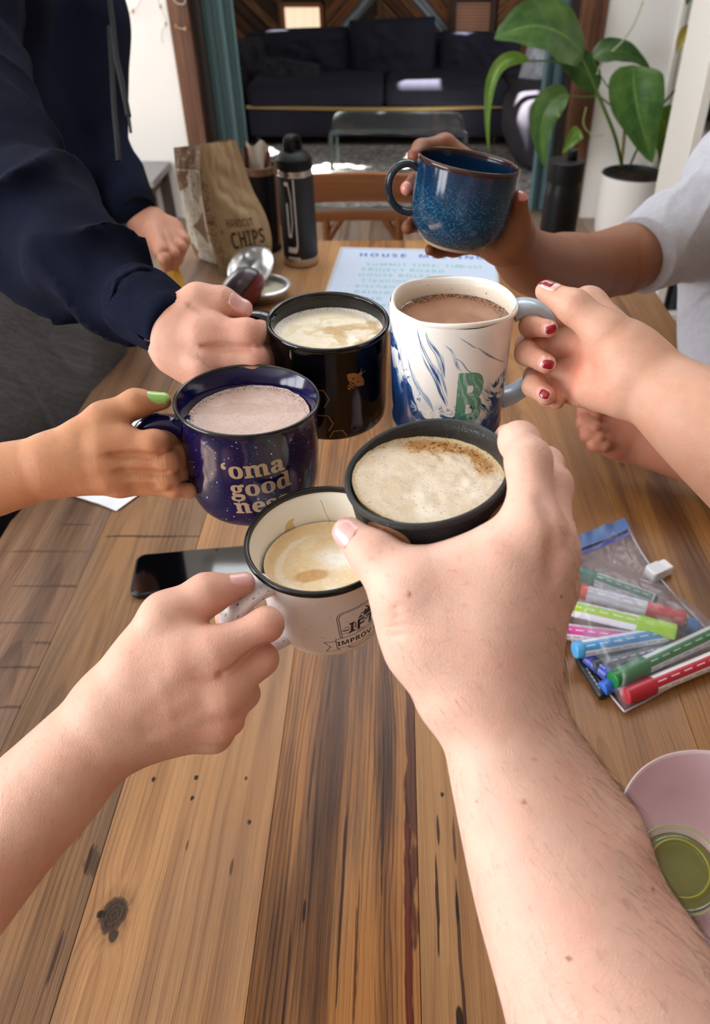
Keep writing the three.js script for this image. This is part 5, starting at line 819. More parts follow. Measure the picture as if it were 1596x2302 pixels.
// 4 white and blue marbled mug
const WB = { C: at(1020, 674, 0.522), n: [0.018, 1.0, -0.004], h: 0.096 };
{
  const t = mugThing('mug', 'white handmade mug with blue marbling, a green letter and a pale blue handle', 'mug', WB.C, WB.n, WB.h);
  const porc = [0.955, 0.945, 0.93], W = 1536, H = 576;
  const letter = canvas(W, H, (g) => { g.fillStyle = '#000'; g.fillRect(0, 0, W, H); g.fillStyle = '#fff'; g.save(); g.translate(W * 0.5 + 70, 446); g.scale(0.62, 1); g.font = 'bold 330px sans-serif'; g.textAlign = 'center'; g.fillText('B', 0, 0); g.lineWidth = 18; g.lineJoin = 'round'; g.strokeStyle = '#fff'; g.strokeText('B', 0, 0); g.restore(); }), LD = letter.getContext('2d').getImageData(0, 0, W, H).data;
  const marb = pixelTex(W, H, (u, v, o) => {
    const x = (u - 0.5) * 6.2832, y = v * 2.25; // y up from the foot, both in radii
    const d1 = fbm2(x * 1.1 + 2, y * 1.1 + 4, 4), d2 = fbm2(x * 1.6 + 20, y * 1.6 + 14, 4);
    const ac = x * 0.93 + y * 0.37 + 0.45 * d1, al = x * 0.37 - y * 0.93 + 0.5 * d2;   // across and along the run of the slip
    const veins = fbm2(ac * 5.5 + d2 * 2.5, al * 1.1 + d1 * 2, 5), fine = noise2(ac * 34, al * 5 + d2 * 6);
    const swirl = fbm2(x * 2.2 + d2 * 3.2 + 5, y * 2.4 + d1 * 3.2, 5);
    // blue slip lies deep at the foot and climbs at the left
    const level = 0.95 + 0.10 * sstep(0.1, 0.9, x) + 0.85 * sstep(-0.35, -1.25, x) - 0.16 * Math.exp(-((x + 0.2) ** 2) * 6) + 0.5 * d1;
    const under = level - y;
    let a = sstep(-0.10, 0.16, under + 0.45 * veins + 0.06 * fine);
    a *= 1 - 0.95 * sstep(0.02, 0.10, swirl) * (1 - sstep(0.16, 0.3, swirl)) * sstep(0.75, 0.1, under); a *= 1 - 0.9 * sstep(0.2, 0.3, veins) * sstep(0.9, 0.2, under);
    // drawn-out feathers of slip across the white
    const feather = (x0, y0, x1, y1, w0, w1, k) => { const dx = x1 - x0, dy = y1 - y0, L2 = dx * dx + dy * dy, tt = ((x - x0) * dx + (y - y0) * dy) / L2; if (tt < -0.05 || tt > 1.05) return 0; const side = ((x - x0) * dy - (y - y0) * dx) / Math.sqrt(L2) + 0.05 * d1 + 0.03 * Math.sin(tt * 7 + x0 * 5), w = lerp(w0, w1, tt) * Math.sin(Math.PI * clamp(tt * 0.92 + 0.06)); const e = Math.abs(side) / Math.max(w, 1e-3); const hairs = 0.5 + 0.9 * noise2(side * 90 + x0 * 40, tt * 5 + y0 * 10); return e < 1 ? k * clamp(hairs) * (1 - sstep(0.5, 1, e)) * sstep(-0.05, 0.1, tt) * (1 - sstep(0.85, 1.05, tt)) : 0; };
    a = Math.max(a, feather(-0.64, 2.12, -0.05, 0.85, 0.03, 0.17, 1.1), feather(-0.46, 2.12, -0.10, 1.35, 0.05, 0.1, 0.9), feather(-0.22, 2.05, 0.18, 1.45, 0.02, 0.05, 0.5), feather(0.0, 2.13, 1.05, 1.38, 0.022, 0.03, 0.85), feather(-1.15, 2.0, -0.75, 1.0, 0.02, 0.03, 0.6), feather(-0.02, 1.75, 0.38, 1.4, 0.015, 0.02, 0.6), feather(-0.85, 1.6, -0.3, 0.7, 0.02, 0.09, 0.7), feather(0.55, 1.1, 1.2, 0.75, 0.03, 0.05, 0.6));
    const deep = [0.11, 0.25, 0.47], pale = [0.40, 0.56, 0.74];
    let c = rgb(porc, rgb(pale, deep, clamp(0.35 + 0.75 * a + 0.5 * fine * (1 - sstep(0.2, 0.6, under)))), clamp(a));
    const i = (Math.min(H - 1, Math.floor((1 - v) * H)) * W + Math.min(W - 1, Math.floor(u * W))) * 4; if (LD[i] > 100) c = rgb(c, [0.27, 0.54, 0.44], 0.82 - 0.35 * sstep(0.1, 0.4, fine + swirl * 0.5));
    o[0] = c[0]; o[1] = c[1]; o[2] = c[2];
  });
  const bend = (g) => { const p = g.attributes.position; for (let i = 0; i < p.count; i++) { const x = p.getX(i), y = p.getY(i), z = p.getZ(i), r = Math.hypot(x, z); if (r < 1e-4) continue; const a = Math.atan2(x, z), k = 1 + 0.012 * Math.sin(a * 3 + y * 40) + 0.008 * Math.sin(a * 5 + 1); p.setXYZ(i, x * k, y + (y > 0.08 ? 0.0012 * Math.sin(a * 3 + 1) : 0), z * k); } g.computeVertexNormals(); return g; };
  const smoothSeam = (g, rows, seg) => { const n = g.attributes.normal; for (let j = 0; j <= rows; j++) { const a = j, b = seg * (rows + 1) + j, m = V(n.getX(a) + n.getX(b), n.getY(a) + n.getY(b), n.getZ(a) + n.getZ(b)).normalize(); n.setXYZ(a, m.x, m.y, m.z); n.setXYZ(b, m.x, m.y, m.z); } return g; };
  const glaze = phys('#ffffff', 0.14, { map: marb }), wg = phys('#f3f0ea', 0.14, {});
  part('body', smoothSeam(bend(shellGeo(profile([[0.0, 0.002], [0.036, 0.001], [0.0405, 0.004], [0.0408, 0.008], [0.0402, 0.012], [0.0408, 0.02], [0.0416, 0.05], [0.0424, 0.08], [0.0430, 0.092], [0.0426, 0.0953]]), 0, 0.096)), 60, 128), glaze, t).rotation.y = Math.PI;
  const inn = canvas(1024, 512, (g, W2, H2) => { g.fillStyle = '#ece2d2'; g.fillRect(0, 0, W2, H2); const r = rng(44); for (let i = 0; i < 260; i++) { g.fillStyle = `rgba(70,40,22,${0.3 + 0.6 * r()})`; const s = r(); g.beginPath(); g.arc(W2 * r(), H2 * (0.0 + 0.28 * r()), 0.5 + 3 * s * s * s, 0, 7); g.fill(); } });
  part('interior', smoothSeam(bend(shellGeo(profile([[0.0405, 0.0950], [0.0392, 0.091], [0.0388, 0.08], [0.038, 0.04], [0.035, 0.01], [0.0, 0.007]]), 0.007, 0.095)), 60, 128), phys('#ffffff', 0.2, { map: texture(inn) }), t);
  part('rim', smoothSeam(bend(lathe(profile([[0.0428, 0.0935], [0.0432, 0.0952], [0.0424, 0.0967], [0.0412, 0.0966], [0.0403, 0.0954], [0.0395, 0.092]], 24), 128)), 24, 128), wg, t);
  handle(t, 95 * deg, [[0.0415, 0.0875], [0.050, 0.0900], [0.0610, 0.0872], [0.0700, 0.076], [0.0718, 0.060], [0.067, 0.043], [0.058, 0.029], [0.048, 0.0215], [0.040, 0.019]], (v) => 0.0075 + 0.002 * Math.abs(v * 2 - 1), (v) => 0.0050 + 0.002 * Math.pow(Math.abs(v * 2 - 1), 4), phys('#b9cbdc', 0.12, {}), 2.6);
  const cof = pixelTex(512, 512, (u, v, o) => { const x = u * 2 - 1, y = 1 - v * 2, w = fbm2(x * 2.4, y * 2.4, 4), rr = Math.hypot(x, y); let c = rgb([0.66, 0.49, 0.38], [0.60, 0.43, 0.33], clamp(0.5 + w)); c = rgb(c, [0.71, 0.55, 0.44], 0.6 * (1 - sstep(0.2, 0.4, Math.hypot(x, (y - 0.4) * 1.3) + w * 0.5))); const fr = noise2(x * 55, y * 55), ring = sstep(0.80, 0.93, rr + 0.1 * w) * (0.4 + 0.6 * sstep(0.3, -0.5, y)); if (fr > 0.05) c = rgb(c, [0.26, 0.17, 0.13], 0.75 * ring); if (Math.hypot(x - 0.2, y - 0.4) < 0.25 && noise2(x * 90, y * 90) > 0.55) c = rgb(c, [0.45, 0.32, 0.25], 0.5); o[0] = c[0]; o[1] = c[1]; o[2] = c[2]; });
  drink('coffee', 'milky brown coffee with a dark specked edge in the white and blue mug', 'coffee', WB.C, WB.n, 0.0132, 0.0384, phys('#ffffff', 0.12, { map: cof }), 0.0001, 13);
}
// 5 matte black handleless cup
const CP = { C: at(960, 1052, 0.366), n: [-0.155, 0.986, 0.058], h: 0.082 };
{
  const t = mugThing('cup', 'matte black handleless stoneware cup with bare clay dots, gripped by the nearest hand', 'cup', CP.C, CP.n, CP.h);
  const cv = canvas(1536, 512, (g, W, H) => { g.fillStyle = '#17181b'; g.fillRect(0, 0, W, H); const r = rng(55); for (let i = 0; i < 5000; i++) { const k = r() < 0.7 ? 40 : 120; g.fillStyle = `rgba(${k},${k + 4},${k + 8},0.35)`; g.beginPath(); g.arc(r() * W, r() * H, 0.6 + 1.2 * r(), 0, 7); g.fill(); }
    for (const [az, y, rx, ry] of [[-33, 76, 76, 56], [-92, 76, 72, 58], [-160, 112, 72, 60], [135, 112, 72, 60], [52, 114, 70, 60]]) { const x = W * (0.5 + az / 360); g.fillStyle = '#b98a66'; g.beginPath(); g.ellipse(x, y, rx, ry, 0.1, 0, 7); g.fill(); for (let i = 0; i < 60; i++) { const a = r() * 6.28, q = Math.sqrt(r()); g.fillStyle = 'rgba(60,40,28,0.8)'; g.beginPath(); g.arc(x + Math.cos(a) * q * rx * 0.9, y + Math.sin(a) * q * ry * 0.9, 0.8 + 1.4 * r() * r(), 0, 7); g.fill(); } } });
  const clayBump = pixelTex(256, 256, (u, v, o) => { o[0] = o[1] = o[2] = 0.5 + 0.35 * noise2(u * 120, v * 120) + 0.15 * noise2(u * 40, v * 40); }, false); clayBump.repeat.set(3, 1);
  part('body', shellGeo(profile([[0.0, 0.001], [0.026, 0.0004], [0.0305, 0.004], [0.034, 0.02], [0.0368, 0.042], [0.0385, 0.062], [0.0392, 0.0775], [0.0396, 0.0795]]), 0, 0.082), phys('#ffffff', 0.5, { map: texture(cv), bumpMap: clayBump, bumpScale: 0.0004 }), t).rotation.y = Math.PI;
  const dark = phys('#1c1d20', 0.42, { bumpMap: clayBump, bumpScale: 0.0003 });
  part('interior', lathe(profile([[0.0378, 0.0803], [0.0369, 0.0775], [0.0362, 0.062], [0.034, 0.04], [0.03, 0.015], [0.02, 0.007], [0, 0.006]]), 128), dark, t);
  part('rim', lathe(profile([[0.0394, 0.0785], [0.0403, 0.0800], [0.0402, 0.0817], [0.0391, 0.0825], [0.0378, 0.0817], [0.0373, 0.0797]], 24), 128), phys('#25282c', 0.42, { bumpMap: clayBump, bumpScale: 0.0005 }), t);
  const lat = pixelTex(768, 768, (u, v, o) => { const x = u * 2 - 1, y = 1 - v * 2, w = fbm2(x * 2.6 + 3, y * 2.6, 5), rr = Math.hypot(x, y), an = Math.atan2(x, -y); // 0 at the far edge, + to the right
    let c = rgb([0.87, 0.82, 0.73], [0.80, 0.725, 0.61], clamp(0.4 + 1.0 * w)); c = rgb(c, [0.90, 0.88, 0.82], 0.7 * sstep(0.1, 0.4, fbm2(x * 1.6 + 9, y * 1.6 + 2, 3) + 0.05)); const band = sstep(0.60, 0.72, rr + 0.25 * w) * (1 - sstep(0.88, 0.97, rr + 0.05 * w)) * sstep(-0.55, -0.2, an) * (1 - sstep(1.15, 1.6, an)); const br = noise2(x * 16, y * 16) * 0.5 + noise2(x * 40, y * 40) * 0.5;
    c = rgb(c, [0.72, 0.50, 0.25], clamp(band * (0.75 + 0.5 * br))); if (noise2(x * 40 + 7, y * 40) > 0.52) c = rgb(c, [0.40, 0.24, 0.10], 0.75 * band);
    c = rgb(c, [0.78, 0.69, 0.48], 0.7 * sstep(0.93, 0.985, rr)); const bb = noise2(x * 75 + 3, y * 75); if (bb > 0.70 - 0.25 * sstep(0.85, 1, rr)) c = rgb(c, [0.45, 0.36, 0.24], 0.55); c = rgb(c, [0.78, 0.68, 0.52], 0.5 * (1 - sstep(0.1, 0.4, Math.hypot(x + 0.5, (y - 0.2) * 1.6) + w)));
    o[0] = c[0]; o[1] = c[1]; o[2] = c[2]; });
  drink('latte', 'pale frothy latte with a brown crescent at its far edge in the black cup', 'coffee', CP.C, CP.n, 0.0075, 0.0371, phys('#ffffff', 0.5, { map: lat }), 0.0006, 15);
}
// 6 blue glazed mug, farthest
const BL = { C: at(1056, 360, 0.670), n: [0.147, 0.988, -0.047], h: 0.0725 };
{
  const t = mugThing('mug', 'deep blue reactive glaze mug with a brown rim, tipped and farthest from the viewer', 'mug', BL.C, BL.n, BL.h);
  const map = pixelTex(1024, 384, (u, v, o) => { const x = u * 62, y = v * 18, n = noise2(x * 5, y * 5) * 0.5 + noise2(x * 11, y * 11) * 0.6, m = fbm2(u * 14, v * 4, 4), top = sstep(0.55, 1, v + 0.2 * m), s = sstep(0.0, 0.6, n + 0.25 * m); let c = rgb([0.06, 0.19, 0.31], [0.27, 0.47, 0.57], s * (1 - 0.7 * top)); c = rgb(c, [0.05, 0.10, 0.22], top * 0.5); o[0] = c[0]; o[1] = c[1]; o[2] = c[2]; });
  const glaze = phys('#ffffff', 0.12, { map }), brown = phys('#3a221c', 0.14, {});
  part('body', shellGeo(profile([[0.0, 0.003], [0.029, 0.0028], [0.0345, 0.007], [0.0405, 0.0145], [0.0440, 0.026], [0.0450, 0.042], [0.0452, 0.06], [0.0452, 0.0695]]), 0, 0.0725), glaze, t).rotation.y = Math.PI;
  part('foot', lathe(profile([[0.024, 0.004], [0.0245, 0.0005], [0.0275, 0.0], [0.029, 0.001], [0.0295, 0.004]], 16), 96), phys('#b79f85', 0.6), t, 'bare clay foot ring');
  part('interior', shellGeo(profile([[0.0432, 0.0705], [0.0426, 0.066], [0.0424, 0.045], [0.040, 0.022], [0.033, 0.0095], [0.0, 0.007]]), 0.007, 0.0705), glaze, t);
  part('rim', lathe(profile([[0.0452, 0.0685], [0.0456, 0.0708], [0.0448, 0.0727], [0.0438, 0.0727], [0.0430, 0.0712], [0.0427, 0.0688]], 20), 128), brown, t, 'brown glazed rim');
  handle(t, -86 * deg, [[0.0445, 0.0605], [0.052, 0.0632], [0.0608, 0.0600], [0.0665, 0.051], [0.0668, 0.040], [0.0625, 0.030], [0.054, 0.0235], [0.0435, 0.0225]], () => 0.0055, (v) => 0.0034, phys('#1d2733', 0.14, {}), 2.4);
}
// ---------------------------------------------------------------- people
const skinBump = pixelTex(512, 512, (u, v, o) => { let s = 0; const a = noise2(u * 150, v * 150), b = noise2(u * 260 + 7, v * 260), c = noise2(u * 60, v * 60); s = 0.5 + 0.22 * a + 0.16 * b - 0.2 * Math.pow(Math.max(0, c), 2); o[0] = o[1] = o[2] = s; }, false);
skinBump.repeat.set(1, 1);
const skinMat = (rough = 0.5) => phys('#ffffff', rough, { vertexColors: true, bumpMap: skinBump, bumpScale: 0.00025, sheen: 0.25, sheenRoughness: 0.5, sheenColor: new THREE.Color('#ffb9a0'), specularIntensity: 0.75 });
const lin = (hex) => { const c = new THREE.Color(hex); return [c.r, c.g, c.b]; };
// skin colour: mottled, redder at joints and finger ends, with freckles and moles
function skinColor(hex, { red = [], moles = [], freckle = 0.4, ruddy = 0.3, seed = 0 } = {}) {
  const b = lin(hex), rd = [b[0] * 0.98, b[1] * 0.66, b[2] * 0.62];
  return (x, y, z, o) => {
    const n = fbm3(x * 55 + seed, y * 55, z * 55, 3) + 0.7 * fbm3(x * 120, y * 120 + seed, z * 120, 2), m = noise3(x * 210 + seed, y * 210, z * 210), f = noise3(x * 420, y * 420 + seed, z * 420);
    let r = clamp(0.12 + ruddy * n + 0.06 * m, 0, 1);
    for (const q of red) { const d2 = ((x - q.p.x) ** 2 + (y - q.p.y) ** 2 + (z - q.p.z) ** 2) / (q.s * q.s); if (d2 < 3) r += q.a * Math.exp(-d2 * 1.5) * (0.75 + 0.5 * m + 0.3 * n); }
    r = clamp(r, 0, 1); const k = 1 + 0.05 * m;
    for (let c = 0; c < 3; c++) o[c] = lerp(b[c], rd[c], r) * k;
    if (f > 0.72) { o[0] *= 1 - 0.12 * freckle; o[1] *= 1 - 0.25 * freckle; o[2] *= 1 - 0.3 * freckle; }
    for (const q of moles) { const d = Math.hypot(x - q.p.x, y - q.p.y, z - q.p.z) / q.s; if (d < 1.2) { const a = (1 - sstep(0.5, 1.2, d)) * q.a; o[0] = lerp(o[0], b[0] * 0.42, a); o[1] = lerp(o[1], b[1] * 0.2, a); o[2] = lerp(o[2], b[2] * 0.15, a); } }
  };
}
// uv wound about the limb's axis so that pores keep their size
function limbUV(g, a, b) { const ax = b.clone().sub(a).normalize(), s = V().crossVectors(ax, EYE.clone().sub(a)).normalize(), t = V().crossVectors(s, ax), q = V(), p = g.attributes.position; const uv = new Float32Array(p.count * 2); for (let i = 0; i < p.count; i++) { q.fromBufferAttribute(p, i).sub(a); const x = q.dot(s), z = q.dot(t); uv[i * 2] = q.dot(ax) / 0.06; uv[i * 2 + 1] = Math.atan2(x, z) * 0.035 / 0.06; } g.setAttribute('uv', new THREE.BufferAttribute(uv, 2)); return g; }
const JR = (j, s, a) => ({ p: j.p, s, a });
const between = (a0, b0, a1, b1, k = 0.85, w = 0.0028, a = 0.0020) => { const m = (p, q) => { const c = p.p.clone().add(q.p).multiplyScalar(0.5); return { p: c.addScaledVector(toEye(c), k * (p.r + q.r) / 2), r: 0.0004 }; }; return { c: chain(m(a0, b0), m(a1, b1))[0], w, a }; };
const creases = (j, dirTo, amp = 0.00028, l = 0.0030, s = 0.0065) => ({ p: j.p, n: dirTo.p.clone().sub(j.p).normalize(), a: amp, l, s });
function flesh(f, list, h, col, ax) { const [lo, hi] = bounds(list); return limbUV(net(f, lo, hi, h, col), ax[0].p, ax[1].p); }
const nailMat = (hex, gloss = 0.3) => phys(hex, gloss, { clearcoat: 0.5, clearcoatRoughness: 0.2 });
const toEye = (p) => EYE.clone().sub(p).normalize();
// nail near pixel (px,py,d) looking along n, growing from pixel a to pixel b
function nail(parent, f, c, from, to, w, l, mat, label, n) { const t = to.clone().sub(from).normalize(); parent = parent.getObjectByName('body') ?? parent; return part('fingernail', nailGeo(f, c, n ?? toEye(c), t, w, l), mat, parent, label); }
function hair(parent, geo, count, keep, dir, seed, len, hex, name = 'arm_hair') {
  const r = rng(seed), p = geo.attributes.position, nn = geo.attributes.normal, list = []; const q = V(), n = V(), d = V(), s = V(), m = new THREE.Matrix4();
  for (let k = 0; k < count * 40 && list.length < count; k++) { const i = (r() * p.count) | 0; q.fromBufferAttribute(p, i); n.fromBufferAttribute(nn, i); const w = keep(q, n); if (r() > w) continue; d.copy(dir(q)).addScaledVector(V(r() - 0.5, r() - 0.5, r() - 0.5), 0.8); d.addScaledVector(n, -d.dot(n)).normalize().addScaledVector(n, 0.25 + 0.35 * r()).normalize(); s.crossVectors(d, n).normalize(); const up = V().crossVectors(s, d); const L = len * (0.5 + 0.9 * r()); m.makeBasis(s.multiplyScalar(L), d.clone().multiplyScalar(L), up.multiplyScalar(L)); m.setPosition(q); list.push(m.clone()); }
  const strand = sheet(3, 5, (u, v, o) => { const a = u * 6.2832, rr = 0.0048 * (1 - 0.75 * v); o.set(Math.cos(a) * rr + 0.05 * v * v, v, Math.sin(a) * rr - 0.22 * v * v); }, true);
  const im = new THREE.InstancedMesh(strand, std(hex, 0.6), list.length); im.name = name; im.userData.kind = 'stuff'; shadows(im); list.forEach((x, i) => im.setMatrixAt(i, x)); parent.add(im); return im;
}
// the rest of an arm, beyond the frame
const beyond = (geo, joints, hex, seed) => { const L = chain(...joints), f = caps(L, 0.01); return mergeGeometries([geo, limbUV(net(f, ...bounds(L, 0.01), 0.005, skinColor(hex, { ruddy: 0.3, seed })), joints[0].p, joints[1].p)]); };
const WJ = (x, y, z, r) => ({ p: V(x, y, z), r });
const skinned = (parent, geo, rough) => part('body', geo, skinMat(rough), parent);

// ---- A: the nearest arm, from below, gripping the black cup
{
  const who = thing('person', 'bare hairy forearm reaching up from the lower right edge, hand gripping the black cup', 'person');
  const W0 = J(1095, 1545, 0.345, 118), iM = J(1196, 1192, 0.333, 58), iP = J(1188, 1036, 0.346, 47), iD = J(1168, 994, 0.366, 41), iT = J(1143, 985, 0.386, 33);
  const mM = J(1236, 1245, 0.340, 56), mP = J(1240, 1092, 0.362, 42), rM = J(1238, 1315, 0.354, 52), rP = J(1250, 1195, 0.384, 38), pM = J(1212, 1392, 0.368, 40), pP = J(1236, 1285, 0.398, 33);
  const tC = J(1008, 1480, 0.348, 88), tM = J(916, 1325, 0.337, 64), tI = J(846, 1252, 0.345, 52), tT = J(785, 1199, 0.352, 37);
  const arm = limb(J(1080, 1560, 0.346, 112), J(1100, 1600, 0.345, 118), J(1150, 1740, 0.340, 142), J(1245, 1960, 0.330, 192), J(1350, 2180, 0.318, 238), J(1480, 2480, 0.300, 300));
  const arm2 = limb(J(1160, 1540, 0.350, 74), J(1205, 1680, 0.346, 92), J(1300, 1880, 0.338, 140));
  const palm = [...arm, ...arm2, ...chain(J(1060, 1540, 0.347, 96), J(1110, 1360, 0.338, 92), iM), ...chain(J(1110, 1540, 0.347, 96), J(1170, 1380, 0.340, 84), mM), ...chain(J(1145, 1540, 0.353, 80), J(1188, 1420, 0.350, 70), rM), ...chain(J(1150, 1530, 0.360, 70), pM), ...chain(J(1030, 1530, 0.350, 90), tC, tM), ...chain(J(985, 1310, 0.339, 84), J(1110, 1262, 0.335, 80)), ...chain(J(975, 1420, 0.343, 96), J(1080, 1400, 0.338, 96)), ...chain(J(900, 1370, 0.345, 44), J(935, 1450, 0.348, 54))];
  const fingers = [chain(tM, tI, tT), chain(iM, iP, iD, iT), chain(mM, mP, J(1226, 1045, 0.392, 36), J(1185, 1040, 0.410, 30)), chain(rM, rP, J(1230, 1130, 0.414, 32), J(1180, 1120, 0.428, 28)), chain(pM, pP, J(1205, 1225, 0.425, 29), J(1165, 1215, 0.436, 25))];
  // tendons and the fold lines of the thumb's web
  const f = handField({ palm, fingers, kp: 0.016, kf: 0.007, ks: 0.0016, kj: 0.010, wrinkles: [creases(tI, tT, 0.00025), creases(iP, iD, 0.0003), creases(mP, rM, 0.0002)],
    grooves: [{ c: chain(J(1245, 1300, 0.322, 2), J(1222, 1120, 0.325, 2))[0], w: 0.004, a: 0.0016 }, ...[0, 1, 2, 3].map((i) => ({ c: chain(J(858 + i * 3, 1352 + i * 24, 0.337, 2), J(905 + i * 4, 1372 + i * 20, 0.318, 2))[0], w: 0.0018, a: 0.0005 }))] });
  const mole = (x, y, d, s = 0.0011, a = 0.9) => ({ p: at(x, y, d), s, a });
  const surf = (x, y) => { let d = 0.22; for (let i = 0; i < 90; i++) { const p = at(x, y, d), e = f(p.x, p.y, p.z); if (e < 1e-4) break; d += e * 0.8; } return at(x, y, d); };
  const col = skinColor('#dfb7a6', { red: [JR(iM, 0.016, 0.45), JR(iP, 0.012, 0.35), JR(iT, 0.012, 0.7), JR(iD, 0.010, 0.5), JR(tT, 0.012, 0.55), JR(tI, 0.012, 0.25), JR(mM, 0.014, 0.3)], moles: [[919, 1336, 0.0013], [1201, 1708, 0.001], [1177, 1802, 0.0011], [1070, 1800, 0.0008], [1277, 2154, 0.0012], [1468, 2000, 0.0011], [1262, 1342, 0.0009]].map(([x, y, s]) => ({ p: surf(x, y), s, a: 0.9 })), freckle: 0.6, ruddy: 0.3, seed: 3 });
  const g = flesh(f, [...palm, ...fingers.flat()], 0.0014, col, [W0, J(1350, 2180, 0.318, 1)]);
  skinned(who, beyond(g, [J(1470, 2450, 0.302, 280), WJ(0.19, 0.99, 0.16, 0.05), WJ(0.30, 1.24, 0.50, 0.055)], '#dfb7a6', 3), 0.52);
  nail(who, f, surf(764, 1194), tI.p, tT.p, 0.0068, 0.0085, nailMat('#dfa9a6'), 'pale thumbnail', toEye(tT.p).multiplyScalar(0.75).add(V(-0.85, 0.15, 0.1)));
  const axis = at(1480, 2480, 0.30).sub(W0.p).normalize();
  const eye = EYE.clone();
  hair(who, g, 3300, (q, n) => { const s = q.clone().sub(W0.p).dot(axis); if (s < -0.05) return 0; const side = n.x; return (s < 0 ? 0.15 : 0.55) * (0.10 + sstep(0.1, 0.9, side) * 1.3) * (n.dot(toEye(q)) > -0.4 ? 1 : 0.2); }, () => axis.clone().add(V(0.55, 0, 0.1)), 5, 0.0085, '#574030');
  hair(who, g, 260, (q, n) => { const s = q.clone().sub(W0.p).dot(axis); return s > -0.055 && s < 0.004 ? 0.6 : 0; }, () => V(0.9, 0.2, -0.35), 8, 0.005, '#8a6a55', 'hand_hair');
}
// ---- B: arm from the lower left, hand through the handle of the white speckled mug
{
  const who = thing('person', 'bare forearm from the lower left edge, hand on the white speckled mug handle', 'person');
  const iM = J(487, 1466, 0.417, 50), iP = J(598, 1404, 0.424, 36), mM = J(505, 1552, 0.421, 47), mP = J(588, 1482, 0.432, 34), rM = J(498, 1612, 0.428, 42), rP = J(550, 1560, 0.446, 30), pM = J(480, 1650, 0.438, 36), pP = J(520, 1622, 0.454, 25);
  const tC = J(285, 1525, 0.424, 62), tM = J(372, 1385, 0.424, 50), tI = J(466, 1336, 0.430, 45), tT = J(548, 1312, 0.438, 26), W0 = J(250, 1625, 0.424, 92);
  const arm = limb(J(265, 1610, 0.424, 84), J(215, 1655, 0.424, 96), J(120, 1760, 0.420, 112), J(0, 1885, 0.414, 132), J(-140, 2030, 0.405, 158));
  const palm = [...arm, ...chain(J(100, 1780, 0.419, 104), J(235, 1638, 0.424, 86), J(300, 1560, 0.423, 66)), ...chain(J(275, 1585, 0.423, 74), J(380, 1520, 0.418, 60), iM), ...chain(J(275, 1610, 0.424, 78), J(390, 1575, 0.419, 60), mM), ...chain(J(275, 1640, 0.427, 70), J(390, 1620, 0.425, 54), rM), ...chain(J(270, 1655, 0.432, 62), J(390, 1655, 0.434, 44), pM), ...chain(J(250, 1580, 0.424, 72), tC, tM), ...chain(J(370, 1430, 0.424, 42), J(430, 1450, 0.419, 44)), ...chain(J(330, 1490, 0.422, 64), J(400, 1480, 0.419, 52))];
  const fingers = [chain(tM, tI, tT), chain(iM, iP, J(582, 1404, 0.449, 31), J(508, 1388, 0.461, 25)), chain(mM, mP, J(574, 1480, 0.458, 29), J(515, 1465, 0.466, 24)), chain(rM, rP, J(540, 1548, 0.470, 26), J(495, 1530, 0.474, 22)), chain(pM, pP, J(506, 1598, 0.472, 22), J(470, 1575, 0.474, 19))];
  const gr = (a, b, w, k) => ({ c: chain(a, b)[0], w, a: k });
  const f = handField({ palm, fingers, kp: 0.013, kf: 0.006, ks: 0.0012, kj: 0.008, wrinkles: [creases(tI, tT, 0.0003, 0.003, 0.006), creases(iM, iP, 0.0002, 0.0032, 0.006), creases(mM, mP, 0.00022)],
    grooves: [gr(J(360, 1398, 0.405, 1), J(445, 1400, 0.407, 1), 0.0022, 0.0011), gr(J(395, 1420, 0.405, 1), J(455, 1400, 0.409, 1), 0.0018, 0.0006), gr(J(330, 1620, 0.401, 1), J(450, 1520, 0.401, 1), 0.006, 0.0008), gr(J(330, 1650, 0.404, 1), J(455, 1590, 0.406, 1), 0.0055, 0.0009), between(iM, mM, iP, mP), between(mM, rM, mP, rP), between(rM, pM, rP, pP)] });
  const col = skinColor('#d9ad99', { red: [JR(iM, 0.017, 0.75), JR(mM, 0.013, 0.35), JR(rM, 0.012, 0.3), JR(tI, 0.015, 0.6), JR(tT, 0.012, 0.45), JR(iP, 0.013, 0.4), JR(mP, 0.012, 0.3), JR(pM, 0.010, 0.3)], freckle: 0.4, ruddy: 0.3, seed: 11 });
  const g = flesh(f, [...palm, ...fingers.flat()], 0.0014, col, [W0, J(0, 1885, 0.414, 1)]); skinned(who, beyond(g, [J(-135, 2025, 0.405, 150), WJ(-0.42, 0.93, 0.02, 0.046), WJ(-0.60, 1.12, 0.2, 0.05)], '#d9ad99', 11), 0.5);
  nail(who, f, at(545, 1296, 0.432), tI.p, tT.p, 0.0055, 0.0075, nailMat('#e2b0ab'), 'pale thumbnail', V(0.1, 1, 0.35));
  const ax = at(-140, 2030, 0.405).sub(W0.p).normalize();
  hair(who, g, 700, (q, n) => { const s = q.clone().sub(W0.p).dot(ax); return s > -0.012 ? 0.5 * sstep(-0.012, 0.03, s) : 0; }, () => ax.clone().multiplyScalar(0.5).add(V(0.5, -0.3, 0.4)), 15, 0.007, '#76584a');
}
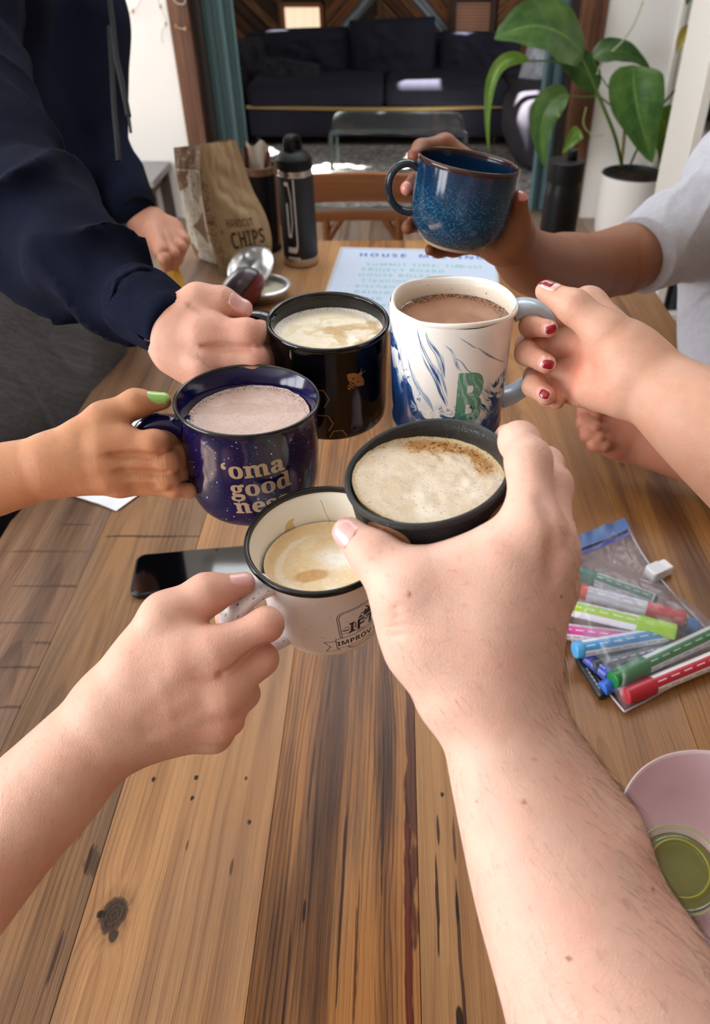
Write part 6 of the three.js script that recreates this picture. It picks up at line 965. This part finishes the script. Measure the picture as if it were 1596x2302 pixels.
// ---- C: arm from the left edge, green nail polish, navy mug
{
  const who = thing('person', 'tan forearm from the left edge with light green nail polish on the thumb', 'person');
  const iM = J(232, 1002, 0.483, 33), iP = J(346, 997, 0.484, 29), mM = J(232, 1040, 0.485, 31), mP = J(372, 1041, 0.490, 25), rM = J(244, 1070, 0.489, 28), rP = J(374, 1078, 0.495, 22), pM = J(270, 1092, 0.495, 22), pP = J(392, 1102, 0.501, 15);
  const tC = J(150, 1010, 0.489, 44), tM = J(232, 940, 0.489, 33), tI = J(306, 907, 0.492, 31), tT = J(366, 902, 0.497, 19), W0 = J(110, 1048, 0.491, 64);
  const arm = limb(J(130, 1040, 0.490, 58), J(90, 1054, 0.491, 66), J(0, 1077, 0.492, 75), J(-140, 1118, 0.492, 90));
  const palm = [...arm, ...chain(J(-10, 1077, 0.492, 66), J(120, 1044, 0.490, 54), J(170, 1032, 0.488, 42)), ...chain(J(125, 1036, 0.489, 48), iM), ...chain(J(125, 1044, 0.489, 52), mM), ...chain(J(125, 1054, 0.491, 48), rM), ...chain(J(130, 1062, 0.495, 42), pM), ...chain(J(125, 1030, 0.490, 50), tC, tM), ...chain(J(240, 962, 0.489, 24), J(280, 978, 0.485, 26)), ...chain(J(190, 985, 0.488, 36), J(225, 970, 0.487, 30))];
  const fingers = [chain(tM, tI, tT), chain(iM, iP, J(378, 990, 0.505, 25), J(352, 985, 0.522, 20)), chain(mM, mP, J(398, 1024, 0.507, 25), J(365, 1018, 0.522, 20)), chain(rM, rP, J(398, 1062, 0.510, 23), J(365, 1055, 0.524, 19)), chain(pM, pP, J(424, 1104, 0.508, 14), J(405, 1096, 0.522, 12))];
  const gr = (a, b, w, k) => ({ c: chain(a, b)[0], w, a: k });
  const f = handField({ palm, fingers, kp: 0.010, kf: 0.005, ks: 0.001, kj: 0.007, wrinkles: [creases(tI, tT, 0.0002), creases(iP, iM, 0.00015), creases(mP, mM, 0.00015)],
    grooves: [gr(J(238, 940, 0.474, 1), J(292, 945, 0.476, 1), 0.0018, 0.0010), gr(J(120, 1030, 0.462, 1), J(180, 1050, 0.462, 1), 0.006, 0.0007), gr(J(190, 1070, 0.468, 1), J(265, 1100, 0.474, 1), 0.004, 0.0007), between(iM, mM, iP, mP), between(mM, rM, mP, rP), between(rM, pM, rP, pP)] });
  const col = skinColor('#c48d68', { red: [JR(tT, 0.012, 0.6), JR(iP, 0.014, 0.3), JR(iM, 0.014, 0.25), JR(rM, 0.012, 0.25), JR(tM, 0.014, 0.3)], freckle: 0.3, ruddy: 0.25, seed: 21 });
  skinned(who, beyond(flesh(f, [...palm, ...fingers.flat()], 0.0013, col, [W0, J(-140, 1118, 0.492, 1)]), [J(-135, 1117, 0.492, 86), WJ(-0.55, 1.02, -0.42, 0.042), WJ(-0.74, 1.2, -0.45, 0.045)], '#c48d68', 21), 0.48);
  nail(who, f, at(359, 890, 0.492), tI.p, tT.p, 0.0052, 0.0078, nailMat('#9fd574', 0.2), 'light green painted thumbnail', V(0.05, 1, 0.3));
  // dark trouser leg of the same seated person, beyond the table edge
  const leg = chain(J(-90, 1160, 1.06, 150), J(-320, 1270, 1.0, 170)), lf = caps(leg, 0.02), lg = net((x, y, z) => lf(x, y, z) + 0.006 * fbm3(x * 14, y * 14, z * 14, 3), ...bounds(leg, 0.02), 0.006);
  part('trousers', planarUV(lg, (x, y, z) => x * 4 + y * 3, (x, y, z) => z * 5), cloth('#141416', { seed: 7 }), who);
}
// ---- D: the person in the dark hoodie
{
  const who = thing('person', 'standing person in a dark navy hoodie and grey trousers, holding the glossy black mug', 'person');
  const iM = J(452, 752, 0.541, 39), iP = J(556, 753, 0.541, 35), mM = J(460, 806, 0.543, 38), mP = J(570, 810, 0.546, 34), rM = J(474, 850, 0.553, 34), rP = J(578, 862, 0.556, 31), pM = J(492, 884, 0.566, 28), pP = J(570, 900, 0.570, 25);
  const tC = J(400, 715, 0.551, 45), tM = J(446, 678, 0.550, 38), tI = J(498, 680, 0.551, 34), tT = J(546, 694, 0.554, 22), W0 = J(350, 720, 0.560, 62);
  const elbow = J(18, 430, 0.70, 92), arm = chain(J(400, 742, 0.552, 56), J(340, 698, 0.570, 46), J(240, 616, 0.622, 44), elbow);
  const palm = [...arm, ...chain(J(395, 742, 0.551, 56), iM), ...chain(J(395, 768, 0.553, 54), mM), ...chain(J(400, 785, 0.557, 50), rM), ...chain(J(405, 800, 0.562, 44), pM), ...chain(J(390, 735, 0.553, 50), tC, tM), ...chain(J(440, 715, 0.548, 36), J(480, 735, 0.543, 32))];
  const fingers = [chain(tM, tI, tT), chain(iM, iP, J(584, 752, 0.561, 29), J(556, 748, 0.577, 23)), chain(mM, mP, J(598, 803, 0.566, 27), J(568, 796, 0.580, 22)), chain(rM, rP, J(600, 850, 0.575, 25), J(570, 845, 0.586, 20)), chain(pM, pP, J(590, 890, 0.585, 21), J(565, 885, 0.592, 17))];
  const gr = (a, b, w, k) => ({ c: chain(a, b)[0], w, a: k });
  const f = handField({ palm, fingers, kp: 0.011, kf: 0.005, ks: 0.001, kj: 0.007, wrinkles: [creases(tI, tT, 0.00025), creases(iM, iP, 0.00015)], grooves: [gr(J(430, 690, 0.535, 1), J(500, 722, 0.530, 1), 0.003, 0.0012), between(iM, mM, iP, mP), between(mM, rM, mP, rP)] });
  const col = skinColor('#dcab97', { red: [JR(tT, 0.013, 0.7), JR(iM, 0.014, 0.4), JR(mM, 0.014, 0.5), JR(rM, 0.014, 0.5), JR(W0, 0.02, 0.3), JR(iP, 0.013, 0.35), JR(mP, 0.013, 0.35)], freckle: 0.3, ruddy: 0.3, seed: 31 });
  const all = [...palm, ...fingers.flat()];
  const near = flesh(f, all.filter((c) => c[3] < 0.028), 0.0015, col, [W0, elbow]);
  // the other hand, beyond, picking up a chip
  const q = 1.33, wr = J(314, 478, 1.325, 28), pa = J(350, 520, q, 34);
  const p2 = [...chain(J(285, 430, 1.35, 30), wr, pa), ...chain(J(325, 490, q, 32), J(388, 512, 1.34, 20)), ...chain(J(325, 505, q, 32), J(372, 540, 1.31, 22)), ...chain(J(330, 510, q, 30), J(355, 555, 1.30, 20))];
  const f2s = [chain(J(388, 512, 1.34, 19), J(412, 540, 1.33, 15), J(400, 585, 1.33, 12)), chain(J(378, 525, 1.33, 19), J(404, 556, 1.31, 15), J(393, 592, 1.32, 12)), chain(J(368, 540, 1.31, 18), J(388, 570, 1.29, 14), J(384, 598, 1.31, 11)), chain(J(355, 552, 1.30, 16), J(368, 580, 1.28, 13), J(372, 602, 1.30, 10)), chain(J(345, 525, 1.30, 20), J(362, 562, 1.28, 16), J(382, 592, 1.31, 12))];
  const ff = handField({ palm: p2, fingers: f2s, kp: 0.016, kf: 0.006, ks: 0.0015, kj: 0.01 });
  const far = flesh(ff, [...p2, ...f2s.flat()], 0.0028, skinColor('#c08d75', { ruddy: 0.3, seed: 35 }), [wr, pa]);
  // arms, shoulders, neck and head join the hands, mostly inside the hoodie or above the frame
  const hd = V(-0.50, 1.60, -1.20), inner = [...chain(J(262, 634, 0.612, 44), J(60, 470, 0.69, 70), J(-125, -60, 0.81, 80), J(-40, -60, 1.14, 40), J(50, -30, 1.30, 40), J(110, 40, 1.40, 50), J(215, 340, 1.42, 38), J(270, 405, 1.365, 34), J(300, 452, 1.335, 30)), ...chain(J(-40, -60, 1.14, 40), J(-60, -260, 0.98, 90), WJ(-0.515, 1.48, -1.23, 0.055), WJ(-0.51, 1.55, -1.20, 0.06)), ...chain(WJ(-0.51, 1.54, -1.18, 0.062), WJ(hd.x, hd.y + 0.02, hd.z, 0.084)), ...chain(WJ(-0.445, 1.57, -1.14, 0.010), WJ(-0.425, 1.555, -1.12, 0.011))];
  const nf = caps(inner, 0.03), core = limbUV(net(nf, ...bounds(inner, 0.01), 0.007, skinColor('#d6a58f', { ruddy: 0.3, seed: 36 })), hd, WJ(-0.52, 1.3, -1.25, 0).p);
  const hairL = [...chain(WJ(-0.525, 1.63, -1.23, 0.088), WJ(-0.51, 1.66, -1.20, 0.08)), ...chain(WJ(-0.57, 1.55, -1.24, 0.05), WJ(-0.56, 1.61, -1.25, 0.07))], hf = caps(hairL, 0.03);
  part('hair', net((x, y, z) => hf(x, y, z) + 0.006 * fbm3(x * 60, y * 20, z * 60, 3), ...bounds(hairL, 0.02), 0.006), std('#3a2a20', 0.7), who);
  skinned(who, merge2([near, far, core]), 0.5);
  nail(who, f, at(541, 682, 0.547), tI.p, tT.p, 0.0066, 0.0085, nailMat('#e6b5b0'), 'pale thumbnail', V(0.15, 1, 0.75));
  // hoodie
  const S = J(-135, -70, 0.80, 150);
  const sleeve = chain(S, J(-95, 120, 0.79, 150), J(-30, 330, 0.735, 160), J(10, 440, 0.705, 158), J(140, 562, 0.655, 112), J(205, 616, 0.63, 102), J(270, 655, 0.603, 96), J(330, 692, 0.578, 90)), blouse = chain(J(70, 510, 0.68, 130), J(150, 578, 0.65, 112));
  const body = chain(J(60, -200, 1.30, 150), J(95, 40, 1.32, 190), J(85, 300, 1.38, 190), J(70, 560, 1.42, 195)), body2 = chain(J(-140, -120, 1.12, 190), J(-80, 250, 1.22, 200), J(-40, 560, 1.32, 190));
  const neck = chain(J(-20, -60, 1.10, 120), J(-60, -260, 0.98, 110));
  const farArm = chain(J(130, 60, 1.42, 110), J(205, 330, 1.42, 78), J(262, 395, 1.36, 62), J(296, 452, 1.315, 50));
  const sf = caps([...sleeve, ...blouse], 0.03), bf = caps([...body, ...body2, ...neck], 0.06), af = caps(farArm, 0.03);
  const fold = (x, y, z) => { // folds run round the sleeve and bunch at the elbow and before the cuff
    const ax = elbow.p, wv = W0.p, dx = wv.x - ax.x, dy = wv.y - ax.y, dz = wv.z - ax.z, L2 = dx * dx + dy * dy + dz * dz, s = ((x - ax.x) * dx + (y - ax.y) * dy + (z - ax.z) * dz) / Math.sqrt(L2);
    const w = noise3(x * 9 + 2, y * 9, z * 9) * 2.2 + noise3(x * 20, y * 20 + 4, z * 20) * 0.7, r1 = 1 - Math.abs(Math.sin(s * 30 + w * 1.5)), r2 = fbm3(x * 11, y * 11, z * 11, 3);
    const m = sstep(-0.35, 0.35, noise3(x * 6 + 7, y * 6, z * 6)); return -0.020 * Math.pow(r1, 1.8) * (0.25 + 0.75 * m) + 0.022 * r2 + 0.004; };
  const seam = J(322, 688, 0.580, 1).p, seamN = W0.p.clone().sub(J(205, 616, 0.63, 1).p).normalize();
  const hood = (x, y, z) => { const a = Math.max(sf(x, y, z), ((x - seam.x) * seamN.x + (y - seam.y) * seamN.y + (z - seam.z) * seamN.z) + 0.004 * noise3(x * 30, y * 30, z * 30)), b = bf(x, y, z), c = af(x, y, z); let d = smin(smin(a, c, 0.03), b, 0.03); if (d < 0.05) d += a < 0.05 ? fold(x, y, z) * sstep(0.06, 0.0, a) + 0.006 * fbm3(x * 16, y * 16, z * 16, 2) * (1 - sstep(0.06, 0.0, a)) : 0.010 * fbm3(x * 9 + 3, y * 4, z * 9, 3); return d; };
  const navyCloth = cloth('#0e1428', { seed: 41, amount: 0.1, sheen: 0, rx: 1, ry: 1 });
  const [lo, hi] = bounds([...sleeve, ...body, ...body2, ...farArm], 0.03); lo.x = Math.max(lo.x, -1.0); hi.y = Math.min(hi.y, 1.75);
  const boxUV = (g, k) => planarUV(g, (x, y, z) => (x * 0.7 + z * 0.7) * k, (x, y, z) => (y + (x - z) * 0.5) * k);
  const hg = net(hood, lo, hi, 0.0065); part('hoodie', boxUV(hg, 6), navyCloth, who);
  // ribbed cuff
  const c0 = J(306, 672, 0.589, 88), c1 = J(408, 750, 0.546, 75), rib = (a, b, name) => { const ax = b.p.clone().sub(a.p), s = V().crossVectors(ax, V(0, 1, 0)).normalize(), t = V().crossVectors(s, ax).normalize(); const prof = (v) => lerp(a.r, b.r, v) * (v < 0.12 ? 0.93 + 0.6 * v : v > 0.9 ? 1 - (v - 0.9) * 1.2 : 1); return sheet(180, 20, (u, v, o) => { const an = u * 6.2832, r = prof(v) * (1 + 0.010 * Math.sin(an * 60)) + 0.0015 * noise2(v * 6, an * 2); const vv = v > 0.96 ? 0.96 : v; o.copy(a.p).addScaledVector(ax, vv).addScaledVector(s, Math.cos(an) * r * (v > 0.97 ? 0.9 : 1)).addScaledVector(t, Math.sin(an) * r * (v > 0.97 ? 0.9 : 1)); }, true); };
  part('cuff', rib(c0, c1), cloth('#0f162c', { seed: 42, amount: 0.1, sheen: 0, rx: 3, ry: 1 }), who);
  part('cuff', rib(J(292, 440, 1.32, 52), J(312, 480, 1.31, 42)), cloth('#0d1220', { seed: 43, amount: 0.1, sheen: 0.1 }), who);
  // drawstrings
  const cord = std('#14161c', 0.8);
  part('drawstring', tube([[238, -60, 1.12], [252, 40, 1.12], [262, 130, 1.12], [275, 190, 1.12], [289, 262, 1.12]].map((a) => at(...a)), 0.0042, 40, 8), cord, who); part('aglet', tube([[289, 260, 1.12], [292, 280, 1.12], [294, 298, 1.12]].map((a) => at(...a)), 0.0021, 8, 8), std('#2b2c30', 0.4), who);
  part('drawstring', tube([[246, 60, 1.17], [252, 160, 1.17], [257, 250, 1.165], [264, 320, 1.16], [267, 362, 1.16]].map((a) => at(...a)), 0.0042, 40, 8), cord, who);
  // trousers
  const tr = [...chain(J(90, 640, 1.42, 205), J(60, 900, 1.36, 190), J(-60, 1300, 1.3, 170)), ...chain(J(-80, 620, 1.25, 190), J(-110, 950, 1.2, 190))], tf = caps(tr, 0.06);
  const tg = net((x, y, z) => { const d = tf(x, y, z); return d < 0.05 ? d + 0.012 * fbm3(x * 9, y * 5, z * 9, 3) - 0.004 * Math.pow(1 - Math.abs(noise3(x * 12 + 3, y * 7, z * 12)), 4) : d; }, V(-1.05, 0.42, -1.55), V(-0.45, 1.0, -0.85), 0.0075);
  part('trousers', boxUV(tg, 6), cloth('#5c5c5e', { seed: 45, amount: 0.12, rx: 1, ry: 1 }), who);
}
function merge2(list) { const c = list.map((g) => { const n = g.toNonIndexed ? g : g; return n; }); return mergeGeometries(c); }
{
  const c = at(392, 626, 1.33), t = thing('tortilla_chip', 'golden tortilla chip held in the far hand next to the chip bag', 'chip', c);
  const tri = [[377, 596], [402, 600], [424, 664], [372, 650]].map(([x, y], i) => at(x, y, 1.33 + 0.01 * i).sub(c)), a = V(), b = V();
  const side = (k) => sheet(14, 14, (u, v, o) => { a.lerpVectors(tri[0], tri[1], u); b.lerpVectors(tri[3], tri[2], u); o.lerpVectors(a, b, v); o.z += k + 0.006 * Math.sin(u * 3) + 0.0016 * noise2(u * 9, v * 9); });
  part('chip', merge([side(0.0012), side(-0.0012)]), std('#c99a3c', 0.75, { side: THREE.DoubleSide, bumpMap: crinkle, bumpScale: 0.002 }), t);
}
// ---- E: hand with dark red nails on the pale blue handle
{
  const who = thing('person', 'forearm from the right edge with chipped dark red nails, holding the white and blue mug', 'person');
  const iM = J(1322, 690, 0.528, 42), mM = J(1318, 775, 0.528, 42), rM = J(1312, 840, 0.526, 38), pM = J(1308, 880, 0.524, 32);
  const tC = J(1420, 815, 0.492, 66), tM = J(1362, 748, 0.489, 46), tI = J(1290, 690, 0.494, 37), tT = J(1227, 655, 0.503, 24), W0 = J(1450, 850, 0.490, 84);
  const arm = limb(J(1430, 842, 0.491, 80), J(1470, 868, 0.488, 88), J(1560, 935, 0.474, 112), J(1700, 1040, 0.452, 142));
  const palm = [...arm, ...chain(J(1430, 815, 0.494, 66), J(1370, 745, 0.512, 50), iM), ...chain(J(1420, 835, 0.496, 64), J(1365, 800, 0.512, 50), mM), ...chain(J(1415, 855, 0.497, 58), J(1360, 850, 0.510, 46), rM), ...chain(J(1410, 872, 0.497, 48), J(1350, 880, 0.506, 38), pM), ...chain(J(1435, 830, 0.490, 68), tC, tM), ...chain(J(1400, 790, 0.492, 60), J(1360, 780, 0.498, 46)), ...chain(J(1330, 868, 0.506, 36), J(1400, 885, 0.496, 46))];
  const iP = J(1203, 728, 0.548, 24), mP = J(1190, 778, 0.552, 29), rP = J(1205, 848, 0.548, 26), pP = J(1236, 878, 0.540, 22);
  const iT = J(1234, 739, 0.513, 20), mT = J(1228, 818, 0.512, 22), rT = J(1228, 890, 0.515, 22), pT = J(1252, 903, 0.523, 17), iD = J(1192, 733, 0.530, 23), mD = J(1184, 794, 0.530, 25), rD = J(1200, 868, 0.528, 24), pD = J(1228, 893, 0.530, 18);
  const fingers = [chain(tM, tI, tT), chain(iM, iP, iD, iT), chain(mM, mP, mD, mT), chain(rM, rP, rD, rT), chain(pM, pP, pD, pT)];
  const gr = (a, b, w, k) => ({ c: chain(a, b)[0], w, a: k });
  const f = handField({ palm, fingers, kp: 0.011, kf: 0.005, ks: 0.001, kj: 0.006, wrinkles: [creases(tI, tM, 0.00028, 0.0032, 0.006), creases(tM, tC, 0.0002, 0.004, 0.008)], grooves: [gr(J(1290, 745, 0.475, 1), J(1400, 900, 0.472, 1), 0.003, 0.0012), gr(J(1300, 745, 0.478, 1), J(1330, 790, 0.478, 1), 0.002, 0.0008), gr(J(1455, 900, 0.46, 1), J(1590, 960, 0.43, 1), 0.005, 0.0009)] });
  const col = skinColor('#d2a58e', { red: [JR(iT, 0.014, 0.55), JR(mT, 0.014, 0.55), JR(rT, 0.013, 0.6), JR(pT, 0.012, 0.7), JR(tT, 0.010, 0.4), JR(J(1330, 860, 0.50, 1), 0.024, 0.6), JR(J(1300, 790, 0.51, 1), 0.02, 0.6), JR(mM, 0.02, 0.4)], freckle: 0.3, ruddy: 0.3, seed: 51 });
  skinned(who, beyond(flesh(f, [...palm, ...fingers.flat()], 0.0013, col, [W0, J(1700, 1040, 0.452, 1)]), [J(1690, 1033, 0.454, 136), WJ(0.47, 1.02, -0.30, 0.043), WJ(0.66, 1.2, -0.22, 0.046)], '#d2a58e', 51), 0.48);
  const bare = nailMat('#d9a79c'), red = nailMat('#8d0f1f', 0.18);
  const two = (c, from, to, w, l, n, k = 0.30, q = 0.62) => { nail(who, f, c, from, to, w, l, bare, 'bare lower part of nail', n); const t = to.clone().sub(from).normalize(); const cc = c.clone().addScaledVector(t, l * k).addScaledVector(n.clone().normalize(), 0.0002); const m = nail(who, f, cc, from, to, w * (q + 0.12), l * q, red, 'chipped dark red nail polish', n); m.geometry.translate(n.x * 0.0003, n.y * 0.0003, n.z * 0.0003); };
  two(at(1236, 636, 0.496), tI.p, tT.p, 0.0052, 0.0082, V(-0.05, 1, 0.55), 0.28, 0.72);
  two(at(1236, 744, 0.506), iD.p, iT.p, 0.0042, 0.0066, toEye(iT.p).add(V(0, -0.25, 0.2)), 0.2); two(at(1229, 820, 0.505), mD.p, mT.p, 0.0045, 0.0068, toEye(mT.p).add(V(-0.05, -0.2, 0.2)), 0.2); two(at(1220, 886, 0.508), rD.p, rT.p, 0.0042, 0.0062, toEye(rT.p).add(V(-0.2, -0.1, 0.2)), 0.2);
}
// ---- F: the person in the pale grey t-shirt
{
  const who = thing('person', 'seated person in a pale grey t-shirt at the right, tipping the deep blue mug', 'person');
  const E0 = J(1285, 610, 1.03, 74), W0 = J(1150, 545, 0.735, 56), SH = J(1560, 515, 1.20, 72);
  const arm = limb(J(1140, 520, 0.715, 48), W0, J(1195, 590, 0.85, 70), E0), arm1b = limb(J(1262, 604, 1.0, 72), J(1340, 600, 1.07, 74), J(1480, 555, 1.15, 74)), upper = [...chain(J(1400, 590, 1.10, 72), SH), ...chain(J(1730, 1065, 1.03, 78), J(1780, 760, 1.24, 78), J(1750, 520, 1.28, 80), SH)];
  const tT = J(1166, 450, 0.686, 21), tI = J(1166, 492, 0.700, 24), tM = J(1150, 535, 0.718, 30);
  const iM = J(1090, 400, 0.748, 32), iP = J(1000, 328, 0.740, 25), iD = J(948, 336, 0.722, 21), iT = J(932, 352, 0.706, 17);
  const mM = J(1085, 450, 0.755, 32), mP = J(985, 402, 0.750, 25), mD = J(938, 408, 0.726, 21), mT = J(916, 424, 0.704, 17), rM = J(1085, 500, 0.752, 30), rP = J(985, 492, 0.748, 24), rD = J(936, 500, 0.724, 19), rT = J(916, 512, 0.702, 15), pM = J(1090, 540, 0.742, 27), pP = J(1020, 556, 0.738, 20), pD = J(985, 562, 0.724, 16), pT = J(966, 562, 0.712, 12);
  const palm = [...arm, ...arm1b, ...chain(J(1135, 520, 0.722, 46), iM), ...chain(J(1135, 525, 0.725, 44), mM), ...chain(J(1130, 530, 0.728, 42), rM), ...chain(J(1125, 535, 0.728, 38), pM), ...chain(J(1140, 540, 0.722, 42), tM)];
  const fingers = [chain(tM, tI, tT), chain(iM, iP, iD, iT), chain(mM, mP, mD, mT), chain(rM, rP, rD, rT), chain(pM, pP, pD, pT)];
  const f = handField({ palm, fingers, kp: 0.016, kf: 0.005, ks: 0.001, kj: 0.007 });
  const col = skinColor('#85583d', { red: [JR(iT, 0.03, 0.9), JR(mT, 0.025, 0.9), JR(rT, 0.025, 0.9), JR(pT, 0.02, 0.9), JR(tT, 0.02, 0.9), JR(iP, 0.03, 0.6)], freckle: 0.2, ruddy: 0.15, seed: 61 });
  const a = flesh(f, [...palm, ...fingers.flat()], 0.0022, col, [W0, E0]);
  const tan = skinColor('#85583d', { ruddy: 0.15, seed: 62 });
  const ub = caps(upper, 0.02), b2 = flesh((x, y, z) => ub(x, y, z), upper, 0.006, tan, [E0, SH]);
  // the other forearm, resting on the table
  const W2 = J(1420, 985, 1.055, 52), a2 = chain(J(1400, 970, 1.06, 50), W2, J(1540, 1015, 1.04, 66), J(1720, 1065, 1.01, 86));
  const p2 = [...a2, ...chain(J(1400, 960, 1.06, 46), J(1352, 935, 1.06, 34)), ...chain(J(1400, 980, 1.06, 44), J(1362, 970, 1.05, 32)), ...chain(J(1400, 990, 1.06, 40), J(1380, 1000, 1.045, 28))];
  const f2 = [chain(J(1352, 930, 1.06, 26), J(1318, 925, 1.04, 20), J(1335, 940, 1.03, 17)), chain(J(1352, 950, 1.055, 26), J(1316, 950, 1.03, 20), J(1338, 962, 1.02, 17)), chain(J(1358, 972, 1.05, 25), J(1324, 976, 1.025, 19), J(1346, 985, 1.018, 16)), chain(J(1370, 992, 1.045, 22), J(1338, 998, 1.022, 17), J(1358, 1004, 1.018, 14)), chain(J(1385, 920, 1.05, 26), J(1345, 908, 1.04, 21), J(1318, 912, 1.035, 17))];
  const c2 = flesh(handField({ palm: p2, fingers: f2, kp: 0.018, kf: 0.006, ks: 0.0014, kj: 0.01 }), [...p2, ...f2.flat()], 0.0028, skinColor('#a87058', { red: [JR(J(1350, 950, 1.04, 1), 0.05, 0.6)], ruddy: 0.3, seed: 63 }), [W2, J(1720, 1065, 1.01, 1)]);
  skinned(who, mergeGeometries([a, b2, c2]), 0.5);
  for (const [c, fr, to] of [[at(1176, 436, 0.676), tI.p, tT.p], [at(912, 424, 0.694), mD.p, mT.p]]) nail(who, f, c, fr, to, 0.0055, 0.0065, nailMat('#d58a80'), 'rosy fingernail');
  // t-shirt: torso, short sleeve
  const torso = [...chain(J(1700, 420, 1.30, 165), J(1720, 700, 1.30, 185), J(1730, 1000, 1.3, 190)), ...chain(J(1640, 470, 1.26, 110), J(1790, 470, 1.3, 130))];
  const sl = chain(J(1440, 572, 1.105, 84), J(1520, 530, 1.16, 104), J(1640, 500, 1.24, 120)), tf = caps(torso, 0.05), sf = caps(sl, 0.03), arm0 = J(1440, 575, 1.105, 1).p, arm1 = J(1560, 520, 1.19, 1).p, sd = arm1.clone().sub(arm0).normalize();
  const shirt = (x, y, z) => { let d = smin(tf(x, y, z), sf(x, y, z), 0.035); if (d < 0.04) { const w = noise3(x * 10, y * 10, z * 10) * 1.4, s = (x * 0.8 - y * 0.35 + z * 0.3) * 62 + w * 2.2; d += -0.007 * Math.pow(1 - Math.abs(Math.sin(s)), 2.0) * sstep(0.25, 0.0, Math.hypot(x - arm1.x - 0.05, y - arm1.y, z - arm1.z)) + 0.008 * fbm3(x * 12, y * 8, z * 12, 3); }
    const cut = -((x - arm0.x) * sd.x + (y - arm0.y) * sd.y + (z - arm0.z) * sd.z); d = Math.max(d, cut); return d; };
  const [lo, hi] = bounds([...torso, ...sl], 0.02); lo.y = Math.max(lo.y, 0.45);
  part('t_shirt', planarUV(net(shirt, lo, hi, 0.005), (x, y, z) => (x + z) * 4.5, (x, y, z) => (y + x * 0.5) * 4.5), cloth('#b4b5be', { seed: 65, amount: 0.04, rx: 1, ry: 1 }), who);
}

// ---- the one behind the camera: torso of the person whose forearm reaches in from below
{
  const who = scene.getObjectByName('person'), L = [...chain({ p: V(0.22, 0.62, 0.62), r: 0.17 }, { p: V(0.2, 1.0, 0.60), r: 0.17 }, { p: V(0.16, 1.28, 0.58), r: 0.15 }), ...chain({ p: V(-0.02, 1.36, 0.6), r: 0.07 }, { p: V(0.36, 1.34, 0.6), r: 0.08 })], f = caps(L, 0.08), f2 = (x, y, z) => f(x, y, z) + 0.01 * fbm3(x * 8, y * 5, z * 8, 3);
  part('shirt', planarUV(net(f2, ...bounds(L, 0.03), 0.012), (x, y, z) => (x + z) * 4, (x, y, z) => y * 4), cloth('#26282d', { seed: 71, sheen: 0 }), who);
}
renderer.render(scene, camera);
